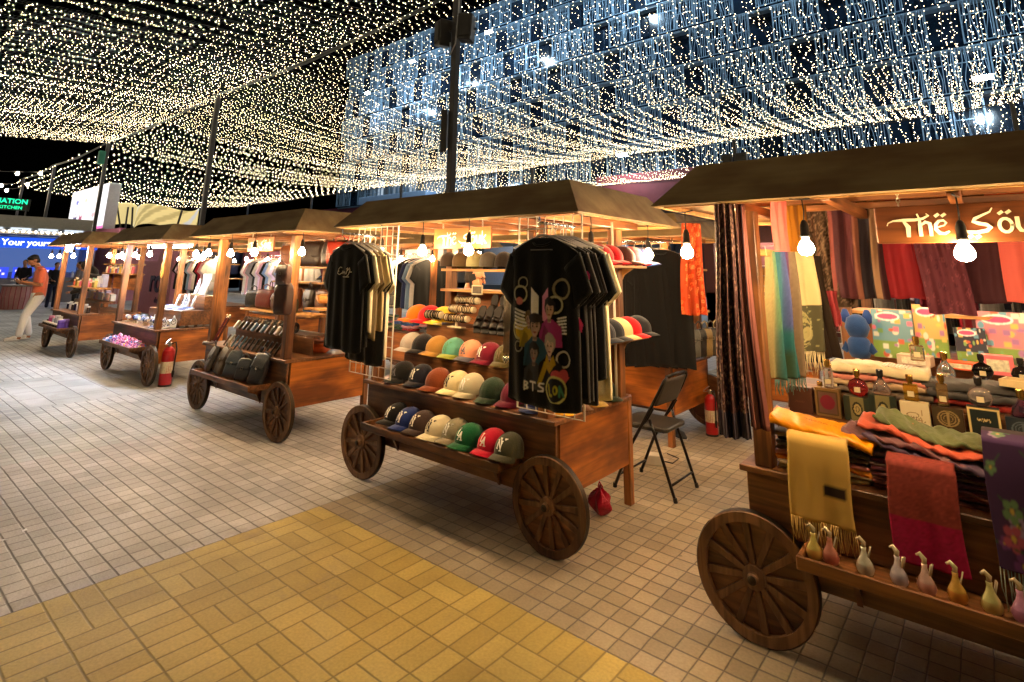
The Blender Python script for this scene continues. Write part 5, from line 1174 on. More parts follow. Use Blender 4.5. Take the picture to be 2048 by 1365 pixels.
for i, (x, c) in enumerate([(-6.95, (90, 24, 34)), (-6.88, (74, 20, 30))]):
    t = thing('belt_strap', '%s wine red belt leaning at the left post of the bag cart' % ('left', 'right')[i], 'belt', (x, 2.96, ZK), 0, 'belts leaning by the left post'); m = MB(); m.box((0, 0, .17), (.03, .008, .34)); obj('belt', m, leather(c), t); t.rotation_euler = (R(-12), R(25), 0)
    m = MB(); m.tube([(-.018, -.006, .33), (.018, -.006, .33), (.018, -.006, .36), (-.018, -.006, .36)], .003, 5, closed=True); obj('belt_buckle', m, metal((190, 180, 160)), t)
m = MB(); m.box((0, 0, .035), (.42, .3, .07)); tag(obj('floor_mat', m, BLK, loc=(-4.9, 3.95, 0), rot=(0, 0, .3), bevel=.01), 'black flat case lying on the paving under the bag cart', 'case')
# ================================================================ JEWELLERY CART (cool lit)
def text_mb(s, size, extr=.004):
    cu = bpy.data.curves.new('t', 'FONT'); cu.body = s; cu.size = size; cu.extrude = extr; cu.align_x = 'CENTER'; cu.align_y = 'CENTER'; cu.resolution_u = 3; cu.offset = size*.012
    o = bpy.data.objects.new('t', cu); COL.objects.link(o); bpy.context.view_layer.update()
    me = o.to_mesh(); m = MB(); m.v = [tuple(v.co) for v in me.vertices]; m.f = [tuple(p.vertices) for p in me.polygons]; m.m = [0]*len(m.f)
    o.to_mesh_clear(); bpy.data.objects.remove(o); bpy.data.curves.remove(cu); return m
NUM = ORD+['thirteenth', 'fourteenth', 'fifteenth', 'sixteenth', 'seventeenth', 'eighteenth', 'nineteenth', 'twentieth', 'twenty-first', 'twenty-second', 'twenty-third', 'twenty-fourth']
random.seed(61)
VEL = plain((214, 222, 232), .75, name='velvet', noise=.04, sheen=.3)
def bust_stand(label, loc, h, rz=0, col=None, tilt=R(-12)):
    t = thing('necklace_bust', label, 'jewellery display', loc, rz, 'pale necklace busts on the jewellery cart'); t.rotation_euler = (tilt, 0, rz)
    out = [(-.3, 0), (.3, 0), (.34, .35), (.36, .6), (.2, .74), (.1, .84), (.09, 1), (-.09, 1), (-.1, .84), (-.2, .74), (-.36, .6), (-.34, .35)]
    m = MB(); m.prism([(a*h*.72, b*h) for a, b in out], .03); obj('bust', m, col or VEL, t, bevel=.008)
    m = MB()
    for k in range(2): m.tube([(h*(.1+.07*k)*math.sin(a)*(1 if True else 0), -.018, h*(.8-.1*k)-h*(.14+.07*k)*(1-math.cos(a))) for a in [i*2*PI/14 for i in range(14)]], .0035, 5, closed=True)
    obj('necklace', m, plain((60, 66, 90), .25, .5), t, smooth=True)
t4 = carts[1]
m = MB(); m.box((.25, .55, ZK+.13), (1.25, .5, .2)); m.box((.35, .72, ZK+.33), (1.0, .22, .2)); obj('display_step', m, WD, t4, bevel=.003)
for i, (x, y, z, h) in enumerate([(.1, .5, .235, .2), (.28, .52, .235, .2), (.46, .5, .235, .21), (.64, .52, .235, .2), (.3, .68, .435, .24), (.48, .7, .435, .26), (.66, .68, .435, .25), (-.3, .3, .0, .17), (-.15, .3, .0, .18), (.35, .12, .0, .17), (-.55, .6, .0, .2)]):
    bust_stand('pale blue velvet necklace bust, %s of the display from the left' % NUM[i], w_(1, x, y, ZK+z+.003), h, R(-10+20*((i*7) % 3-1)))
random.seed(62)
for i in range(8):
    bracelet_roll('%s pale bangle roll lying on the jewellery cart counter' % NUM[i], w_(1, -.72+.2*i, .13+.05*(i % 2), ZK+.072), .17, .022, 7, [(40, 50, 90), (230, 230, 235), (120, 140, 180), (60, 80, 140)], R(6*(i % 3-1)), 'bangle rolls along the jewellery counter')
for i, (x, y, z, rx) in enumerate([(-.35, .5, .02, 0), (.0, .42, .245, 12), (.38, .38, .245, 12), (.7, .4, .245, 12), (-.6, .35, .02, 6), (.72, .1, .02, 8)]):
    t = thing('ring_tray', '%s flat white tray of rings on the jewellery cart' % NUM[i], 'tray', w_(1, x, y, ZK+z), R(4*i), 'ring trays on the jewellery cart'); t.rotation_euler = (R(rx), 0, R(4*i-6))
    m = MB(); m.box((0, 0, 0), (.26, .17, .02)); obj('tray_base', m, VEL, t, bevel=.003); m = MB(); [m.lathe([(.006, .01), (.008, .016), (.004, .02), (0, .02)], 6, (-.11+.022*a+.004*(b % 2), -.07+.023*b, 0)) for a in range(11) for b in range(7)]; obj('rings', m, plain((120, 140, 190), .25, .5), t)['kind'] = 'stuff'
t = thing('tray_rack', 'small grey rack of drawers with pendants between the busts', 'rack', w_(1, .55, .78, ZK+.63)); m = MB(); m.box((0, 0, .06), (.3, .1, .12)); obj('case', m, plain((150, 150, 140), .5, noise=.3), t, bevel=.003); m = MB(); m.box((0, -.052, .06), (.26, .006, .08)); obj('drawer', m, plain((180, 180, 170), .4), t)
# oval plaque
t = thing('oval_plaque', 'oval wooden plaque with a leaf shape on the jewellery cart post', 'plaque', (-8.87, 2.975, 1.52)); m = MB()
m.prism([(.05*math.cos(a)*(1-.25*math.sin(a)), .11*math.sin(a)) for a in [i*2*PI/20 for i in range(20)]], .012); obj('plate', m, plain((214, 170, 90), .5), t, bevel=.002)
m = MB(); m.ribbon([[(-.015, -.06), (0, -.01), (.012, .05)], [(0, -.01), (-.02, .03)], [(.003, 0), (.024, -.03)]], .014, lambda a, b, d: (a, -.0075-d, b)); obj('leaf_mark', m, plain((90, 30, 30), .5), t); m = MB(); m.tube([(0, 0, .1), (0, .01, .19)], .003, 5); obj('cord', m, BLK, t)
# heap of hair bands in the tray: uncountable
random.seed(63); hb = MB(); hm = []
HC = [(226, 110, 170), (180, 100, 200), (90, 150, 220), (240, 150, 190), (150, 80, 180), (230, 120, 90), (200, 160, 220), (220, 200, 120), (240, 230, 240)]
for i in range(420):
    x = random.uniform(-.62, .62); y = random.uniform(-.2, -.01); hgt = .13*(1-(abs(x)/.72)**3)*(1-.6*abs(y+.09)/.12); z = random.uniform(0, max(.02, hgt))
    c = random.choices(range(9), [5, 4, 1.5, 4, 3, 1 if x < .3 else 4, 3, 1, 2])[0]
    if x < -.3 and random.random() < .5: c = 2
    r_ = random.uniform(.012, .02); n = Vector((random.gauss(0, 1), random.gauss(0, 1), random.gauss(0, 1))).normalized(); a = n.orthogonal().normalized(); b = n.cross(a)
    hb.tube([Vector((x, y, z))+(a*math.cos(q)+b*math.sin(q))*r_ for q in [k*2*PI/8 for k in range(8)]], .0075, 5, closed=True, mi=c)
o = obj('hair_band_heap', hb, [plain(c, .7, name='elastic', sheen=.3) for c in HC], loc=w_(1, 0, 0, .455), smooth=True); tag(o, 'heap of pink, purple and blue hair bands piled in the tray', 'hair bands', kind='stuff')
# ================================================================ COSMETICS CART
random.seed(64)
def jar(label, loc, r_, h, col, lid, grp):
    t = thing('jar', label, 'jar', loc, random.uniform(0, 3), grp); m = MB(); m.lathe([(r_*.9, 0), (r_, .004), (r_, h*.78), (r_*.85, h*.8)], 14); obj('container', m, plain(col, .25, name='plastic'), t, smooth=False)
    m = MB(); m.lathe([(r_*.95, h*.78), (r_*.97, h*.8), (r_*.97, h-.003), (r_*.9, h), (0, h)], 14); obj('lid', m, plain(lid, .35), t)
JC = [((60, 54, 50), (236, 226, 206), 'dark jar with a cream lid'), ((226, 100, 160), (240, 150, 190), 'pink tub'), ((220, 220, 226), (200, 200, 210), 'white tall jar'), ((120, 90, 190), (150, 120, 210), 'violet tub'), ((190, 190, 200), (230, 230, 235), 'silver tall jar')]
for i in range(8): jar('%s from the left in the front row of dark jars with cream lids' % NUM[i], w_(0, -.58+.13*i, -.15, .446), .036, .08, *JC[0][:2], 'jars on the low tray of the leftmost cart')
for i, (k, x, h) in enumerate([(1, -.55, .17), (1, -.42, .17), (2, -.28, .14), (4, -.12, .2), (2, .03, .19), (4, .18, .15), (4, .32, .15), (3, .5, .17)]):
    jar('%s, %s in the back row on the low tray' % (JC[k][2], NUM[i]), w_(0, x, -.06, .446), .046, h, JC[k][0], JC[k][1], 'jars on the low tray of the leftmost cart')
jar('round violet tub at the right front corner of the low tray', w_(0, .56, -.14, .446), .055, .16, (110, 80, 190), (130, 100, 210), 'jars on the low tray of the leftmost cart')
for i in range(9): jar('%s dark bottle from the left on the counter of the leftmost cart' % NUM[i], w_(0, -.7+.17*i, .2, ZK+.003), .03, .15 if i % 2 else .12, [(30, 30, 60), (200, 200, 210), (70, 60, 60)][i % 3], (230, 230, 235), 'bottles on the counter of the leftmost cart')
for i in range(11): jar('%s bottle from the left on the middle shelf of the leftmost cart' % NUM[i], w_(0, -.75+.14*i, .25, 1.163), .026, [.12, .16, .1][i % 3], [(200, 100, 90), (110, 100, 60), (200, 190, 120), (220, 120, 160)][i % 4], (220, 210, 190), 'bottles on the middle shelf of the leftmost cart')
for i, (x, w, h, c, nm) in enumerate([(-.35, .3, .14, (236, 140, 170), 'pink'), (.25, .22, .2, (214, 220, 236), 'white'), (.48, .16, .24, (150, 160, 210), 'lilac'), (-.05, .18, .16, (120, 170, 170), 'teal')]):
    t = thing('gift_box', '%s gift box on the shelves of the leftmost cart' % nm, 'box', w_(0, x, .42, 1.163 if i else 1.163)); m = MB(); m.box((0, 0, h/2), (w, .08, h)); obj('carton', m, plain(c, .4), t, bevel=.003); m = MB(); m.box((0, -.0415, h*.5), (w*.7, .002, h*.45)); obj('label', m, plain(tuple(min(255, v+30) for v in c), .4, noise=.4, nscale=60), t)
# ================================================================ REAR CARTS' GOODS
random.seed(71)
PROT = {}
def garment(key, col, label, loc, rz, L_=.68, group=None, w=.44):
    if key not in PROT: PROT[key] = tee(label, loc, col, w, L_, rz, seed=len(PROT)*1.9, group=group); return PROT[key]
    return dup(PROT[key], loc, rz, label, group)
PAL = [('white', (176, 174, 174)), ('pale pink', (180, 140, 150)), ('light blue', (112, 138, 172)), ('grey', (120, 120, 124)), ('black', (20, 20, 22)), ('lilac', (190, 170, 200)), ('cream', (214, 200, 170)), ('navy', (36, 46, 84)), ('crimson', (150, 30, 50))]
def garment_rail(k, x0, x1, y, z, seq, what):
    rail('long rail of garments %s' % what, (x0-.05, y, z), (x1+.05, y, z)); n = len(seq)
    for i, q in enumerate(seq):
        nm, c = PAL[q]; garment(nm, c, '%s garment, %s on the rail %s' % (nm, NUM[i], what), (x0+(x1-x0)*i/(n-1), y, z-.075), R(78+random.uniform(-14, 14)), group='garments on the rail '+what)
garment_rail(8, -11.2, -9.4, 5.45, 1.80, [0, 1, 3, 4, 0, 5, 1, 4, 2, 0, 5, 3, 2, 4, 1, 3, 0], 'seen through the bag cart')
garment_rail(7, -7.7, -6.0, 5.42, 1.80, [0, 8, 4, 3, 2, 4, 0, 5, 4, 8, 6, 3, 4, 7, 2, 0, 4], 'seen left of the cap cart')
garment_rail(9, -14.7, -13.1, 5.45, 1.80, [4, 5, 3, 0, 4, 2, 5, 0, 4, 8, 1, 0], 'seen through the cosmetics cart')
garment_rail(5, -4.15, -3.0, 6.9, 1.80, [6, 0, 2, 7, 0, 8, 6, 0, 7, 0, 2], 'deep behind the cap cart')
garment_rail(6, -1.0, .7, 7.0, 1.80, [4, 3, 4, 7, 4, 8, 3, 4, 4, 7, 4], 'deep behind the scarf cart')
for i in range(5): garment('black long', (13, 13, 15), 'long black coat, %s of the group on the right end of the rear coat cart' % ORD[i], (-2.62+.075*i, 4.86+.03*i, 1.80), R(28), 1.05, 'long black coats', .52)
rail('rail carrying the long black coats', (-2.75, 4.85, 1.875), (-2.2, 4.98, 1.875))
# rear cart 5: caps and folded shirts on shelves, orange shawl, boxes, bags
for i, (x, nm, c) in enumerate([(-4.0, 'sand', (190, 170, 130)), (-3.8, 'white', (220, 214, 200)), (-3.6, 'blue', (50, 80, 140)), (-3.4, 'teal', (40, 110, 120)), (-3.2, 'red', (170, 40, 40)), (-3.0, 'tan', (170, 130, 80))]):
    folded_stack('pile %d' % (i+1) if False else 'the %s pile on the rear coat cart' % ORD[i], (x, 5.75, 1.315), .17, .22, [(nm, c, .035), ('grey', (120, 116, 110), .03), ('white', (214, 210, 200), .03)], group='folded shirts on the rear coat cart', what='folded shirt', jit=.004)
c = Canvas(50, 90, (190, 74, 36))
for i in range(130): c.ell(random.random(), random.random(), .05, .022, random.choice([(240, 120, 60), (206, 60, 20), (244, 150, 90)]), inner=.45)
scarf('bright orange patterned shawl hanging in the gap between the carts', (-1.98, 4.9, 2.03), .17, .8, c, rz=R(40), group='shawls in the gap', fnkw=dict(amp=.02, nf=3, seed=1, flare=.35))
m = MB(); m.tube([(-2.3, 4.9, 2.04), (-1.4, 4.9, 2.04)], .006, 6); tag(obj('hanging_rod', m, metal((120, 110, 100))), 'thin rod from which the orange shawl hangs', 'rod')
for i in range(6):
    t = thing('shoe_box', 'cream box, %s from the bottom of the pile behind the orange shawl' % ORD[i], 'box', (-2.17, 5.15, 1.215+.072*i), .1*math.sin(i*3), 'cream boxes piled on the side shelf'); m = MB(); m.box((0, 0, .035), (.15, .13, .07)); obj('carton', m, plain((214, 190, 150), .6), t, bevel=.003); m = MB(); m.box((0, 0, .06), (.156, .136, .022)); obj('lid', m, plain((224, 204, 166), .6), t, bevel=.002)
for i in range(5):
    bag('%s small bag hanging under the side shelf of the rear coat cart' % ['grey', 'black', 'khaki', 'charcoal', 'beige'][i], (-2.2+.02*i, 5.35+.1*i, .80), .15, .26, .06, [(80, 80, 76), (30, 30, 32), (130, 110, 70), (54, 52, 50), (176, 150, 110)][i], R(60), 0, flap=.35, handle=True, group='bags under the side shelf')
# display table with packed shirts in the gap
t = thing('display_table', 'dark low display table with packed clothes in the gap between the rear carts', 'table', (-1.75, 6.35, 0)); m = MB(); m.box((0, 0, .73), (.95, .7, .03)); obj('table_top', m, WD, t, bevel=.003)
for sx in (-1, 1):
    for sy in (-1, 1): m = MB(); m.box((sx*.44, sy*.32, .36), (.05, .05, .71)); obj('leg', m, WDZ, t)
m = MB(); m.box((0, -.33, .55), (.85, .02, .3)); m.box((-.45, 0, .5), (.02, .6, .4)); obj('apron', m, WO, t)
for s_, (x, y, n) in enumerate([(-1.98, 6.15, 16), (-1.66, 6.2, 12), (-1.45, 6.45, 9)]):
    for i in range(n):
        q = random.choice([(40, 38, 38), (206, 196, 170), (90, 84, 78), (150, 140, 120), (60, 58, 56)]); o = obj('packed_shirt', slab_mb(.26, .3, .034, i*2.1, .003), plain(q, .22, name='poly_bag', noise=.3, nscale=12, bump=.6, bscale=30), loc=(x+random.uniform(-.015, .015), y+random.uniform(-.015, .015), .765+.033*i), rot=(0, 0, random.uniform(-.1, .1)), smooth=True)
        tag(o, 'wrapped shirt, %s from the bottom of the %s stack on the low table' % (NUM[i], ('left', 'middle', 'right')[s_]), 'packed shirt', 'wrapped shirts stacked on the low table')
grid_panel('white wire grid standing behind the low table', (-2.1, 6.75, .9), .9, 1.0, 8, 9)
# rear cart 6: games and toys
def game(label, x, y, z, w, h, base, seed, rz=0, tilt=-8):
    t = thing('game_box', label, 'game box', (x, y, z), rz, 'game and toy boxes on the rear toy cart'); t.rotation_euler = (R(tilt), 0, rz)
    m = MB(); m.box((0, 0, h/2), (w, .04, h)); obj('carton', m, plain(tuple(int(v*.8) for v in base), .4), t)
    random.seed(seed); c = Canvas(110, 96, base); c.rect(0, 0, 1, .35, tuple(int(v*.75) for v in (150, 190, 90)))
    for k in range(40):
        x_, y_ = random.random(), random.random(); col = random.choice([(200, 104, 134), (196, 170, 90), (90, 140, 170), (200, 200, 190), (180, 84, 60), (110, 150, 90), (150, 106, 160)])
        (c.ell(x_, y_, random.uniform(.02, .08), random.uniform(.02, .07), col) if random.random() < .6 else c.rect(x_, y_, x_+.14, y_+.1, col))
    c.ell(.4, .86, .3, .09, (240, 240, 240)); c.ell(.4, .86, .26, .065, (230, 70, 120)); c.blur(2); c.obj('cover_print', lambda u, v: ((u-.5)*w*.99, -.0212, .001+(h-.002)*v), t, rough=.35, smooth=False)
m = MB(); m.box((0, .25, .95), (1.75, .5, .02)); m.box((0, .5, .84), (1.75, .02, .2)); obj('display_step', m, WOODX, carts[6])
for i, (x, z, w, h, base, nm) in enumerate([(-.60, .97, .27, .36, (96, 140, 160), 'sky blue'), (-.36, 1.0, .2, .38, (190, 156, 96), 'yellow and pink'), (-.13, .97, .18, .26, (40, 44, 60), 'dark night-sky'), (.06, .97, .3, .38, (196, 120, 134), 'pink and green'), (.36, .97, .3, .36, (170, 190, 90), 'green meadow'), (.64, .97, .26, .34, (230, 150, 80), 'orange')]):
    game('%s game box standing in the back row of toys' % nm, x, 5.35+.02*(i % 2), z, w, h, base, i+3, R(5*(i % 3-1)))
for i, (x, y, z, w, d, h, c, nm) in enumerate([(-.2, 5.1, .97, .2, .12, .05, (214, 80, 40), 'orange flat'), (.2, 5.12, .97, .24, .14, .05, (190, 40, 40), 'red flat'), (.2, 5.12, 1.025, .22, .13, .04, (40, 40, 44), 'black flat'), (-.45, 5.08, .97, .2, .12, .07, (190, 170, 150), 'clear plastic'), (.0, 5.02, .97, .16, .1, .12, (240, 120, 130), 'pink toy')]):
    t = thing('toy_package', '%s package lying before the game boxes' % nm, 'package', (x, y, z), R(8*(i % 3-1)), 'small toy packages'); m = MB(); m.box((0, 0, h/2), (w, d, h)); obj('carton', m, plain(c, .35), t, bevel=.002); m = MB(); m.box((0, -d/2-.001, h/2), (w*.7, .002, h*.6)); obj('label', m, plain((230, 210, 180), .4, noise=.5, nscale=50), t)
t = thing('plush_toy', 'plain blue plush toy sitting with its back turned beside the game boxes', 'plush toy', (-.80, 5.14, .97)); t.scale = (.86, .86, .9); BL_ = cloth((34, 66, 120))
m = MB(); m.lathe([(0, 0), (.07, .01), (.1, .07), (.085, .15), (.05, .19), (0, .2)], 18, sy=.85); m.lathe([(0, .16), (.07, .18), (.1, .25), (.08, .33), (.03, .36), (0, .365)], 18, sy=.85); obj('plush_body', m, BL_, t, smooth=True)
for s in (-1, 1):
    m = MB(); m.lathe([(0, 0), (.035, .02), (.04, .07), (.02, .12), (0, .125)], 12, (s*.085, 0, .28), sy=.5); obj('ear', m, cloth((40, 70, 140)), t, smooth=True); m = MB(); m.lathe([(0, -.03), (.04, 0), (0, .07)], 12, (s*.1, -.02, .07)); obj('arm', m, BL_, t, smooth=True)
# ================================================================ CHAIR, EXTINGUISHERS, BITS ON THE GROUND
t = thing('folding_chair', 'black metal folding chair with a padded seat standing between the carts', 'chair', (-2.11, 4.29, 0)); CH_ = plain((26, 24, 24), .3, .5, name='chair_steel'); PADM = plain((48, 42, 36), .5, name='vinyl', noise=.15)
for s in (-1, 1):
    m = MB(); y = s*.215; m.tube([(-.235, y, .01), (-.12, y, .27), (.02, y, .5), (.15, y, .72), (.19, y*.96, .80), (.2, y*.8, .825)], .0125, 8); obj('front_leg', m, CH_, t, smooth=True)
    m = MB(); m.tube([(.235, y*.9, .01), (.17, y*.9, .2), (.09, y*.9, .43), (.06, y*.92, .52)], .0115, 8); obj('rear_leg', m, CH_, t, smooth=True)
    m = MB(); m.tube([(-.235, y, 0), (-.233, y, .03)], .016, 8); m.tube([(.238, y*.9, 0), (.232, y*.9, .03)], .015, 8); obj('rubber_foot', m, BLK, t)
    m = MB(); m.tube([(-.02, y*.97, .44), (.05, y*.97, .52), (.1, y*.97, .60)], .007, 6); obj('hinge_bar', m, CH_, t, smooth=True)
m = MB(); m.tube([(.19, -.16, .828), (.2, 0, .835), (.19, .16, .828)], .0125, 8); m.tube([(.205, -.19, .1), (.205, .19, .1)], .008, 6); m.tube([(-.19, -.21, .1), (-.19, .21, .1)], .008, 6); obj('cross_rail', m, CH_, t, smooth=True)
m = MB(); m.grid(lambda u, v: (.105+.085*v+.012*(1-(2*u-1)**2), (u-.5)*.40, .62+.19*v), 12, 8); obj('backrest', m, PADM, t, smooth=True, solid=.014)
m = MB(); m.prism([(-.2, -.19), (.16, -.185), (.185, -.15), (.185, .15), (.16, .185), (-.2, .19), (-.225, .15), (-.225, -.15)], .035, (0, 0, .452), (1, 0, 0), (0, 1, 0)); obj('seat', m, PADM, t, bevel=.01)
REDM = plain((176, 16, 24), .28, name='red_enamel', coat=.5, noise=.05)
def extinguisher(label, loc, rz, s=1.0):
    t = thing('fire_extinguisher', label, 'fire extinguisher', loc, rz, 'fire extinguishers on the ground'); t.scale = (s, s, s)
    m = MB(); m.lathe([(.06, 0), (.068, .008), (.07, .02), (.07, .36), (.064, .4), (.045, .43), (.02, .45)], 24); obj('cylinder', m, REDM, t, smooth=False)
    m = MB(); m.lathe([(.0705, .15), (.0708, .28)], 20, caps=False); obj('label', m, plain((226, 200, 170), .5, noise=.4, nscale=50), t, smooth=True)
    m = MB(); m.lathe([(.018, .445), (.02, .47), (.022, .48), (.014, .5), (0, .5)], 12); m.box((0, -.01, .485), (.03, .05, .02)); obj('valve', m, metal((180, 170, 150), .3), t)
    m = MB(); m.box((0, -.05, .515), (.018, .1, .008), rx=R(28)); m.box((0, -.05, .478), (.018, .09, .007), rx=R(-5)); obj('handle', m, metal((200, 195, 185), .3), t, bevel=.002)
    m = MB(); m.tube([(.02, 0, .48), (.07, 0, .5), (.09, 0, .42), (.082, 0, .25), (.08, 0, .17)], .008, 8); m.lathe([(.008, .1), (.016, .16), (.01, .18)], 10, (.08, 0, 0)); obj('hose', m, BLK, t, smooth=True)
    m = MB(); m.lathe([(.064, 0), (.071, .0), (.0712, .022), (.064, .022)], 20, caps=False); obj('foot_ring', m, BLK, t)
extinguisher('large red fire extinguisher standing at the front right wheel of the jewellery cart', (-8.66, 3.13, 0), R(40), 1.13)
extinguisher('red fire extinguisher with a pale label standing in the gap behind the folding chair', (-2.29, 5.93, 0), R(-30), .86)
t = thing('carrier_bag', 'crumpled crimson plastic bag lying behind the right wheel of the cap cart', 'bag', (-2.17, 3.58, 0)); m = MB()
m.grid(lambda u, v: ((.075+.02*math.sin(u*19+v*7))*math.cos(u*2*PI)*math.sin(PI*min(.98, v+.05))**.7, (.06+.015*math.sin(u*25))*math.sin(u*2*PI)*math.sin(PI*min(.98, v+.05))**.7, .17*v+.012*math.sin(u*31+v*9)*v), 30, 12, cu=True); obj('sack', m, plain((170, 16, 50), .35, name='plastic_film'), t); m = MB(); m.tube([(-.02, 0, .165), (-.01, .0, .2), (.015, 0, .17)], .006, 5); obj('knot', m, plain((170, 16, 50), .35, name='plastic_film'), t, smooth=True)
t = thing('power_strip', 'white box with a cable lying on the paving under the folding chair', 'box', (-2.35, 4.75, 0), .4); m = MB(); m.box((0, 0, .04), (.14, .1, .08)); obj('case', m, plain((200, 195, 185), .4), t, bevel=.006); m = MB(); m.tube([(.07, 0, .03), (.15, .05, .006), (.2, .2, .006), (.1, .3, .006)], .004, 5); obj('cable', m, BLK, t, smooth=True)
t = thing('shoe', 'dark shoe with a white sole left on the paving near the far extinguisher', 'shoe', (-2.5, 5.6, 0), R(60)); m = MB(); m.lathe([(0, 0), (.045, .005), (.05, .03), (.035, .07), (0, .08)], 14, sy=2.4); obj('upper', m, plain((40, 44, 54), .6), t, smooth=True); m = MB(); m.lathe([(.05, 0), (.053, .018), (.048, .02)], 14, sy=2.4, caps=False); obj('sole', m, plain((190, 185, 180), .5), t)
for i, (x, y) in enumerate([(-4.77, .83), (-4.62, .9), (-4.68, 1.02), (-4.98, .72)]):
    m = MB(); m.prism([(-.03, 0), (.01, -.012), (.035, .004), (.0, .014)], .002, (0, 0, .004), (1, 0, 0), (0, 1, 0)); o = obj('paper_scrap', m, plain((226, 226, 230), .6), loc=(x, y, .002), rot=(.05, .05, i*1.3)); tag(o, '%s scrap of white paper littering the pale paving' % ORD[i], 'litter', 'scraps of white paper on the paving')
m = MB(); m.lathe([(.02, 0), (.022, .006), (0, .007)], 12); tag(obj('bottle_cap', m, plain((60, 84, 76), .4), loc=(-.24, 2.62, .001)), 'green bottle cap on the paving below the scarf cart', 'bottle cap')
# ================================================================ PEOPLE
def ell(m, c, r, n=14, k=9, rot=None):
    c = Vector(c); Q = rot or Matrix.Identity(3)
    vs = []; 
    for j in range(k+1):
        p = PI*j/k
        for i in range(n): a = 2*PI*i/n; vs.append(c+Q @ Vector((r[0]*math.sin(p)*math.cos(a), r[1]*math.sin(p)*math.sin(a), r[2]*math.cos(p))))
    m.add(vs, [(j*n+i, (j+1)*n+i, (j+1)*n+(i+1) % n, j*n+(i+1) % n) for j in range(k) for i in range(n)])
def limb(m, pts, rads, n=12):
    P = [Vector(p) for p in pts]; Q = []; Rr = []
    for i in range(len(P)-1):
        for k in range(4): u = k/4; Q.append(P[i].lerp(P[i+1], u)); Rr.append(rads[i]+(rads[i+1]-rads[i])*u)
    Q.append(P[-1]); Rr.append(rads[-1]); m.tube(Q, Rr, n); ell(m, P[0], (rads[0],)*3); ell(m, P[-1], (rads[-1],)*3)
def loft(m, rings, n=20):
    vs = []
    for c, rx, ry in rings:
        for i in range(n): a = 2*PI*i/n; vs.append((c[0]+rx*math.copysign(abs(math.cos(a))**.85, math.cos(a)), c[1]+ry*math.sin(a), c[2]))
    k = len(rings); m.add(vs, [(j*n+i, j*n+(i+1) % n, (j+1)*n+(i+1) % n, (j+1)*n+i) for j in range(k-1) for i in range(n)]+[tuple(range(n))[::-1], tuple(range((k-1)*n, k*n))])
def skinned(name, m, mat, parent, vox=.011, smooth=6):
    o = obj(name, m, mat, parent, smooth=True); md = o.modifiers.new('remesh', 'REMESH'); md.mode = 'VOXEL'; md.voxel_size = vox; md.use_smooth_shade = True
    s = o.modifiers.new('smooth', 'SMOOTH'); s.iterations = smooth; s.factor = .5; return o
def head(m, c, Q, s=1.0):
    """skull, jaw, nose, ears; face looks along local -Y, turned by Q"""
    c = Vector(c); f = lambda x, y, z: c+Q @ Vector((x*s, y*s, z*s))
    ell(m, f(0, .01, .03), (.076*s, .094*s, .088*s), 18, 12, Q); ell(m, f(0, -.022, -.04), (.056*s, .062*s, .07*s), 16, 10, Q); ell(m, f(0, -.062, -.085), (.026*s, .022*s, .02*s), 10, 7, Q)
    limb(m, [f(0, -.086, .012), f(0, -.108, -.024)], [.009*s, .0145*s], 8); ell(m, f(0, -.08, -.056), (.026*s, .012*s, .009*s), 10, 7, Q); ell(m, f(0, -.084, .03), (.05*s, .016*s, .012*s), 10, 7, Q)
    for k in (-1, 1): ell(m, f(k*.077, .014, -.005), (.009*s, .02*s, .032*s), 10, 8, Q)
def hand(m, w, d, nrm, s=1.0, curl=.6, spread=.0):
    """palm from wrist w along d, palm facing nrm; four unequal fingers and a thumb"""
    w, d, nrm = Vector(w), Vector(d).normalized(), Vector(nrm).normalized(); nrm = (nrm-d*nrm.dot(d)).normalized(); sd = d.cross(nrm)
    P = lambda a, b, c: w+d*a*s+sd*b*s+nrm*c*s
    for b in (-.027, -.009, .009, .027): limb(m, [P(.0, b*.6, 0), P(.085, b, 0)], [.015*s, .0125*s], 8)
    for b, L_ in ((-.029, .062), (-.010, .078), (.010, .083), (.029, .074)):
        p0 = P(.085, b, 0); a = 0; p = p0; pts = [p0]
        for k, q in enumerate((.45, .32, .23)):
            a += curl*(.7 if k == 0 else .9); p = p+(d*math.cos(a)+nrm*math.sin(a)+sd*(b*spread*8))*L_*s*q; pts.append(p)
        limb(m, pts, [.0098*s, .0092*s, .0085*s, .0072*s], 8)
    limb(m, [P(.015, .03, .004), P(.045, .052, .02), P(.07, .05, .04), P(.088, .04, .05)], [.015*s, .0125*s, .011*s, .009*s], 8)
def eyes(t, c, Q, s=1.0):
    c = Vector(c)
    for k in (-1, 1):
        m = MB(); ell(m, c+Q @ Vector((k*.031*s, -.078*s, .008*s)), (.0125*s, .009*s, .0085*s)); obj('eye', m, plain((60, 50, 46), .3, noise=0), t, smooth=True)
SKIN = plain((176, 120, 88), .5, name='skin', noise=.08, sheen=.1)
def rotm(yaw=0, pitch=0, roll=0): return Matrix.Rotation(yaw, 3, 'Z') @ Matrix.Rotation(pitch, 3, 'X') @ Matrix.Rotation(roll, 3, 'Y')
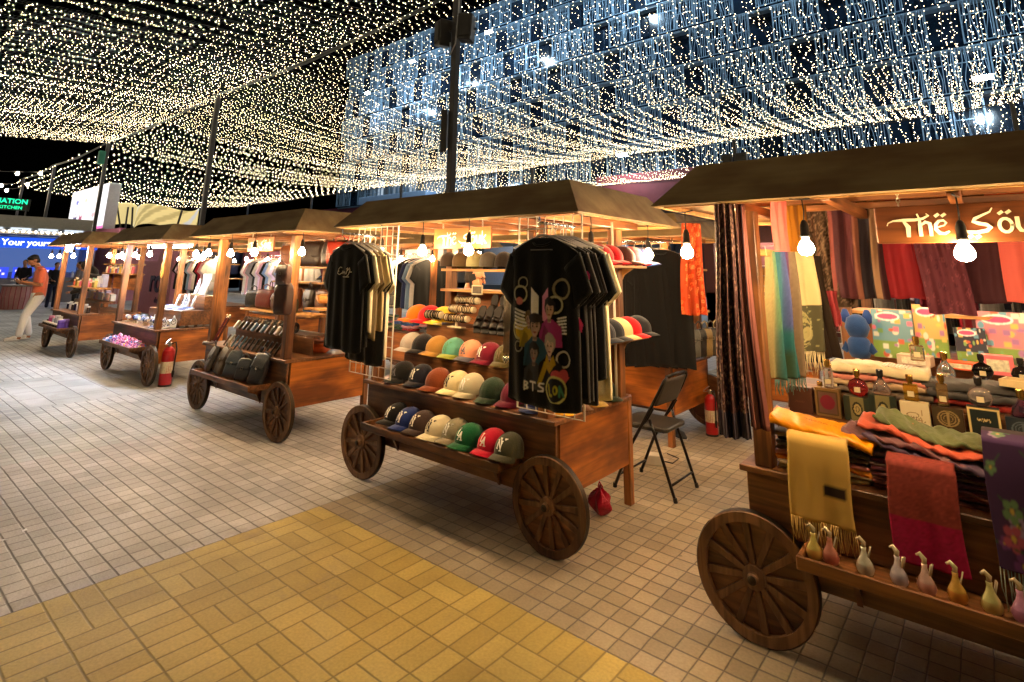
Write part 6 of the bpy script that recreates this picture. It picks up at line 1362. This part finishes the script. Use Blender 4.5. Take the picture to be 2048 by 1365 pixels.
# --- man in an orange polo, leaning back, reading his phone (faces -Y)
t = thing('person', 'man in an orange polo shirt and pale trousers looking down at his phone', 'person', (-15.85, 2.84, 0))
HC_ = Vector((.0, -.055, 1.63)); Q = rotm(0, R(34)); hip = Vector((0, .12, .95)); sh = Vector((0, .10, 1.43))
m = MB(); head(m, HC_, Q, 1.05); limb(m, [(0, .075, 1.45), (0, .0, 1.56)], [.062, .056])
loft(m, [((0, .12, .9), .13, .1), ((0, .125, 1.1), .125, .095), ((0, .115, 1.3), .15, .105), ((0, .1, 1.43), .15, .08), ((0, .09, 1.48), .07, .06)])
EL, ER = Vector((.235, .10, 1.13)), Vector((-.235, .09, 1.13)); WL_, WR_ = Vector((.09, -.17, 1.19)), Vector((-.08, -.2, 1.17))
for s, E_, W__ in ((1, EL, WL_), (-1, ER, WR_)): limb(m, [(s*.17, .1, 1.41), E_, W__], [.055, .043, .029])
hand(m, WL_, Vector((-.06, -.09, .03)), (-.2, .1, .6), .95, .55); hand(m, WR_, Vector((.05, -.08, .03)), (.2, .1, .6), .95, .75)
for s, fy in ((1, -.13), (-1, .06)): limb(m, [(s*.09, .12, .92), (s*.10, -.03+fy*.2, .5), (s*.10, fy+.04, .09)], [.088, .058, .04]); limb(m, [(s*.10, fy+.05, .045), (s*.10, fy-.14, .035)], [.036, .034])
skinned('body', m, SKIN, t, .0095, 4); eyes(t, HC_, Q)
m = MB(); loft(m, [((0, .125, .86), .158, .125), ((0, .13, .95), .155, .128), ((0, .13, 1.1), .15, .125), ((0, .12, 1.28), .172, .13), ((0, .1, 1.40), .185, .105), ((0, .09, 1.465), .11, .085), ((0, .075, 1.5), .07, .068)])
for s, E_ in ((1, EL), (-1, ER)): limb(m, [(s*.165, .1, 1.41), Vector((s*.17, .1, 1.41)).lerp(E_, .72)], [.072, .066])
skinned('polo_shirt', m, cloth((232, 120, 92), noise=.1), t, .012, 5)
m = MB(); m.tube([(.07*math.cos(a), .065+.062*math.sin(a), 1.505+.012*math.sin(a)) for a in [i*2*PI/18 for i in range(18)]], .012, 6, closed=True); obj('collar', m, cloth((214, 80, 50)), t, smooth=True)
m = MB(); loft(m, [((0, .12, 1.0), .145, .115), ((0, .12, .86), .165, .125), ((0, .11, .8), .16, .115)])
for s, fy in ((1, -.13), (-1, .06)): limb(m, [(s*.085, .12, .86), (s*.1, -.02+fy*.2, .5), (s*.10, fy+.04, .12)], [.108, .082, .066])
skinned('trousers', m, cloth((236, 238, 246), noise=.06), t, .013, 5)
for s, fy in ((1, -.13), (-1, .06)):
    m = MB(); ell(m, (s*.10, fy-.03, .05), (.045, .075, .045)); ell(m, (s*.10, fy-.1, .035), (.043, .1, .035)); m.box((s*.10, fy-.065, .01), (.085, .25, .02)); skinned('shoe', m, plain((228, 228, 230), .5), t, .009, 3)
m = MB(); ell(m, HC_+Q @ Vector((0, .022, .055)), (.086, .1, .084), 16, 10, Q); ell(m, HC_+Q @ Vector((0, -.03, .10)), (.06, .05, .03), 14, 8, Q); ell(m, HC_+Q @ Vector((0, .05, -.01)), (.074, .06, .07), 14, 8, Q); skinned('hair', m, plain((26, 20, 18), .7, noise=.3, nscale=60), t, .01, 2)
m = MB(); ell(m, HC_+Q @ Vector((0, -.042, -.07)), (.054, .052, .042), 14, 8, Q); skinned('beard', m, plain((36, 26, 22), .8), t, .009, 2)
m = MB(); m.box((.0, -.3, 1.235), (.075, .15, .009), rx=R(28)); tag(obj('smartphone', m, plain((30, 30, 36), .25), loc=(-15.85, 2.84, 0), bevel=.003), 'dark smartphone held by the man in the orange polo', 'phone')
# --- person in black standing close to the leftmost cart
t = thing('person', 'person dressed all in black bending beside the leftmost cart', 'person', (-15.15, 3.75, 0), R(-40))
HC_ = Vector((0, -.2, 1.52)); Q = rotm(0, R(35)); m = MB(); head(m, HC_, Q); limb(m, [(0, -.06, 1.36), (0, -.15, 1.46)], [.06, .055]); loft(m, [((0, .1, .9), .12, .1), ((0, .05, 1.15), .12, .1), ((0, -.03, 1.34), .15, .09)])
for s in (-1, 1):
    limb(m, [(s*.17, -.04, 1.32), (s*.22, -.12, 1.05), (s*.14, -.32, .98)], [.05, .042, .028]); hand(m, (s*.14, -.32, .98), (-s*.1, -.3, .05), (0, .2, -1), .92, .5)
    limb(m, [(s*.09, .1, .9), (s*.1, .02, .5), (s*.1, .1, .07)], [.085, .055, .04])
skinned('body', m, SKIN, t, .01, 4); eyes(t, HC_, Q)
BK = cloth((20, 20, 24)); m = MB(); loft(m, [((0, .13, .12), .2, .18), ((0, .11, .5), .18, .16), ((0, .1, .9), .16, .14), ((0, .05, 1.15), .16, .13), ((0, -.03, 1.34), .19, .12), ((0, -.07, 1.4), .08, .08)])
for s in (-1, 1): limb(m, [(s*.17, -.04, 1.32), (s*.22, -.12, 1.05), (s*.15, -.3, .98)], [.068, .062, .05])
skinned('long_coat', m, BK, t, .014, 5); m = MB(); ell(m, HC_+Q @ Vector((0, .025, .02)), (.095, .105, .12), 16, 10, Q); limb(m, [(0, -.02, 1.4), (0, -.08, 1.46)], [.09, .08]); skinned('head_scarf', m, BK, t, .012, 4)
for s in (-1, 1): m = MB(); ell(m, (s*.1, .04, .04), (.045, .13, .04)); skinned('shoe', m, plain((190, 180, 165), .6), t, .01, 2)
# --- stallholder on the phone, between the rows
TH = R(118)
t = thing('person', 'balding man with glasses holding a phone to his ear behind the cap cart', 'person', (-4.12, 4.28, 0), TH)
HC_ = Vector((0, -.05, 1.515)); Q = rotm(R(0), R(16)); m = MB(); head(m, HC_, Q, 1.04); limb(m, [(0, .02, 1.34), (0, -.01, 1.44)], [.064, .058]); loft(m, [((0, .05, .8), .15, .11), ((0, .05, 1.0), .15, .115), ((0, .04, 1.2), .17, .11), ((0, .03, 1.33), .16, .08)])
EB_, WB_ = Vector((-.27, -.1, 1.12)), Vector((-.145, -.13, 1.38)); limb(m, [(-.18, .03, 1.3), EB_, WB_], [.054, .044, .03]); hand(m, WB_, Vector((.02, .05, .11)), (.9, .1, .1), .98, .55)
limb(m, [(.18, .03, 1.3), (.24, -.02, 1.02), (.1, -.2, .92)], [.054, .044, .03]); hand(m, (.1, -.2, .92), (-.4, -.3, 0), (0, 0, -1), .95, .5)
for s in (-1, 1): limb(m, [(s*.09, .05, .8), (s*.1, 0, .42), (s*.1, .04, .06)], [.088, .06, .042])
skinned('body', m, plain((190, 126, 92), .5, name='skin', noise=.08), t, .0075, 4); eyes(t, HC_, Q)
m = MB(); loft(m, [((0, .05, .74), .17, .13), ((0, .05, 1.0), .17, .135), ((0, .04, 1.2), .19, .13), ((0, .03, 1.32), .18, .1), ((0, .02, 1.38), .08, .08)]); limb(m, [(-.18, .03, 1.3), EB_, EB_.lerp(WB_, .6)], [.07, .06, .05]); limb(m, [(.18, .03, 1.3), (.24, -.02, 1.02), (.14, -.15, .94)], [.07, .06, .05]); skinned('jacket', m, cloth((66, 60, 40)), t, .012, 5)
m = MB(); [limb(m, [(s*.09, .05, .8), (s*.1, 0, .42), (s*.1, .04, .1)], [.105, .08, .065]) for s in (-1, 1)]; skinned('trousers', m, cloth((44, 44, 52)), t, .014, 4)
for s in (-1, 1): m = MB(); ell(m, (s*.1, -.02, .04), (.045, .13, .04)); skinned('shoe', m, leather((40, 30, 26)), t, .01, 2)
m = MB(); ell(m, HC_+Q @ Vector((0, .045, .035)), (.085, .078, .078), 16, 10, Q); ell(m, HC_+Q @ Vector((0, .05, -.02)), (.08, .06, .07), 14, 8, Q); skinned('hair', m, plain((44, 36, 32), .8, noise=.3, nscale=60), t, .009, 2)
m = MB()
for k in (-1, 1):
    c0 = HC_+Q @ Vector((k*.032, -.1, .008)); m.tube([c0+Q @ Vector((.024*math.cos(a), 0, .017*math.sin(a))) for a in [i*2*PI/14 for i in range(14)]], .0028, 5, closed=True); m.tube([HC_+Q @ Vector((k*.056, -.1, .012)), HC_+Q @ Vector((k*.084, .01, .01))], .003, 5)
obj('glasses', m, plain((20, 18, 18), .3), t, smooth=True)
m = MB(); m.box((0, 0, 0), (.012, .075, .15)); o = obj('smartphone', m, plain((24, 22, 22), .3), bevel=.003); Mx = Matrix.Translation((-4.12, 4.28, 0)) @ Matrix.Rotation(TH, 4, 'Z') @ Matrix.Translation((-.108, -.055, 1.475)) @ Matrix.Rotation(R(-12), 4, 'X'); o.matrix_world = Mx; tag(o, 'black phone pressed to the ear of the balding man', 'phone')
# --- small crowd by the blue kiosk
def small_person(label, loc, rz, top, legs, hair=(24, 20, 20), h=1.7, sit=False):
    t = thing('person', label, 'person', loc, rz, 'people by the far kiosks'); s = h/1.7; HC_ = Vector((0, -.02, 1.58)); Q = rotm(0, R(8)); m = MB(); head(m, HC_, Q); limb(m, [(0, .02, 1.4), (0, 0, 1.5)], [.06, .055]); loft(m, [((0, .04, .85), .13, .1), ((0, .04, 1.1), .13, .1), ((0, .03, 1.38), .16, .085)])
    for k in (-1, 1):
        limb(m, [(k*.17, .03, 1.36), (k*.22, 0, 1.1), (k*.14, -.2, 1.0)], [.05, .04, .028]); hand(m, (k*.14, -.2, 1.0), (-k*.2, -.6, 0), (0, 0, -1), .95, .5); limb(m, [(k*.09, .03, .88), (k*.1, 0, .46), (k*.1, .03, .07)], [.085, .055, .04])
    skinned('body', m, SKIN, t, .014, 3); m = MB(); loft(m, [((0, .04, .84), .16, .13), ((0, .04, 1.1), .155, .125), ((0, .03, 1.34), .18, .11), ((0, .02, 1.42), .08, .08)])
    for k in (-1, 1): limb(m, [(k*.17, .03, 1.36), (k*.22, 0, 1.1), (k*.17, -.13, 1.03)], [.066, .058, .045])
    skinned('jacket', m, cloth(top), t, .016, 4); m = MB(); loft(m, [((0, .04, .95), .15, .12), ((0, .04, .8), .16, .12)]); [limb(m, [(k*.09, .03, .84), (k*.1, 0, .46), (k*.1, .03, .05)], [.1, .075, .06]) for k in (-1, 1)]; skinned('trousers', m, cloth(legs), t, .016, 4)
    m = MB(); ell(m, HC_+Q @ Vector((0, .025, .045)), (.086, .09, .085), 14, 9, Q); skinned('hair', m, plain(hair, .8), t, .014, 2); t.scale = (s, s, s)
small_person('person in a dark jacket standing at the counter of the blue kiosk', (-28.4, 4.75, 0), R(60), (24, 24, 34), (40, 40, 50))
small_person('person in a black top near the right end of the blue kiosk', (-26.5, 5.35, 0), R(100), (30, 30, 34), (30, 34, 60), h=1.62)
small_person('person in grey far beyond the leftmost cart', (-24.5, 5.6, 0), R(-30), (120, 110, 110), (40, 40, 44), h=1.66)
# ================================================================ KIOSKS, SIGNS AND FURNITURE AT THE FAR LEFT
def em_col(rgb, s): return emit(lin(rgb), s, 'lit_panel', sample=True)
t = thing('food_kiosk', 'blue lit food kiosk with white lettering on its fascia at far left', 'kiosk', (-30, 5.4, 0))
m = MB(); m.box((-1.6, 0, 1.35), (.1, 3.6, 2.7)); m.box((-.8, 1.85, 1.35), (1.7, .1, 2.7)); m.box((-.8, -1.85, 1.35), (1.7, .1, 2.7)); obj('wall', m, plain((170, 180, 200), .6), t)
m = MB(); m.box((-.1, 0, .5), (.5, 3.6, 1.0)); obj('counter', m, plain((120, 120, 130), .5), t, bevel=.02); m = MB(); m.box((-.7, 0, 2.78), (2.0, 3.9, .14)); obj('roof', m, plain((150, 150, 150), .7), t)
m = MB(); m.box((.2, 0, 2.38), (.12, 3.8, .42)); obj('fascia', m, em_col((20, 70, 190), .55), t)
m = text_mb('Your yours & Zing', .34); m.M = None; q = obj('lettering', m, em_col((240, 248, 255), 1.0), t, (.27, 0, 2.38), (R(90), 0, R(90)))
m = MB(); m.box((-1.5, 0, 1.7), (.04, 3.3, 1.0)); obj('back_panel', m, em_col((90, 120, 190), .22), t)
for i in range(3): m = MB(); m.box((.16, -1.2+.75*i, 1.2), (.05, .62, .42)); f_ = obj('menu_screen', m, em_col((40, 60, 190), .6), t); m = MB(); [m.box((.19, -1.4+.75*i+.12*k, 1.27-.12*(k % 2)), (.01, .08, .08)) for k in range(4)]; obj('menu_items', m, em_col((200, 180, 230), .7), f_)
for i in range(6): m = MB(); m.lathe([(.05, 0), (.06, .15), (.03, .2), (.02, .26)], 8, (-.1, -1.5+.55*i, 1.0)); obj('cup', m, plain((230, 230, 235), .4), t)
t = thing('festoon_string', 'row of tiny white lamps along the roof of the blue kiosk', 'light string', (-29.7, 3.4, 2.9)); m = MB(); m.tube([(0, i*.2, -.05*math.sin(i*PI/2)**2) for i in range(21)], .01, 4); obj('wire', m, WIREM, t)
for i in range(20): m = MB(); ell(m, (0, .1+i*.2, -.07), (.03, .03, .035), 8, 5); obj('bulb', m, FEST, t)
t = thing('kiosk', 'grey roofed white kiosk rising behind the blue one', 'kiosk', (-34, 5.5, 0)); m = MB(); m.box((0, 0, 1.6), (3, 3.8, 3.2)); obj('wall', m, plain((160, 160, 165), .7, noise=.2, nscale=2), t); m = MB(); m.box((.1, 0, 3.35), (3.4, 4.2, .5)); obj('roof', m, plain((150, 145, 130), .7), t); m = MB(); [m.box((1.53, -1.4+.95*i, 2.9), (.04, .7, .4)) for i in range(4)]; obj('window', m, em_col((190, 200, 210), .5), t)
t = thing('neon_sign', 'green neon sign of two rows of capital letters high at the far left', 'sign', (-33.9, 4.75, 4.22), R(90)); m = MB(); m.box((0, .12, 0), (1.4, .04, .55)); obj('board', m, BLK, t)
obj('lettering', text_mb('NATION', .30), em_col((20, 220, 150), .9), t, (0, 0, .12), (R(90), 0, 0)); obj('small_lettering', text_mb('KITCHEN', .2), em_col((20, 210, 140), .8), t, (0, 0, -.16), (R(90), 0, 0)); m = MB(); [m.box((x, .16, -.9), (.05, .05, 1.4)) for x in (-.6, .6)]; obj('support', m, POLE, t)
# white lit billboard and its pink stand
t = thing('dessert_kiosk', 'pink kiosk carrying a tall white lit menu board on its roof', 'kiosk', (-33.5, 9, 0)); m = MB(); m.box((-1.5, .6, 1.5), (11, 3, 3.0)); obj('wall', m, plain((196, 130, 150), .7, noise=.1), t); m = MB(); m.box((-1.5, -.95, 3.0), (11.2, .2, .35)); obj('fascia', m, plain((206, 120, 150), .6), t)
c = Canvas(90, 60, (236, 236, 244))
for x, y, a, col in [(.2, .72, .035, (110, 120, 190)), (.45, .72, .03, (200, 190, 170)), (.78, .76, .035, (120, 80, 150)), (.2, .32, .05, (70, 70, 110)), (.36, .32, .045, (150, 80, 110)), (.7, .35, .04, (210, 160, 170))]:
    c.ell(x, y, a, a*2.0, col); c.ell(x, y+.05, a*.5, a*.7, (230, 220, 230)); c.rect(x-.04, y-.16, x+.04, y-.145, (150, 150, 160))
c.rect(0, 0, 1, .05, (226, 110, 180)); m = MB(); m.box((-3.2, -.52, 4.45), (6.9, .5, 2.3)); bb = obj('menu_board', m, plain((220, 220, 226), .5), t); c.obj('menu_face', lambda u, v: (-6.6+6.8*u, -.78, 3.32+2.26*v), bb, rough=.5, em=.38, smooth=False)
t = thing('roof_banner', 'pale yellow fabric canopy held up on thin dark struts behind the left carts', 'canopy', (-34, 10.4, 0)); c = Canvas(50, 16, (226, 206, 140))
for i in range(10): x = random.random(); c.line([(x, 0), (x+.2, 1)], .05, random.choice([(240, 226, 170), (190, 170, 110), (200, 200, 200)]), .4)
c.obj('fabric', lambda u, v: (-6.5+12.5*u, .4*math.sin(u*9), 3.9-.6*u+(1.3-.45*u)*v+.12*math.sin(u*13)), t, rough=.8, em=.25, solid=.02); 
for a, b in ((-6, -5.5), (-2.5, -5.0), (-2.5, -3), (-1.2, -2.2), (4.6, 5.0)): m = MB(); m.tube([(a, -.3, 2.6), (b, -.2, 5.0-.08*(b+6))], .05, 5); obj('strut', m, POLE, t)
t = thing('sign_panel', 'dusty pink rounded sign panel with dark letters seen through the jewellery cart', 'sign', (-20.9, 7.0, 0)); m = MB(); m.prism([(-1.7, 0), (1.1, 0), (1.1, 1.7)]+[(.4+.7*math.cos(a), 1.7+.5*math.sin(a)) for a in [i*PI/10 for i in range(1, 10)]]+[(-.3, 1.7), (-1.7, 1.7)], .12); obj('board', m, plain((190, 120, 140), .7), t)
obj('lettering', text_mb('roL', 1.1, .02), plain((40, 24, 60), .5), t, (.1, -.08, 1.05), (R(90), 0, 0)); obj('small_lettering', text_mb('dessert', .26, .01), plain((90, 50, 90), .5), t, (.3, -.08, .45), (R(90), 0, 0))
def barrel(label, loc, s=1):
    t = thing('barrel_table', label, 'table', loc, 0, 'pink barrel tables'); m = MB(); m.lathe([(.40, 0), (.46, .4), (.44, .78), (0, .78)], 20); obj('drum', m, plain((190, 140, 140), .6), t); m = MB()
    for i in range(20): a = i*2*PI/20; m.tube([(.405*math.cos(a), .405*math.sin(a), .01), (.465*math.cos(a), .465*math.sin(a), .4), (.445*math.cos(a), .445*math.sin(a), .77)], .012, 4)
    obj('slat', m, plain((170, 70, 84), .6), t); m = MB(); m.lathe([(0, .78), (.5, .78), (.5, .82), (0, .82)], 24); obj('table_top', m, plain((120, 110, 100), .5), t)
barrel('pink slatted barrel table behind the man in the orange polo', (-26.3, 4.35, 0)); barrel('pink barrel table farther right behind the leftmost cart', (-27.5, 7.4, 0))
t = thing('picnic_table', 'brown wooden picnic table cut off by the left edge', 'table', (-15.9, 1.35, 0)); m = MB(); [m.box((-.36+.18*i, 0, .62), (.16, 1.8, .04)) for i in range(5)]; obj('table_top', m, WLY, t, bevel=.004)
for sy in (-1, 1):
    for sx in (-1, 1): m = MB(); m.tube([(sx*.25, sy*.6, .6), (sx*.5, sy*.6, .0)], .045, 4); obj('leg', m, WDZ, t)
for sx in (-1, 1): m = MB(); m.box((sx*.72, 0, .38), (.26, 1.8, .04)); obj('bench', m, WOODY, t, bevel=.004)
m = MB(); m.box((0, .6, .4), (1.6, .06, .08)); m.box((0, -.6, .4), (1.6, .06, .08)); obj('cross_beam', m, WOODX, t)
m = MB(); m.lathe([(.03, 0), (.045, .01), (.05, .09), (.045, .11), (0, .11)], 12); tag(obj('cup', m, metal((200, 200, 205), .2), loc=(-15.85, 1.9, .64), smooth=True), 'shiny metal cup standing on the picnic table', 'cup')
# dark stalls and hedge of market roofs behind everything, closing the view at ground level
random.seed(81)
for i, (x, y, w, col, nm) in enumerate([(-46, 16, 9, (70, 60, 84), 'violet'), (-33, 17, 8, (120, 60, 74), 'dusty red'), (-22, 17.5, 8, (150, 130, 110), 'beige'), (-12, 16.5, 7, (60, 80, 110), 'blue grey'), (-3.5, 17, 6, (110, 60, 60), 'brick red')]):
    t = thing('shop_kiosk', '%s shop kiosk with a lit opening in the row behind all the carts' % nm, 'kiosk', (x, y, 0), 0, 'shop kiosks behind the carts'); m = MB(); m.box((0, 1.5, .5), (w, 3, 1.0)); m.box((-w/2+.15, 1.5, 1.5), (.3, 3, 3)); m.box((w/2-.15, 1.5, 1.5), (.3, 3, 3)); m.box((0, 2.9, 1.5), (w, .2, 3)); obj('wall', m, plain(col, .7, noise=.15), t); m = MB(); m.box((0, 1.2, 3.05), (w+.4, 3.8, .2)); obj('roof', m, plain((90, 84, 80), .8), t)
    m = MB(); m.box((0, -.02, 2.7), (w, .1, .5)); obj('fascia', m, plain(tuple(min(255, v+30) for v in col), .6), t)
    m = MB(); m.box((0, 2.2, 2.7), (w*.8, .12, .06)); obj('ceiling_lamp', m, emit((1, .85, .65), 25, 'lamp'), t)
    for k in range(int(w*1.6)): m = MB(); m.box((-w/2+.6+k*.6, 2.3, 1.0+.32), (.42, .3, random.uniform(.4, .9))); obj('goods', m, plain(random.choice([(200, 190, 180), (180, 60, 70), (60, 100, 160), (220, 170, 90), (120, 160, 120), (210, 140, 170)]), .6), t)
    for k in range(3): l = 0

# stock on the near counters of the rear carts
random.seed(91)
ST = [('white', (214, 210, 204)), ('blue', (60, 90, 150)), ('pink', (206, 140, 150)), ('black', (30, 30, 32)), ('beige', (190, 168, 130)), ('green', (60, 96, 70)), ('red', (156, 40, 44)), ('grey', (110, 110, 112))]
for k, what in ((7, 'left of the cap cart'), (8, 'behind the bag cart'), (5, 'behind the cap cart')):
    for i in range(6):
        x = BCX[k][0]-.75+.3*i; ls = [random.choice(ST) for _ in range(random.choice((3, 4, 5)))]
        folded_stack('%s counter pile %s' % (ORD[i], what), (x, 5.5+.06*(i % 2), ZK+.002), .22, .26, [(n, c, .036) for n, c in ls], group='folded clothes on the counter '+what, what='folded shirt', jit=.006)
for i in range(9):
    folded_stack('the %s shelf pile of the rear bag-side cart' % ORD[i], (BCX[8][0]-.78+.19*i, 5.75, 1.315), .15, .22, [(n, c, .04) for n, c in [random.choice(ST) for _ in range(3)]], group='folded shirts on the high shelf behind the bag cart', what='folded shirt', jit=.004)

# denser stock on the three left carts
random.seed(95)
for i in range(12):
    c, nm = WCOL[(i*5+2) % 9]; t = thing('pouch', '%s pouch, %s in the packed row below the bag shelf' % (nm, NUM[i]), 'pouch', (-6.78+.105*i, 3.11, ZK+.17), R(-20), 'pouches packed on the bag cart step'); t.rotation_euler = (R(-35), 0, R(-20))
    m = MB(); m.box((0, 0, .05), (.1, .03, .1)); obj('case', m, leather(c), t, bevel=.008); m = MB(); m.box((0, -.016, .08), (.085, .003, .006)); obj('zip', m, metal((190, 180, 160)), t)
for i, (x, c, nm, w) in enumerate([(-7.0, (60, 36, 26), 'umber', .2), (-6.78, (30, 28, 30), 'jet black', .2), (-6.42, (110, 60, 32), 'chestnut', .24), (-6.08, (44, 34, 30), 'espresso', .2), (-5.8, (84, 48, 30), 'cocoa', .22), (-5.5, (36, 36, 40), 'graphite', .24)]):
    bag('%s handbag packed against the back board of the bag cart' % nm, (x, 3.62, 1.105), w, .24, .1, c, R(8*(i % 3-1)), 0, flap=.5 if i % 2 else 0, handle=True, buckle=bool(i % 2))
for i in range(14): jar('%s bottle from the left on the upper back shelf of the leftmost cart' % (NUM)[i], w_(0, -.8+.12*i, .78, ZK+.70), .03, [.13, .17, .11][i % 3], [(226, 210, 190), (190, 90, 110), (120, 130, 180), (210, 180, 90)][i % 4], (230, 225, 215), 'bottles on the upper back shelf of the leftmost cart')
for i in range(10):
    t = thing('gift_box', '%s small pastel box from the left on the counter of the leftmost cart' % NUM[i], 'box', w_(0, -.78+.17*i, .52, ZK+.204), R(5*(i % 3-1)), 'pastel boxes on the counter of the leftmost cart'); h = [.12, .18, .14][i % 3]
    m = MB(); m.box((0, 0, h/2), (.13, .08, h)); obj('carton', m, plain([(226, 190, 200), (200, 210, 230), (230, 224, 206), (170, 160, 200)][i % 4], .4), t, bevel=.003); m = MB(); m.box((0, -.041, h*.55), (.08, .002, h*.4)); obj('label', m, plain((240, 238, 230), .4, noise=.4, nscale=70), t)
random.seed(96)
for i in range(9):
    bracelet_roll('%s bangle roll in the second row of the jewellery counter' % NUM[i], w_(1, -.76+.18*i, .27+.04*(i % 2), ZK+.072), .15, .02, 6, [(40, 50, 90), (230, 230, 235), (120, 140, 180)], R(8*(i % 3-1)), 'second row of bangle rolls')
for i in range(7): bust_stand('short velvet bust, %s along the right end of the jewellery cart' % NUM[i], w_(1, .82, .12+.12*i, ZK+.003), .15+.02*(i % 2), R(70))
